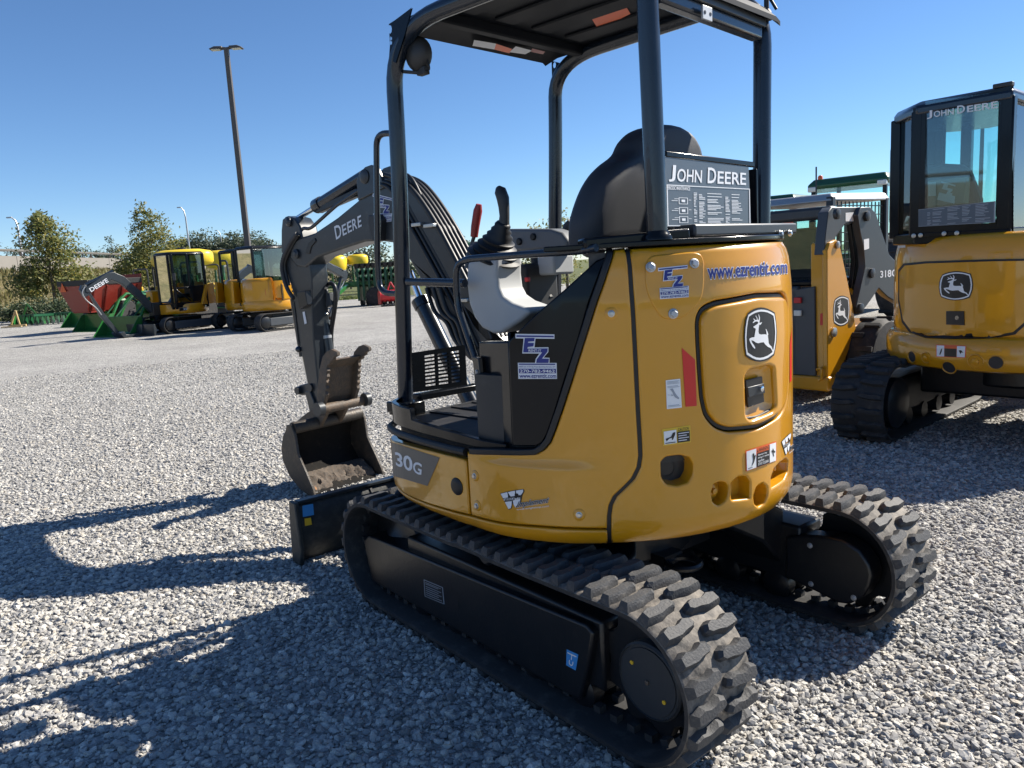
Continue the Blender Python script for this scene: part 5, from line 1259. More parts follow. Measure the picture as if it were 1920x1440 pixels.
# arm
arm = bprism('arm', [(527,432),(529,411),(538,405),(552,409),(562,424),(567,447),(578,474),(584,520),(584,560),(588,640),(596,720),(604,768),(597,780),(588,776),(580,740),(566,668),(555,590),(548,545),(534,500),(527,470)], .072, .144, 'boom_grey', EX, .010)
for px, off in (((554, 476), .10), ((540, 416), .085), ((598, 771), .085)):
    obj('arm_pin', B().lathe(bpx(px, off), BN, [(.034, -.02), (.034, .002), (.022, .008), (.016, .014)], 16), 'steel_dark', arm, 0, 35)
def hose(pts, off, r, mat='hose', name='arm_hose'): return obj(name, B().tube(arc_path([bpx(p, off) for p in pts], .10, 5), r, 8), mat, arm, 0, 60)
hose([(557,438),(546,452),(532,480),(527,503),(537,540),(550,560)], .10, .016, 'rubber_top')
hose([(560,440),(550,458),(537,482),(533,500),(542,535)], .085, .012)
hose([(575,533),(588,532),(595,550),(596,590),(595,612),(600,640),(606,668)], -.02, .015)
hose([(607,545),(616,530),(628,534),(630,560),(626,590),(620,625),(622,660)], -.08, .017)
hose([(600,560),(606,540),(614,545),(612,575),(606,600)], -.06, .013)
hose([(596,612),(603,630),(600,645),(607,668)], -.03, .018, 'rust_steel')
obj('valve_block', B().prism([bpx(p, -.05) for p in [(608,552),(617,549),(621,572),(611,577)]], BN*-.06), 'slate_panel', arm, .004)
obj('valve_block', B().prism([bpx(p, .115) for p in [(556,548),(572,545),(576,572),(560,580)]], BN*-.05), 'frame_black', arm, .004)
for q in ([(602, 565), (604, 575)], [(608, 582), (612, 590)], [(606, 536), (611, 541)]): obj('fitting', B().cyl(bpx(q[0], -.05), bpx(q[1], -.05), .013, 8), 'zinc', arm, 0, 40)
obj('arm_label', B().prism([bpx(p, .076) for p in [(567,585),(571,584),(575,606),(571,608)]], BN*-.002), 'white_print', arm, 0)
# bucket cylinder in front of the arm, thumb cylinder behind it
k0, k1, k2 = bpx((553, 560), .0), bpx((570, 668), .0), bpx((582, 728), .0)
bk_ = obj('bucket_cylinder', B().cyl(k0, k1, .036, 16), 'frame_black', EX, 0, 40); obj('cylinder_rod', B().cyl(k1, k2, .020, 12), 'chrome', bk_, 0, 40)
obj('cylinder_pipe', B().tube([bpx(p, .07) for p in [(551,565),(556,610),(560,645)]], .010, 8).ell(bpx((561, 655), .07), (.03, .03, .025), 10, 6), 'tube_black', bk_, 0, 60)
t0, t1 = bpx((608, 600), -.05), bpx((618, 668), -.05)
tc_ = obj('thumb_cylinder', B().cyl(t0, t1, .036, 16), 'boom_grey', EX, 0, 40)
obj('cylinder_band', B().cyl(t0.lerp(t1, .42), t0.lerp(t1, .50), .0385, 16), 'galv', tc_, 0, 40)
obj('cylinder_gland', B().cyl(t0.lerp(t1, -.18), t0.lerp(t1, .02), .03, 12), 'frame_black', tc_, 0, 40)
# bucket linkage
bprism('link', [(553,727),(562,722),(590,715),(597,722),(590,735),(566,742),(553,738)], .06, .03, 'boom_grey', EX, .008)
bprism('link', [(571,735),(580,732),(588,752),(590,775),(582,778)], .09, .03, 'boom_grey', EX, .006)
obj('link_pin', B().cyl(bpx((556, 733), .09), bpx((556, 733), .09)-BN*.18, .03, 14), 'steel_dark', EX, 0, 40)
obj('link_pin', B().cyl(bpx((580, 727), .09), bpx((580, 727), .09)-BN*.18, .03, 14), 'steel_dark', EX, 0, 40)
# thumb: two toothed side plates and a web
def serrate(a, b_, n, amp):
    out = []; a, b_ = Vector(a), Vector(b_); d = b_-a; nn = Vector((d.y, -d.x)).normalized()
    for k in range(n): out += [a.lerp(b_, k/n), a.lerp(b_, (k+.55)/n)+nn*amp]
    return [tuple(p) for p in out]
tine = [(621,655),(631,660),(632,667)] + serrate((630,668), (612,690), 3, -2.2) + serrate((612,690), (609,745), 5, 2.0) + [(608,750),(606,762),(598,762),(594,748),(596,715),(599,691),(605,668),(613,658)]
th = thing_thumb = bprism('thumb_plate', tine, .17, .028, 'rust_steel', EX, .003)
sh2 = []
for p in tine:
    q = bpx(p, .17); sh2.append(q)
rt = B(); rt.prism([q-BN*.30 for q in sh2], BN*.028); obj('thumb_plate', rt, 'rust_steel', EX, .003)
wb = [bpx(p, .15) for p in [(621,676),(609,692),(606,745),(602,760),(599,758),(603,740),(605,692),(616,674)]]
obj('thumb_web', B().prism(wb, BN*-.28), 'rust_steel', EX, .003)
obj('thumb_pin', B().cyl(bpx((600, 768), .19), bpx((600, 768), .19)-BN*.37, .036, 16), 'rust_steel', EX, 0, 40)
for a_, c_ in ((0, .045), (-.37, -.41)): obj('thumb_boss', B().cyl(bpx((604, 766), .19)+BN*a_, bpx((604, 766), .19)+BN*c_, .05, 16), 'steel_dark', EX, 0, 40)
# bucket
bside = [(537,797),(545,796),(552,815),(558,853),(573,887),(586,918),(590,934),(578,929),(563,918),(543,894),(530,864),(527,840),(530,818),(535,808)]
BW = .30
bkt = bprism('bucket_side', bside, BW+.02, .02, 'bucket_steel', EX, .004)
q = [bpx(p, BW+.02) for p in bside]; obj('bucket_side', B().prism([v-BN*(2*BW+.02) for v in q], BN*-.02), 'bucket_steel', EX, .004)
shell = [bpx(p, BW) for p in [(541,797),(533,818),(530,840),(533,864),(546,892),(565,914),(580,926),(589,932)]]
b = B(); n_ = len(shell); cen = sum(shell, Vector((0, 0, 0)))/n_
ins = [p+(bpx((572, 850), BW)-p).normalized()*.016 for p in shell]
b.add(shell+[p-BN*(2*BW) for p in shell]+ins+[p-BN*(2*BW) for p in ins], [(i, i+1, n_+i+1, n_+i) for i in range(n_-1)]+[(2*n_+i, 2*n_+i+1, 3*n_+i+1, 3*n_+i) for i in range(n_-1)]+[(0, n_, 3*n_, 2*n_), (n_-1, 2*n_-1, 4*n_-1, 3*n_-1)])
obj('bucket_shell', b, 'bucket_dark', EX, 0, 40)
obj('bucket_tube', B().tube([bpx((549, 803), BW), bpx((549, 803), BW)-BN*(2*BW)], .045, 16), 'bucket_steel', EX, 0, 40)
for off in (0, .17): obj('bucket_ear', B().prism([bpx(p, .10)-BN*off for p in [(588,765),(606,760),(612,775),(600,800),(556,812),(546,800),(565,782)]], BN*-.03), 'rust_steel', EX, .004)
# soil caked along the cutting edge, teeth
e0, e1 = bpx((587, 929), BW-.02), bpx((587, 929), -BW+.02); ax_ = (e1-e0)
inw = (bpx((560, 905), BW)-bpx((587, 929), BW))
b = B(); rows = []; rs2 = np.random.default_rng(4)
sp_line = [bpx(p, BW-.02) for p in [(590,934),(585,925),(578,915),(571,906),(563,898),(554,891)]]
for j in range(16):
    t_ = j/15*5; k_ = min(4, int(t_)); base_ = sp_line[k_].lerp(sp_line[k_+1], t_-k_)
    for i in range(45):
        u_ = i/44; w_ = math.sin(PI*j/15)
        rows.append(base_-BN*(2*BW-.04)*u_+Vector((0, 0, w_*(.020*math.sin(u_*7+1)+.012*math.sin(u_*19+j*.6)+.020*rs2.random())))+BD*(-.02*rs2.random()))
b.add(rows, [(j*45+i, j*45+i+1, (j+1)*45+i+1, (j+1)*45+i) for j in range(15) for i in range(44)])
so = obj('bucket_soil', b, 'dirt', EX, 0, 60); so['kind'] = 'stuff'
for k in range(5):
    c = e0.lerp(e1, (k+.08)/4.16)+Vector((0, 0, .012)); out = -inw.normalized()
    obj('bucket_tooth', B().loft([[c+inw.normalized()*.07+BN*s_*.040+Vector((0, 0, z)) for s_, z in ((-1, -.008), (1, -.008), (1, .045), (-1, .045))], [c+BN*s_*.036+Vector((0, 0, z)) for s_, z in ((-1, -.008), (1, -.008), (1, .04), (-1, .04))], [c+out*.075+BN*s_*.026+Vector((0, 0, z-.02)) for s_, z in ((-1, 0), (1, 0), (1, .016), (-1, .016))]]), 'clay', EX, .008)
# ------------------------------------------------------------------ second excavator at the right, cab seen from behind
P1 = px_z((1653, 843)); P2 = px_z((1841, 751)); FW = (P2-P1).normalized(); LF = Vector((-FW.y, FW.x, 0))
RC = P1+FW*1.25-LF*.60; RRZ = math.atan2(FW.y, FW.x)
RX = thing('cab_excavator', 'yellow compact excavator with closed glass cab, seen from behind at right', 'excavator', RC, RRZ)
RM = mat_rz(RC, RRZ); RI = RM.inverted()
def rpx(p, x=None, y=None):
    """pixel on a plane x=const or y=const of the second excavator's frame -> its own coordinates"""
    n = FW if x is not None else LF; o = RM @ Vector((x if x is not None else 0, y if y is not None else 0, 0))
    return RI @ px_plane(p, o, n)
rp = track_path(n_arc=18, n_str=22, R=.30, xr=-.95, xf=.95, zc=.31)
for y0 in (.80, -.80):
    make_track(RX, y0, rp, .40, 52, ('tyre', 'tyre'), lug_h=.03)
    s_ = 1 if y0 > 0 else -1
    f_ = obj('track_frame', B().box((0, y0, .31), (1.45, .22, .30)), 'frame_black', RX, .02)
    obj('motor_cover', B().lathe((-.95, y0-s_*.20, .31), (0, -s_, 0), [(.20, -.06), (.20, .0), (.17, .02), (.04, .03)], 24), 'frame_black', RX, 0, 35)
    obj('drive_sprocket', B().lathe((-.95, y0, .31), (0, 1, 0), [(.2, -.05), (.25, -.03), (.25, .03), (.2, .05)], 24), 'frame_black', RX, 0, 35)
    obj('idler_wheel', B().lathe((.95, y0, .31), (0, 1, 0), [(.2, -.07), (.25, -.05), (.25, .05), (.2, .07)], 24), 'frame_black', RX, 0, 35)
    for X in (-.5, -.17, .17, .5): obj('bottom_roller', B().lathe((X, y0, .12), (0, 1, 0), [(.07, -.12), (.07, .12)], 14), 'frame_black', RX, 0, 35)
    obj('step_plate', B().box((-.35, y0-s_*.16, .575), (.9, .07, .02)), 'steel_dark', RX, .004)
obj('centre_frame', B().box((0, 0, .44), (.9, 1.25, .24)).lathe((0, 0, .40), (0, 0, 1), [(.48, 0), (.48, .20)], 28), 'frame_black', RX, .02)
b = B(); b.prism([(1.50, 1.0, .40), (1.45, 1.0, .2), (1.52, 1.0, .02), (1.56, 1.0, .02), (1.50, 1.0, .2), (1.55, 1.0, .40)], (0, -2.0, 0)); obj('blade', b, 'boom_grey', RX, .006)
for y in (.3, -.3): obj('blade_arm', B().bar((.45, y, .40), (1.46, y, .20), .1, .14), 'frame_black', RX, .012)
# house: bumper ring, hood, door
def ring_loft(name, prof, mat, x0=-9, seg=72, a0=0, a1=2*PI, front=.75, parent=RX):
    """turned body of radius R(z), flattened at the front"""
    rings = []
    for (r_, z) in prof:
        rg = []
        for k in range(seg):
            a = 2*PI*k/seg; x, y = r_*math.cos(a), r_*math.sin(a); rg.append((min(x, front), y, z))
        rings.append(rg)
    b = B(); b.loft(rings); return obj(name, b, mat, parent, 0, 40), b
hb, bb1 = ring_loft('bumper', [(.94, .585), (.975, .60), (.995, .64), (1.0, .68), (1.0, .765), (.985, .805), (.96, .832), (.93, .842)], 'yellow')
hd, bb2 = ring_loft('hood', [(.93, .835), (.945, .87), (.950, 1.2), (.945, 1.42), (.925, 1.52), (.90, 1.56), (.86, 1.575)], 'yellow', front=-.05)
vv = [tuple(RM @ v) for v in bb1.v]+[tuple(RM @ v) for v in bb2.v]; n1 = len(bb1.v)
RBV = BVHTree.FromPolygons(vv, bb1.f+[tuple(i+n1 for i in f) for f in bb2.f])
rs_ = on_bvh(RBV)
def rpanel(name, poly, mat, parent, h, d=.02, holes=()):
    """flat outline in pixels laid on the tail as a plate of thickness h"""
    v, f = fill2d(poly, holes, d=6, grid=7); top = []
    for p in v:
        q = rs_(p)
        if q is None: return None
        top.append((RI @ (q[0]+q[1]*h), RI @ (q[0]-q[1]*.01)))
    n = len(v); b = B(); b.add([t[0] for t in top]+[t[1] for t in top], list(f)+[tuple(i+n for i in q[::-1]) for q in f])
    bmx = {}
    for q in f:
        for i in range(len(q)): e = (q[i], q[(i+1) % len(q)]); bmx[tuple(sorted(e))] = bmx.get(tuple(sorted(e)), 0)+1
    b.add([], []); b.f += [(e[0], e[1], e[1]+n, e[0]+n) for e, c in bmx.items() if c == 1]
    return obj(name, b, mat, parent, 0, 40)
dpx = [(1690,510),(1700,498),(1740,494),(1800,492),(1860,490),(1925,489),(1940,500),(1942,560),(1925,600),(1900,622),(1850,631),(1790,632),(1740,630),(1712,620),(1697,600),(1690,560)]
rpanel('door_gasket', [(x+(-4 if x < 1815 else 4), y+(-4 if y < 560 else 4)) for x, y in dpx], 'gasket', hd, .009)
dr = rpanel('engine_door', dpx, 'yellow', RX, .016)
up = lambda k: (lambda px: (lambda r_: None if r_ is None else (r_[0]+r_[1]*k, r_[1]))(rs_(px)))
emblem(dr, [(1763, 508), (1827, 508), (1827, 563), (1764, 563)], up(.016), RI)
lt = rpanel('latch_plate', [(1778, 583), (1810, 583), (1811, 609), (1778, 608)], 'black_print', dr, .024)
decal('latch_lock', fill2d([(1798+4*math.cos(a), 595+4*math.sin(a)) for a in np.linspace(0, 2*PI, 12)[:-1]]), None, up(.026), 'chrome', dr, .001, inv=RI)
decal('reflector', fill2d([(1677, 540), (1682, 556), (1681, 588), (1674, 588)]), None, up(.0), 'red_reflector', hd, .003, inv=RI)
mp = quadmap([(1755, 646), (1812, 648), (1811, 671), (1755, 669)])
st = decal('sticker', rect2d(0, 0, 1, 1), mp, up(0), 'orange', hb, .002, inv=RI)
decal('sticker_picture', join2d(rect2d(.03, .05, .28, .93), rect2d(.70, .05, .97, .93)), mp, up(0), 'white', st, .003, inv=RI)['kind'] = 'stuff'
decal('sticker_text', join2d(rect2d(.29, .05, .69, .72), fill2d([(.12, .2), (.17, .6), (.22, .75), (.20, .45), (.16, .2)]), fill2d([(.76, .6), (.84, .62), (.92, .4), (.86, .45), (.82, .3)])), mp, up(0), 'black_print', st, .004, inv=RI)
mp = quadmap([(1683, 451), (1698, 450), (1698, 464), (1684, 465)])
st = decal('sticker', rect2d(0, 0, 1, 1), mp, up(0), 'white', hd, .002, inv=RI)
for px, rr, mt in (((1710, 669), 9.5, 0), ((1736, 671), 9, 1), ((1779, 689), 11.5, 0), ((1829, 678), 11.5, 1), ((1867, 680), 11.5, 0)):
    lp = [(px[0]+rr*math.cos(a), px[1]+rr*math.sin(a)) for a in np.linspace(0, 2*PI, 21)[:-1]]
    q = rs_(px); P = RI @ q[0]; n = RI.to_3x3() @ q[1]; R_ = rr*(q[0]-CAM).length/FPX
    b = B(); b.lathe(P-n*.004, n, [(R_*1.08, 0), (R_*1.08, .006), (R_, .0075), (R_*.9, .003), (R_*.88, -.001)], 22)
    obj('tie_down_hole', b, 'yellow', hb, 0, 35)
    b = B(); b.lathe(P-n*.004, n, [(R_*.88, .002), (R_*.88, .0042)], 22); obj('hole_floor', b, 'yellow' if mt else 'dark_plastic', hb, 0, 35)
    if mt: obj('bolt', B().lathe(P, n, [(R_*.5, 0), (R_*.5, .010), (R_*.4, .012)], 6), 'yellow', hb, 0, 30)
# ---- cab
XW = -.80
wall = [rpx(p, x=XW) for p in [(1716,440),(1716,205),(1893,162),(1893,432)]]
yL, yR = (wall[0].y+wall[1].y)/2, (wall[2].y+wall[3].y)/2; zb = 1.575; zt = wall[2].z+.0; zt2 = 2.50
yS = .84                                    # left side of the cab
plan = [(XW, yR), (XW, yL), (-.50, yS), (.45, yS), (.62, yS-.18), (.62, yR)]
def cabpost(name, p, w=.055, z0=zb, z1=zt2, mat='black_paint'): return obj(name, B().box((p[0], p[1], (z0+z1)/2), (w, w, z1-z0)), mat, RX, .012)
cx, cy = sum(p[0] for p in plan)/6, sum(p[1] for p in plan)/6
inn = [(p[0]+(cx-p[0])*.05, p[1]+(cy-p[1])*.05) for p in plan]
for p in inn: cabpost('cab_pillar', p, .085)
top_o = [(p[0]+(p[0]-cx)*.015, p[1]+(p[1]-cy)*.015) for p in plan]
rf = obj('cab_roof', B().loft([[(x, y, zt2-.03) for x, y in top_o], [(x, y, zt2+.03) for x, y in top_o], [(cx+(x-cx)*.93, cy+(y-cy)*.93, zt2+.07) for x, y in top_o]]), 'tube_black', RX, .015)
cb = obj('cab_base', B().loft([[(x, y, 1.52) for x, y in plan], [(x, y, zb+.03) for x, y in plan]]), 'black_paint', RX, .01)
def pane(name, a, b_, z0, z1, mat='glass', parent=RX, t=.006):
    a, b_ = Vector((a[0], a[1], 0)), Vector((b_[0], b_[1], 0)); q = B(); q.prism([a+Vector((0, 0, z0)), b_+Vector((0, 0, z0)), b_+Vector((0, 0, z1)), a+Vector((0, 0, z1))], ((b_-a).cross(Vector((0, 0, 1)))).normalized()*t); return obj(name, q, mat, parent)
for i in range(6):
    a, c = inn[i], inn[(i+1) % 6]
    if i == 0: continue
    pane('window', a, c, zb+.03, zt2-.03)
# rear wall: frame with a big pane, label strip and lettering
wq = lambda p: rpx(p, x=XW-.005)
def fr(poly, hole, mat, nm, d=.03):
    v, f = fill2d(poly, [hole] if hole else [])
    P = [wq(p) for p in v]; n = len(v); b = B(); b.add(P+[p+Vector((d, 0, 0)) for p in P], list(f)+[tuple(i+n for i in q[::-1]) for q in f]); return obj(nm, b, mat, RX, 0, 0)
hole = round_loop([(1737, 420), (1738, 192), (1873, 175), (1866, 418)], 14, 4)
fr([(1712,444),(1712,203),(1898,160),(1898,434)], [tuple(p) for p in hole], 'black_paint', 'rear_wall')
rwn = fr([(1734, 422), (1735, 190), (1876, 172), (1870, 420)], None, 'glass', 'rear_window', .005)
opw = on_plane(RM @ Vector((XW-.012, 0, 0)), FW)
mp = quadmap([(1738, 208), (1871, 186), (1871, 202), (1738, 222)])
decal('window_lettering', join2d(place2d(text2d('J', .014), (0, -.1, .085, 1)), place2d(text2d('OHN', .014), (.11, 0, .41, .80)), place2d(text2d('D', .014), (.46, 0, .57, 1)), place2d(text2d('EERE', .014), (.60, 0, 1, .80))), mp, opw, 'white_print', rwn, .001, inv=RI)
mp = quadmap([(1722, 393), (1867, 377), (1866, 417), (1722, 425)])
ch = decal('label_strip', rect2d(0, 0, 1, 1, 1), mp, opw, 'print_dark', rwn, .001, inv=RI)
ls = [rect2d(0, 0, 1, .02, 1), rect2d(0, .98, 1, 1, 1), rect2d(.985, 0, 1, 1, 1)]
for i in range(12):
    for x0, x1 in ((.14, .20), (.22, .40), (.43, .60), (.62, .75), (.78, .96)):
        if rr_.random() < .8: ls.append(rect2d(x0, .07+i*.075, x0+(x1-x0)*(.5+.5*rr_.random()), .10+i*.075, 1))
decal('label_strip_text', join2d(*ls), mp, opw, 'print_grey', ch, .002, inv=RI)['kind'] = 'stuff'
obj('window_rail', B().bar(rpx((1714, 441), x=XW-.02), rpx((1896, 433), x=XW-.02), .02, .03), 'black_paint', RX, .004)
# seat, box with a sticker, console inside the cab
st_ = [rpx(p, x=-.45) for p in [(1712,420),(1716,330),(1728,312),(1760,306),(1800,308),(1815,318),(1836,372),(1838,420)]]
obj('seat_backrest', B().prism(st_, (.12, 0, 0)), 'seat', RX, .03, 40, 3)
bxq = [rpx(p, x=-.62) for p in [(1732,340),(1732,388),(1808,381),(1812,331)]]
obj('carton', B().prism(bxq, (.10, 0, 0)), 'cardboard', RX, .006)
opc = on_plane(RM @ Vector((-.622, 0, 0)), FW)
mp = quadmap([(1765, 340), (1793, 347), (1790, 382), (1756, 374)])
s2 = decal('carton_sticker', join2d(rect2d(*_bx(135, 78, 1245, 200)), fill2d(EZ_W, d=.2), rect2d(*_bx(175, 860, 1290, 1300))), mp, opc, 'white_print', RX, .002, inv=RI)
decal('carton_label', rect2d(0, 0, 1, 1, 1), quadmap([(1738, 342), (1755, 341), (1755, 367), (1738, 368)]), opc, 'white_print', RX, .002, inv=RI)
obj('cab_console', B().box((.1, yS-.25, 1.68), (.5, .12, .16)).box((.1, yR+.12, 1.62), (.5, .12, .12)), 'dark_plastic', RX, .02)['kind'] = 'stuff'
obj('cab_mirror', B().bar((.62, yR, 2.0), (.66, yR-.02, 2.34), .02, .02).box((.66, yR-.02, 2.38), (.03, .13, .09)), 'dark_plastic', RX, .004)
obj('cab_lamp', B().box((XW+.02, (yL+yR)/2-.25, zt2+.075), (.06, .12, .03)), 'dark_plastic', rf, .006)
obj('cab_handle', B().tube(arc_path([(-.42, yS+.02, 2.35), (-.42, yS+.05, 2.3), (-.42, yS+.05, 1.7), (-.42, yS+.02, 1.66)], .03), .012, 8), 'tube_black', RX)
for px in ((1713, 442), (1726, 441), (1770, 438), (1794, 437)): hexbolt(rpx(px, x=XW-.045), (-1, 0, 0), .012, 'zinc', cb)
# boom folded in front of the cab, partly seen over the far side
obj('boom', B().prism([(.75, -.35, .85), (.95, -.35, 1.3), (1.5, -.35, 2.1), (1.75, -.35, 2.2), (2.6, -.35, 1.75), (2.55, -.35, 1.6), (1.75, -.35, 1.95), (1.6, -.35, 1.9), (1.15, -.35, 1.2), (1.0, -.35, .80)], (0, .18, 0)), 'boom_grey', RX, .014)
obj('arm', B().prism([(2.45, -.33, 1.85), (2.65, -.33, 1.80), (2.45, -.33, .55), (2.30, -.33, .50)], (0, .14, 0)), 'boom_grey', RX, .012)
obj('boom_foot', B().box((.85, -.26, .80), (.35, .3, .35)), 'frame_black', RX, .02)
obj('bucket', B().prism([(2.30, .02, .55), (2.62, .02, .50), (2.70, .02, .25), (2.55, .02, .06), (2.2, .02, .10), (2.5, .02, .14), (2.6, .02, .27), (2.5, .02, .42)], (0, -.56, 0)), 'boom_grey', RX, .006)

# ------------------------------------------------------------------ skid steer between the two excavators
SC0 = px_z((1553, 724), .22); SRZ = RRZ+rad(-2); SF = Vector((math.cos(SRZ), math.sin(SRZ), 0)); SLf = Vector((-SF.y, SF.x, 0))
SB = Vector((SC0.x, SC0.y, 0))
SK = thing('skid_steer', 'yellow and dark grey skid steer loader with mesh cab, parked between the excavators', 'loader', SB, SRZ)
SM = mat_rz(SB, SRZ); SI = SM.inverted()
def spx(p, x=None, y=None):
    n = SF if x is not None else SLf; o = SM @ Vector((x or 0, y or 0, 0)); return SI @ px_plane(p, o, n)
def sside(name, pts, y, d, mat, parent=SK, bevel=.008): return obj(name, B().prism([spx(p, y=y) for p in pts], (0, d, 0)), mat, parent, bevel)
def srear(name, pts, x, d, mat, parent=SK, bevel=.008): return obj(name, B().prism([spx(p, x=x) for p in pts], (d, 0, 0)), mat, parent, bevel)
tw = sside('rear_tower', [(1552,722),(1551,470),(1556,455),(1568,449),(1574,455),(1588,520),(1600,580),(1605,615),(1598,640),(1578,690),(1560,722)], 0, .05, 'yellow')
srear('tower_rear', [(1520,460),(1524,455),(1535,463),(1548,462),(1552,468),(1552,722),(1521,715)], 0.0, .05, 'yellow', tw)
obj('tower_bolt', B().lathe(spx((1570, 459), y=-.005), (0, -1, 0), [(.035, 0), (.035, .012), (.02, .02)], 16), 'zinc', tw, 0, 30)
obj('tower_bolt', B().lathe(spx((1563, 623), y=-.005), (0, -1, 0), [(.045, 0), (.045, .015), (.03, .02)], 16), 'zinc', tw, 0, 30)
emblem(tw, [(1562, 555), (1593, 553), (1593, 611), (1562, 612)], on_plane(SB, SLf), SI)
decal('reflector', rect2d(0, 0, 1, 1, 1), quadmap([(1538, 588), (1548, 586), (1548, 609), (1538, 610)]), on_plane(SB-SF*.002, SF), 'red_reflector', tw, .002, inv=SI)
WID = 1.55
# rear door with lamps, bumper, belly
rd = obj('rear_door', B().box((.02, .85, .75), (.10, 1.10, .85)), 'slate_panel', SK, .02)
srear('rear_panel', [(1484,545),(1527,537),(1529,705),(1484,702)], -.03, .06, 'slate_panel')
obj('rear_top', B().box((.45, .80, 1.20), (.8, 1.3, .06)), 'black_paint', SK, .02)
for px, mt in (((1496, 563), 'bright_red'), ((1496, 587), 'lamp_glass')): obj('rear_lamp', B().box(spx(px, x=-.045), (.03, .075, .055)), mt, rd, .006)
obj('rear_bumper', B().box((.06, .75, .24), (.20, 1.55, .14)), 'yellow', SK, .02)
obj('belly', B().box((.95, .78, .45), (1.8, 1.10, .5)), 'yellow', SK, .02)
obj('tie_hook', B().tube(arc_path([spx((1532, 693), x=-.02), spx((1541, 690), x=-.06), spx((1541, 710), x=-.06), spx((1534, 715), x=-.02)], .03), .014, 8), 'yellow', SK)
# wheels
for X, y in ((.78, -.10), (1.75, -.10), (.78, 1.62), (1.75, 1.62)):
    s_ = -1 if y < 1 else 1; w = obj('wheel', B().lathe((X, y, .40), (0, s_, 0), [(.24, -.14), (.36, -.14), (.40, -.10), (.40, .08), (.37, .13), (.25, .14)], 36), 'tyre', SK, 0, 40)
    tb = B()
    for k in range(18):
        a = 2*PI*k/18; tb.box((X+.405*math.cos(a), y-.055*s_*(1 if k % 2 else -1), .40+.405*math.sin(a)), (.035, .15, .05), Matrix.Rotation(-a, 3, 'Y'))
    t2 = obj('tread', tb, 'tyre', w, .004); t2['kind'] = 'stuff'
    obj('rim', B().lathe((X, y, .40), (0, s_, 0), [(.25, .05), (.25, .12), (.22, .12), (.20, .06), (.06, .05)], 24), 'yellow', w, 0, 35)
# loader arms (dark grey boomerang plate) on the near side and its twin
ag = [(1632,388),(1643,400),(1652,430),(1668,478),(1690,500),(1700,545),(1690,572),(1664,556),(1648,540),(1635,560),(1624,575),(1610,590),(1605,575),(1612,545),(1622,500),(1620,470),(1612,430),(1608,402),(1615,388)]
ar = sside('loader_arm', ag, -.02, .07, 'steel_dark')
top = sside('arm_tube', [(1553,398),(1560,388),(1600,388),(1632,388),(1640,398),(1628,418),(1600,418),(1585,420),(1570,440),(1555,470),(1545,478),(1548,440)], .03, .10, 'slate_panel')
sside('lift_link', [(1596,420),(1622,412),(1634,470),(1628,530),(1610,560),(1598,540),(1604,490)], .10, .05, 'frame_black')
for px in ((1570, 401), (1626, 405), (1635, 512), (1614, 578)): obj('arm_pin', B().lathe(spx(px, y=-.03), (0, -1, 0), [(.05, -.02), (.05, .012), (.03, .02)], 16), 'steel_dark', ar, 0, 30)
mp = quadmap([(1650, 508), (1674, 505), (1674, 519), (1650, 521)])
decal('model_number', place2d(text2d('318G', .02), (0, 0, 1.3, 1)), mp, on_plane(SM @ Vector((0, -.02, 0)), SLf), 'white_print', ar, .003, inv=SI)
decal('arm_sticker', rect2d(0, 0, 1, 1, 1), quadmap([(1619, 449), (1629, 447), (1629, 466), (1620, 469)]), on_plane(SM @ Vector((0, -.02, 0)), SLf), 'white', ar, .003, inv=SI)
decal('arm_sticker', rect2d(0, 0, 1, 1, 1), quadmap([(1585, 399), (1600, 398), (1600, 415), (1585, 415)]), on_plane(SM @ Vector((0, .03, 0)), SLf), 'white', top, .003, inv=SI)
ob = obj('loader_arm', B().prism([v+Vector((0, 1.55, 0)) for v in [spx(p, y=-.02) for p in ag]], (0, .07, 0)), 'steel_dark', SK, .008)
# cross tube, cab box with mesh side and rear window
obj('cross_tube', B().box((.20, .80, 1.86), (.14, 1.5, .12)), 'steel_dark', SK, .03)
cbx = obj('cab_roof', B().loft([[(.45, .20, 1.98), (1.75, .20, 2.0), (1.75, 1.35, 2.0), (.45, 1.35, 1.98)], [(.50, .24, 2.06), (1.70, .24, 2.08), (1.70, 1.31, 2.08), (.50, 1.31, 2.06)]]), 'galv', SK, .02)
for x in (.50, 1.68):
    for y in (.24, 1.31): obj('cab_pillar', B().box((x, y, 1.55), (.07, .07, .95)), 'steel_dark', SK, .01)
for y in (.24, 1.31):
    for k in range(14): obj('mesh_bar', B().box((.55+k*.083, y, 1.58), (.010, .010, .80)), 'steel_dark', SK, 0, 0)
    for k in range(9): obj('mesh_bar', B().box((1.09, y, 1.22+k*.09), (1.15, .010, .010)), 'steel_dark', SK, 0, 0)
obj('rear_window', B().box((.48, .78, 1.60), (.01, 1.0, .55)), 'glass', SK)
obj('seat', B().box((.95, .78, 1.45), (.14, .45, .6)).box((1.2, .78, 1.2), (.5, .45, .12)), 'seat', SK, .04)
obj('warning_triangle', B().prism([(.465, .62, 1.80), (.465, .78, 1.80), (.465, .70, 1.93)], (.006, 0, 0)), 'orange', SK)
obj('muffler', B().cyl((.3, 1.1, 1.22), (.3, 1.1, 1.42), .06, 14), 'dark_plastic', SK, 0, 40)
obj('roof_antenna', B().cyl((.7, .5, 2.06), (.7, .5, 2.35), .008, 6), 'dark_plastic', SK)
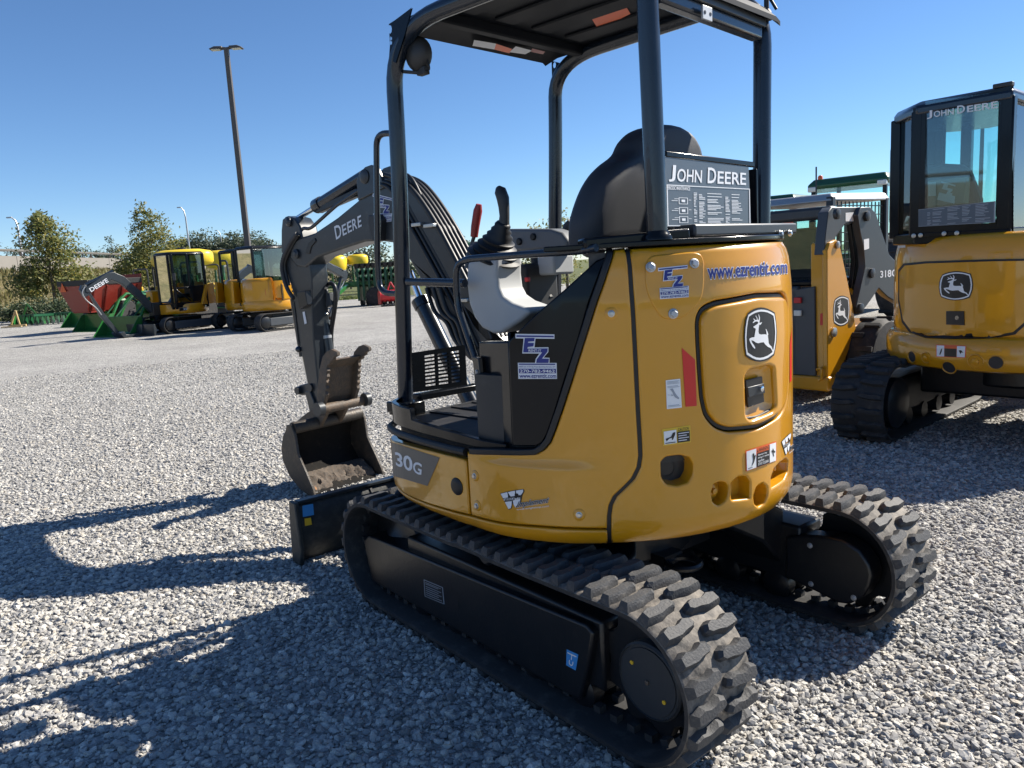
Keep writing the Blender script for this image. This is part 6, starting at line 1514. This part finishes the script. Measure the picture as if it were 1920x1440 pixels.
# ------------------------------------------------------------------ machines across the lot
def far_exc(label, base, rz, plate, pose, cabside=1, group='far excavators', tail=True):
    """compact excavator with cab; x forward, y left; real size"""
    t = thing('cab_excavator', label, 'excavator', base, rz, group)
    tp = track_path(n_arc=10, n_str=12, R=.26, xr=-.80, xf=.80, zc=.27)
    for y0 in (.70, -.70):
        make_track(t, y0, tp, .30, 40, ('tyre', 'tyre'), lugs=False)
        obj('track_frame', B().box((0, y0, .27), (1.35, .24, .24)), 'slate_panel', t, .02)
        for X in (-.8, .8): obj('track_wheel', B().lathe((X, y0, .27), (0, 1, 0), [(.12, -.12), (.18, -.09), (.18, .09), (.12, .12)], 18), 'frame_black', t, 0, 35)
    obj('centre_frame', B().box((0, 0, .42), (.8, 1.1, .22)), 'frame_black', t, .02)
    bl = obj('blade', B().prism([(1.35, .86, .36), (1.30, .86, .2), (1.36, .86, .02), (1.40, .86, .02), (1.40, .86, .36)], (0, -1.72, 0)), 'boom_grey', t, .006)
    for y in (.3, -.3): obj('blade_arm', B().bar((.45, y, .38), (1.34, y, .2), .09, .13), 'frame_black', t, .01)
    def ringl(nm, prof, x0, x1):
        rings = []
        for r_, z in prof: rings.append([(max(x0, min(r_*math.cos(2*PI*k/48), x1)), r_*math.sin(2*PI*k/48), z) for k in range(48)])
        return obj(nm, B().loft(rings), 'yellow', t, 0, 40)
    lo = ringl('lower_body', [(.82, .60), (.86, .64), (.87, .72), (.87, .84), (.84, .90)], -9, .70)
    hd_ = ringl('hood', [(.84, .90), (.85, 1.1), (.84, 1.4), (.80, 1.52), (.74, 1.56)], -9, -.44)
    obj('tail_panel', B().prism([(-.92, .66, .84), (-.28, .90, .84), (-.50, .87, 1.46), (-.90, .64, 1.52)], (.03, -.08, 0)), 'yellow', t, .01)
    # engine side panels and seams on the right
    for k, (a0, a1) in enumerate(((200, 232), (234, 264))):
        pts = [(math.cos(rad(a))*.855, math.sin(rad(a))*.855) for a in np.linspace(a0, a1, 7)]
        b = B(); n = len(pts); b.add([(x, y, .95) for x, y in pts]+[(x, y, 1.46) for x, y in pts], [(i, i+1, n+i+1, n+i) for i in range(n-1)]); obj('hood_panel', b, 'yellow', hd_, 0, 40)
    b = B(); b.box((.22, -.70, 1.12), (.82, .34, .50)); sp = obj('tank_cover', b, 'yellow', t, .05, 40, 3)
    for z in (1.0, 1.12, 1.24): obj('louvre', B().box((.25, -.873, z), (.20, .012, .055)), 'black_print', sp, .004)
    obj('hood_seam', B().box((-.20, -.855, 1.12), (.02, .02, .5)), 'gasket', hd_)
    decal('reflector', rect2d(-.86*0, 1.05, .03, 1.25, 1), None, lambda p: (Vector((-.60+p[0], -.612, p[1])), Vector((0, -1, 0))), 'red_reflector', hd_, .004)
    # number plates
    for s_ in (1, -1):
        yy = .876*s_
        pl = obj('number_plate', B().box((.30, yy*.94, .74), (.36, .02, .10)), 'black_print', t)
        tx = text2d(plate, .01); dx = -s_
        decal('number', place2d(tx, (0, 0, .13, .07)), None, lambda p: (Vector((.30+dx*(p[0]-.065), yy*.94+.0115*s_, .705+p[1])), Vector((0, s_, 0))), 'white_print', pl, .002)
    # cab
    cab = [(-.55, .80), (.55, .80), (.62, .70), (.62, -.08), (-.55, -.08)]
    for p in cab: obj('cab_pillar', B().box((p[0]*.96, .36+(p[1]-.36)*.95, 1.60), (.07, .07, 1.70)), 'black_paint', t, .01)
    obj('cab_pillar', B().box((.02, .79, 1.75), (.06, .05, 1.4)), 'black_paint', t, .01)
    obj('cab_floor', B().prism([(x, y, .80) for x, y in cab], (0, 0, .14)), 'black_paint', t, .01)
    obj('cab_side', B().box((-.27, .80, 1.20), (.52, .03, .50)), 'black_paint', t, .008)
    obj('door_lower', B().box((.28, .80, .92), (.5, .02, .06)), 'black_paint', t, .006)
    dw = obj('door_bar', B().bar((.05, .81, .98), (.52, .81, 1.36), .02, .05), 'black_paint', t, .006)
    obj('door_bar', B().bar((.03, .81, 1.40), (.55, .81, 1.40), .02, .06), 'black_paint', t, .006)
    obj('cab_roof', B().loft([[(x, y, 2.42) for x, y in cab], [(x*1.03, .36+(y-.36)*1.03, 2.46) for x, y in cab], [(x*.93, .36+(y-.36)*.93, 2.52) for x, y in cab]]), 'black_paint', t, .01)
    for i in range(5):
        a, c = Vector(cab[i]), Vector(cab[(i+1) % 5]); a = Vector((a.x*.97, .36+(a.y-.36)*.97)); c = Vector((c.x*.97, .36+(c.y-.36)*.97))
        z0 = .95 if i in (0, 1, 2) else 1.45
        b = B(); b.add([(a.x, a.y, z0), (c.x, c.y, z0), (c.x, c.y, 2.42), (a.x, a.y, 2.42)], [(0, 1, 2, 3)]); obj('window', b, 'glass_dark', t, 0, 0)
    obj('seat', B().box((-.20, .36, 1.45), (.14, .45, .75)).box((0, .36, 1.15), (.5, .45, .12)), 'seat', t, .03)
    obj('mirror', B().box((.58, .92, 1.75), (.03, .16, .22)), 'dark_plastic', t, .01)
    # boom, arm, bucket from the pose polylines
    by = -.08; bm = obj('boom', B().prism([(x, by+.08, z) for x, z in pose['boom']], (0, -.16, 0)), 'boom_grey', t, .012)
    obj('arm', B().prism([(x, by+.06, z) for x, z in pose['arm']], (0, -.12, 0)), 'boom_grey', t, .01)
    obj('boom_foot', B().box((.78, by, .78), (.3, .28, .42)), 'frame_black', t, .02)
    a, c = pose['cyl']; obj('boom_cylinder', B().cyl((a[0], by, a[1]), (c[0], by, c[1]), .045, 12), 'tube_black', t)
    a, c = pose['acyl']; obj('arm_cylinder', B().cyl((a[0], by, a[1]), (c[0], by, c[1]), .045, 12), 'tube_black', t)
    a, c = pose['bcyl']; obj('bucket_cylinder', B().cyl((a[0], by, a[1]), (c[0], by, c[1]), .035, 12), 'galv', t)
    obj('arm_hose', B().tube(arc_path([(x, by+.09, z) for x, z in pose['hose']], .2, 5), .016, 6), 'galv', t)
    bw = .30; obj('bucket', B().prism([(x, by+bw, z) for x, z in pose['bucket']], (0, -2*bw, 0)), 'boom_grey', t, .006)
    if pose.get('text'):
        (x0, z0), (x1, z1) = pose['text']; d = Vector((x1-x0, 0, z1-z0)); u_ = Vector((-d.z, 0, d.x)).normalized()*-.12
        decal('boom_lettering', text2d('DEERE', .012), None, lambda p: (Vector((x0, by+.083, z0))+d*p[0]-u_*p[1], Vector((0, 1, 0))), 'white_print', bm, .002)
    return t
POSE1 = dict(boom=[(.72, .75), (.80, .62), (.98, .70), (1.30, 1.15), (1.75, 1.62), (2.05, 1.78), (2.75, 1.42), (2.85, 1.46), (2.83, 1.58), (2.15, 1.98), (1.95, 2.0), (1.65, 1.85), (1.15, 1.30)],
             arm=[(2.72, 1.36), (2.90, 1.30), (2.99, 1.52), (2.93, 1.66), (2.80, 1.66), (2.70, 1.40), (2.40, .80), (2.02, .18), (2.12, .12), (2.52, .72)],
             cyl=((.95, .80), (1.60, 1.50)), acyl=((1.95, 2.03), (2.80, 1.66)), bcyl=((2.62, 1.12), (2.12, .30)), hose=[(2.85, 1.62), (2.98, 1.45), (2.88, 1.2), (2.62, .98), (2.5, .75)], bucket=[(1.98, .20), (2.12, .16), (2.02, .02), (1.62, .0), (1.36, .06), (1.34, .36), (1.42, .36), (1.46, .12), (1.80, .08), (1.95, .10)], text=((2.75, 1.55), (2.20, 1.83)))
Fm = px_z((310, 628)); Rm = px_z((425, 615)); dv = (Fm-Rm).normalized(); a35 = math.atan2(dv.y, dv.x); lf_ = Vector((-dv.y, dv.x, 0))
c35 = (Fm+Rm)/2-lf_*.85
far_exc('far yellow cab excavator facing left with its black boom lowered', c35, a35, '35', POSE1)
POSE2 = dict(POSE1)
f2 = px_z((488, 624)); c2_ = f2+Vector((math.cos(a35+PI), math.sin(a35+PI), 0))*1.08+lf_*-.85
far_exc('far yellow excavator with louvred side panel, facing right behind the near boom', c2_, a35+PI, '35', POSE2)
c3_ = at_px((478, 600), 26.8)
far_exc('farthest yellow excavator, tail visible left of the louvred one', c3_, a35+PI, '50', POSE2)
# ---- compact loader tractors
def wheel(t, x, y, r, w, rim='rim_yellow'):
    s_ = 1 if y > 0 else -1
    wl = obj('wheel', B().lathe((x, y, r), (0, s_, 0), [(r*.55, -w/2), (r*.9, -w/2), (r, -w*.3), (r, w*.3), (r*.9, w/2), (r*.58, w/2)], 28), 'tyre', t, 0, 40)
    tb = B()
    for k in range(20):
        a = 2*PI*k/20; tb.box((x+r*math.cos(a), y+w*.22*(1 if k % 2 else -1), r+r*math.sin(a)), (.05, w*.5, .06), Matrix.Rotation(-a, 3, 'Y'))
    obj('tread', tb, 'tyre', wl, 0, 0)['kind'] = 'stuff'
    obj('rim', B().lathe((x, y, r), (0, s_, 0), [(r*.57, w*.1), (r*.57, w*.42), (r*.5, w*.42), (r*.42, w*.15), (r*.1, w*.12)], 20), rim, wl, 0, 40)
def loader_tractor(label, base, rz, seat=True, lift=0.0, group='green loader tractors'):
    t = thing('loader_tractor', label, 'tractor', base, rz, group)
    wheel(t, -.85, .62, .58, .32); wheel(t, -.85, -.62, .58, .32); wheel(t, .80, .58, .36, .22); wheel(t, .80, -.58, .36, .22)
    hd = obj('hood', B().loft([[(-.10, -.26, .62), (-.10, .26, .62), (-.10, .26, 1.12), (-.10, .20, 1.22), (-.10, -.20, 1.22), (-.10, -.26, 1.12)], [(1.05, -.24, .62), (1.05, .24, .62), (1.05, .24, 1.0), (1.05, .18, 1.08), (1.05, -.18, 1.08), (1.05, -.24, 1.0)], [(1.20, -.18, .66), (1.20, .18, .66), (1.20, .18, .9), (1.20, .12, .98), (1.20, -.12, .98), (1.20, -.18, .9)]]), 'green', t, 0, 30)
    for s_ in (1, -1): obj('hood_stripe', B().bar((-.05, s_*.262, 1.06), (1.0, s_*.245, .98), .006, .04), 'rim_yellow', hd)
    obj('chassis', B().box((.0, 0, .52), (2.0, .34, .28)), 'green', t, .02)
    for s_ in (1, -1): obj('fender', B().tube([(-.85+.66*math.cos(a), s_*.50, .58+.66*math.sin(a)) for a in np.linspace(.35, PI*.75, 7)], .09, 8), 'green', t)
    obj('seat', B().box((-.75, 0, 1.05), (.45, .45, .12)).box((-.97, 0, 1.28), (.10, .42, .42)), 'rim_yellow', t, .03)
    obj('steering_wheel', B().tube([(-.22+.05*math.cos(a), .18*math.sin(a), 1.34+.17*math.cos(a)) for a in np.linspace(0, 2*PI, 15)[:-1]], .015, 6, closed=True), 'dark_plastic', t)
    obj('roll_bar', B().tube(arc_path([(-1.12, .45, .75), (-1.12, .45, 2.25), (-1.12, -.45, 2.25), (-1.12, -.45, .75)], .12), .035, 8), 'dark_plastic', t)
    for s_ in (1, -1):
        obj('loader_mast', B().prism([(.10, s_*.42, .55), (.32, s_*.42, .55), (.30, s_*.42, 1.28), (.12, s_*.42, 1.30)], (0, .06*s_, 0)), 'green', t, .01)
        obj('loader_arm', B().tube([(.20, s_*.47, 1.22), (.95, s_*.47, 1.28+lift), (1.30, s_*.47, 1.05+lift), (1.78, s_*.47, .30+lift)], .055, 6), 'green', t)
        obj('loader_cylinder', B().cyl((.30, s_*.47, .75), (1.00, s_*.47, 1.12+lift), .032, 8), 'black_paint', t)
        obj('bucket_cylinder', B().cyl((1.10, s_*.40, 1.20+lift), (1.86, s_*.40, .55+lift), .03, 8), 'dark_green', t)
    z = lift
    bk = obj('bucket', B().prism([(1.82, -.78, .62+z), (1.86, -.78, .10+z), (1.95, -.78, .02+z), (2.45, -.78, .0+z), (2.45, -.78, .02+z), (1.98, -.78, .05+z), (1.90, -.78, .12+z), (1.86, -.78, .62+z)], (0, 1.56, 0)), 'green', t, .006)
    for s_ in (-.78, .765): obj('bucket_side', B().prism([(1.84, s_, .62+z), (1.85, s_, .1+z), (1.95, s_, .02+z), (2.45, s_, .01+z), (2.30, s_, .18+z), (1.98, s_, .58+z)], (0, .015, 0)), 'green', bk)
    return t
def lt_at(label, px, da, lift=0.0):
    a = a35+rad(da); p = px_z(px); loader_tractor(label, Vector((p.x-math.cos(a)*2.3, p.y-math.sin(a)*2.3, 0)), a, lift=lift)
lt_at('green loader tractor with its bucket just left of the far lowered arm', (214, 632), 14)
lt_at('green loader tractor second from the left, between two others', (168, 622), 12)
lt_at('leftmost green loader tractor of the row below the red spreader', (142, 614), 12)
lt_at('green loader tractor third from the left with yellow wheel rims', (190, 612), 4)
lt_at('green loader tractor seen between the two far cabs', (404, 602), 60, .5)
# ---- red spreader
def spreader(label, base, rz):
    t = thing('manure_spreader', label, 'spreader', base, rz)
    y0, y1 = -.95, .95
    for s_ in (1, -1): obj('hopper_side', B().prism([(-1.55, s_*.50, .75), (1.35, s_*.50, .75), (1.60, s_*.98, 1.75), (-1.55, s_*.98, 1.75)], (0, -.04*s_, 0)), 'red_paint', t, .01)
    obj('hopper_floor', B().box((-.1, 0, .74), (2.9, 1.0, .05)), 'red_paint', t)
    obj('hopper_front', B().prism([(-1.55, -.50, .75), (-1.55, .50, .75), (-1.55, .98, 1.75), (-1.55, .98, 2.10), (-1.55, -.98, 2.10), (-1.55, -.98, 1.75)], (.04, 0, 0)), 'red_paint', t, .01)
    obj('hopper_back', B().prism([(1.36, -.50, .75), (1.36, .50, .75), (1.60, .98, 1.75), (1.60, -.98, 1.75)], (.04, 0, 0)), 'red_paint', t, .01)
    for s_ in (1, -1): obj('top_board', B().bar((-1.5, s_*.99, 1.86), (1.55, s_*.99, 1.86), .04, .20), 'gasket', t, .01)
    obj('top_board', B().bar((1.62, -.98, 1.86), (1.62, .98, 1.86), .04, .20), 'gasket', t, .01)
    wheel(t, -.3, 1.1, .55, .35, 'white'); wheel(t, -.3, -1.1, .55, .35, 'white')
    for s_ in (1, -1):
        for x in (-1.3, -.4, .5, 1.2): obj('side_rib', B().bar((x, s_*.53, .78), (x+.05, s_*1.0, 1.72), .06, .05), 'red_paint', t)
    obj('drawbar', B().bar((-1.5, 0, .6), (-2.7, 0, .5), .12, .12), 'red_paint', t)
    obj('slow_sign', B().prism([(1.66, -.80, 1.55), (1.66, -.40, 1.55), (1.66, -.60, 1.90)], (.01, 0, 0)), 'orange', t)
    obj('axle', B().bar((-.3, -1.1, .55), (-.3, 1.1, .55), .12, .12), 'red_paint', t)
    t.scale = (.72, .85, .95)
spreader('red manure spreader with sloping hopper sides behind the green loaders', at_px((194, 560), 33.0), a35+rad(12))
# ---- planters with yellow tanks
def planter(label, base, rz, tanks, units, sx=1.0):
    t = thing('planter', label, 'planter', base, rz, 'green planters with yellow tanks')
    L_ = 2.9*sx
    fm = obj('frame', B().bar((-L_, 0, 1.05), (L_, 0, 1.05), .18, .18).bar((-L_, .55, .95), (L_, .55, .95), .14, .14).bar((0, 0, 1.0), (0, -2.4, .7), .16, .16), 'green', t, .01)
    for x in (-L_*.8, -L_*.3, L_*.3, L_*.8):
        obj('frame_post', B().bar((x, 0, .4), (x, 0, 1.55), .09, .09), 'green', t, .006)
    for (x, y, z, rx, ry, rz_) in tanks:
        a = obj('tank', B().loft([[(x+rx*k*math.cos(2*PI*i/20), y+ry*k*math.sin(2*PI*i/20), z+h*rz_) for i in range(20)] for k, h in ((.55, -1), (.92, -.8), (1, -.45), (1, .4), (.93, .75), (.6, 1))]), 'tank_yellow', t, 0, 50)
        obj('tank_lid', B().lathe((x, y, z+rz_), (0, 0, 1), [(.18, 0), (.18, .06), (.1, .08)], 14), 'gasket', a)
        for k in (-.5, .5): obj('tank_stand', B().bar((x+rx*k, y, 1.1), (x+rx*k, y, z-rz_*.6), .08, .08), 'green', t)
    for (x, y, z) in units:
        u = obj('seed_hopper', B().loft([[(x+.10*math.cos(2*PI*i/12), y+.10*math.sin(2*PI*i/12), z-.12) for i in range(12)], [(x+.14*math.cos(2*PI*i/12), y+.14*math.sin(2*PI*i/12), z) for i in range(12)], [(x+.14*math.cos(2*PI*i/12), y+.14*math.sin(2*PI*i/12), z+.10) for i in range(12)]]), 'gasket', t, 0, 50)
        obj('row_unit', B().prism([(x-.05, y-.1, .25), (x-.05, y+.5, .25), (x-.05, y+.35, z-.12), (x-.05, y-.05, z-.12)], (.10, 0, 0)), 'dark_green', t)
        obj('press_wheel', B().lathe((x, y+.45, .18), (1, 0, 0), [(.06, -.03), (.18, -.03), (.18, .03), (.06, .03)], 14), 'tyre', t, 0, 40)
    for x in (-L_*.55, L_*.55): wheel(t, x, -.35, .42, .24, 'rim_yellow')
    return t
rz_p = math.atan2(_r.y, _r.x)
planter('green planter with one long yellow tank behind the far cab excavator', at_px((345, 560), 33.5), rz_p, [(.12, 0, 2.50, 1.22, .7, .34)], [(x, .75, 1.35) for x in (-2.2, -1.5, -.8, .8)])
planter('green planter whose yellow tank shows between the two far cabs', at_px((432, 560), 37.0), rz_p, [(-.15, 0, 2.45, .75, .7, .42)], [(x, .75, 1.3) for x in (-1.2, -.4, .4, 1.2)])
planter('green planter with yellow tank and rows of black seed cups under the near boom', at_px((655, 555), 37.0), rz_p, [(-.55, .4, 2.02, .50, .55, .38), (-1.55, .4, 1.72, .45, .5, .28), (.35, .9, 2.15, .5, .4, .25)], [(.50+.26*k, -.2+.35*j, 1.85-.30*j) for k in range(8) for j in range(3)], .8)
# ---- small red tiller
t = thing('tiller', 'small bright red tiller beside the near canopy post', 'tiller', px_z((728, 574)), rz_p+rad(20))
obj('shroud', B().tube([(-.35, 0, .45), (.75, 0, .45)], .26, 14), 'bright_red', t, 0, 40)
obj('side_plate', B().prism([(-.38, -.28, .10), (-.38, .30, .10), (-.38, .26, .62), (-.38, -.05, .78), (-.38, -.26, .6)], (.03, 0, 0)), 'bright_red', t, .01)
obj('side_plate', B().prism([(.75, -.28, .10), (.75, .30, .10), (.75, .26, .62), (.75, -.05, .78), (.75, -.26, .6)], (.03, 0, 0)), 'bright_red', t, .01)
obj('hitch', B().bar((.0, 0, .65), (.2, .1, 1.05), .06, .06).bar((.40, 0, .65), (.2, .1, 1.05), .06, .06), 'bright_red', t, .006)
for k in range(6): obj('tine_wheel', B().lathe((-.25+.18*k, 0, .22), (1, 0, 0), [(.05, -.03), (.22, -.01), (.22, .01), (.05, .03)], 10), 'black_paint', t)
obj('skid_shoe', B().box((.2, -.2, .03), (1.1, .06, .06)), 'black_paint', t)
# ---- implements by the hedge
t = thing('box_blade', 'small green box blade implement in front of the dark hedge', 'implement', at_px((56, 575), 43.5), rz_p)
obj('blade', B().prism([(-.75, 0, .05), (-.75, .1, .05), (-.75, .14, .45), (-.75, .04, .5)], (1.5, 0, 0)), 'green', t, .01)
for x in (-.75, .72): obj('side_plate', B().prism([(x, -.5, .03), (x, .15, .03), (x, .15, .5), (x, -.2, .45)], (.03, 0, 0)), 'green', t)
obj('hitch', B().bar((-.35, -.1, .4), (0, -.2, 1.0), .06, .06).bar((.35, -.1, .4), (0, -.2, 1.0), .06, .06), 'green', t)
t = thing('pallet_fork', 'tan wooden frame and blade lying at the left beside the green implement', 'implement', at_px((28, 578), 42.0), rz_p)
obj('frame', B().bar((-.4, 0, .06), (.4, 0, .06), .1, .1).bar((-.3, 0, .1), (0, 0, .75), .07, .07).bar((.1, 0, .1), (.0, 0, .75), .07, .07), 'tan', t, .01)
obj('tine', B().bar((-.4, -.5, .05), (.5, -.5, .05), .12, .05), 'tan', t)
t = thing('disc_harrow', 'low dark green implement lying along the hedge', 'implement', at_px((100, 578), 42.0), rz_p)
obj('frame', B().bar((-1.5, 0, .45), (1.5, 0, .45), .12, .12).bar((-1.5, .6, .45), (1.5, .6, .45), .12, .12), 'dark_green', t, .01)['kind'] = 'stuff'
for k in range(12): obj('disc', B().lathe((-1.4+.25*k, .0, .25), (1, .2, 0), [(.02, 0), (.24, .03), (.25, .04), (.02, .02)], 14), 'dark_green', t, 0, 40)
obj('drawbar', B().bar((0, 0, .45), (-.2, -1.3, .5), .1, .1), 'dark_green', t)
# ---- big green tractors behind the skid steer: cab roofs show above it
def row_tractor(label, base, rz):
    t = thing('row_tractor', label, 'tractor', base, rz, 'big green tractors')
    wheel(t, -1.0, .95, .85, .5); wheel(t, -1.0, -.95, .85, .5); wheel(t, 1.5, .9, .60, .4); wheel(t, 1.5, -.9, .60, .4)
    obj('hood', B().loft([[(.2, -.4, .9), (.2, .4, .9), (.2, .4, 1.7), (.2, -.4, 1.7)], [(2.1, -.36, .9), (2.1, .36, .9), (2.1, .36, 1.55), (2.1, -.36, 1.55)], [(2.3, -.28, 1.0), (2.3, .28, 1.0), (2.3, .28, 1.4), (2.3, -.28, 1.4)]]), 'green', t, .04)
    obj('chassis', B().box((.3, 0, .8), (3.0, .5, .4)), 'dark_green', t, .02)
    cab = [(-1.25, -.72), (.15, -.72), (.15, .72), (-1.25, .72)]
    for p in cab: obj('cab_pillar', B().box((p[0], p[1], 2.0), (.08, .08, 1.5)), 'black_paint', t, .01)
    for i in range(4):
        a, c = cab[i], cab[(i+1) % 4]; b = B(); b.add([(a[0], a[1], 1.3), (c[0], c[1], 1.3), (c[0], c[1], 2.72), (a[0], a[1], 2.72)], [(0, 1, 2, 3)]); obj('window', b, 'glass', t, 0, 0)
    rf = obj('cab_roof', B().loft([[(x*1.05-.03, y*1.1, 2.72) for x, y in cab], [(x*1.08-.03, y*1.14, 2.80) for x, y in cab], [(x*1.0, y*1.0, 2.93) for x, y in cab]]), 'dark_green', t, .03)
    for y in (-.7, .7): obj('work_lamp', B().box((-1.36, y, 2.72), (.10, .18, .10)), 'lamp_glass', rf, .02)
    obj('cab_base', B().box((-.55, 0, 1.25), (1.4, 1.3, .2)), 'dark_green', t, .02)
    obj('beacon', B().lathe((-1.2, .6, 2.86), (0, 0, 1), [(.05, 0), (.05, .12), (.03, .15)], 12), 'orange', rf)
    obj('seat', B().box((-.75, 0, 1.75), (.15, .5, .7)), 'seat', t, .03)
row_tractor('big green tractor whose roof shows above the skid steer, beside the cab excavator', at_px((1630, 420), 19.0), RRZ+rad(4))
row_tractor('big green tractor with orange beacon showing behind the rear canopy post', at_px((1468, 420), 23.5), RRZ+rad(8))
row_tractor('big green tractor far behind the joystick and red lever', at_px((885, 500), 48.0), rz_p+rad(100))
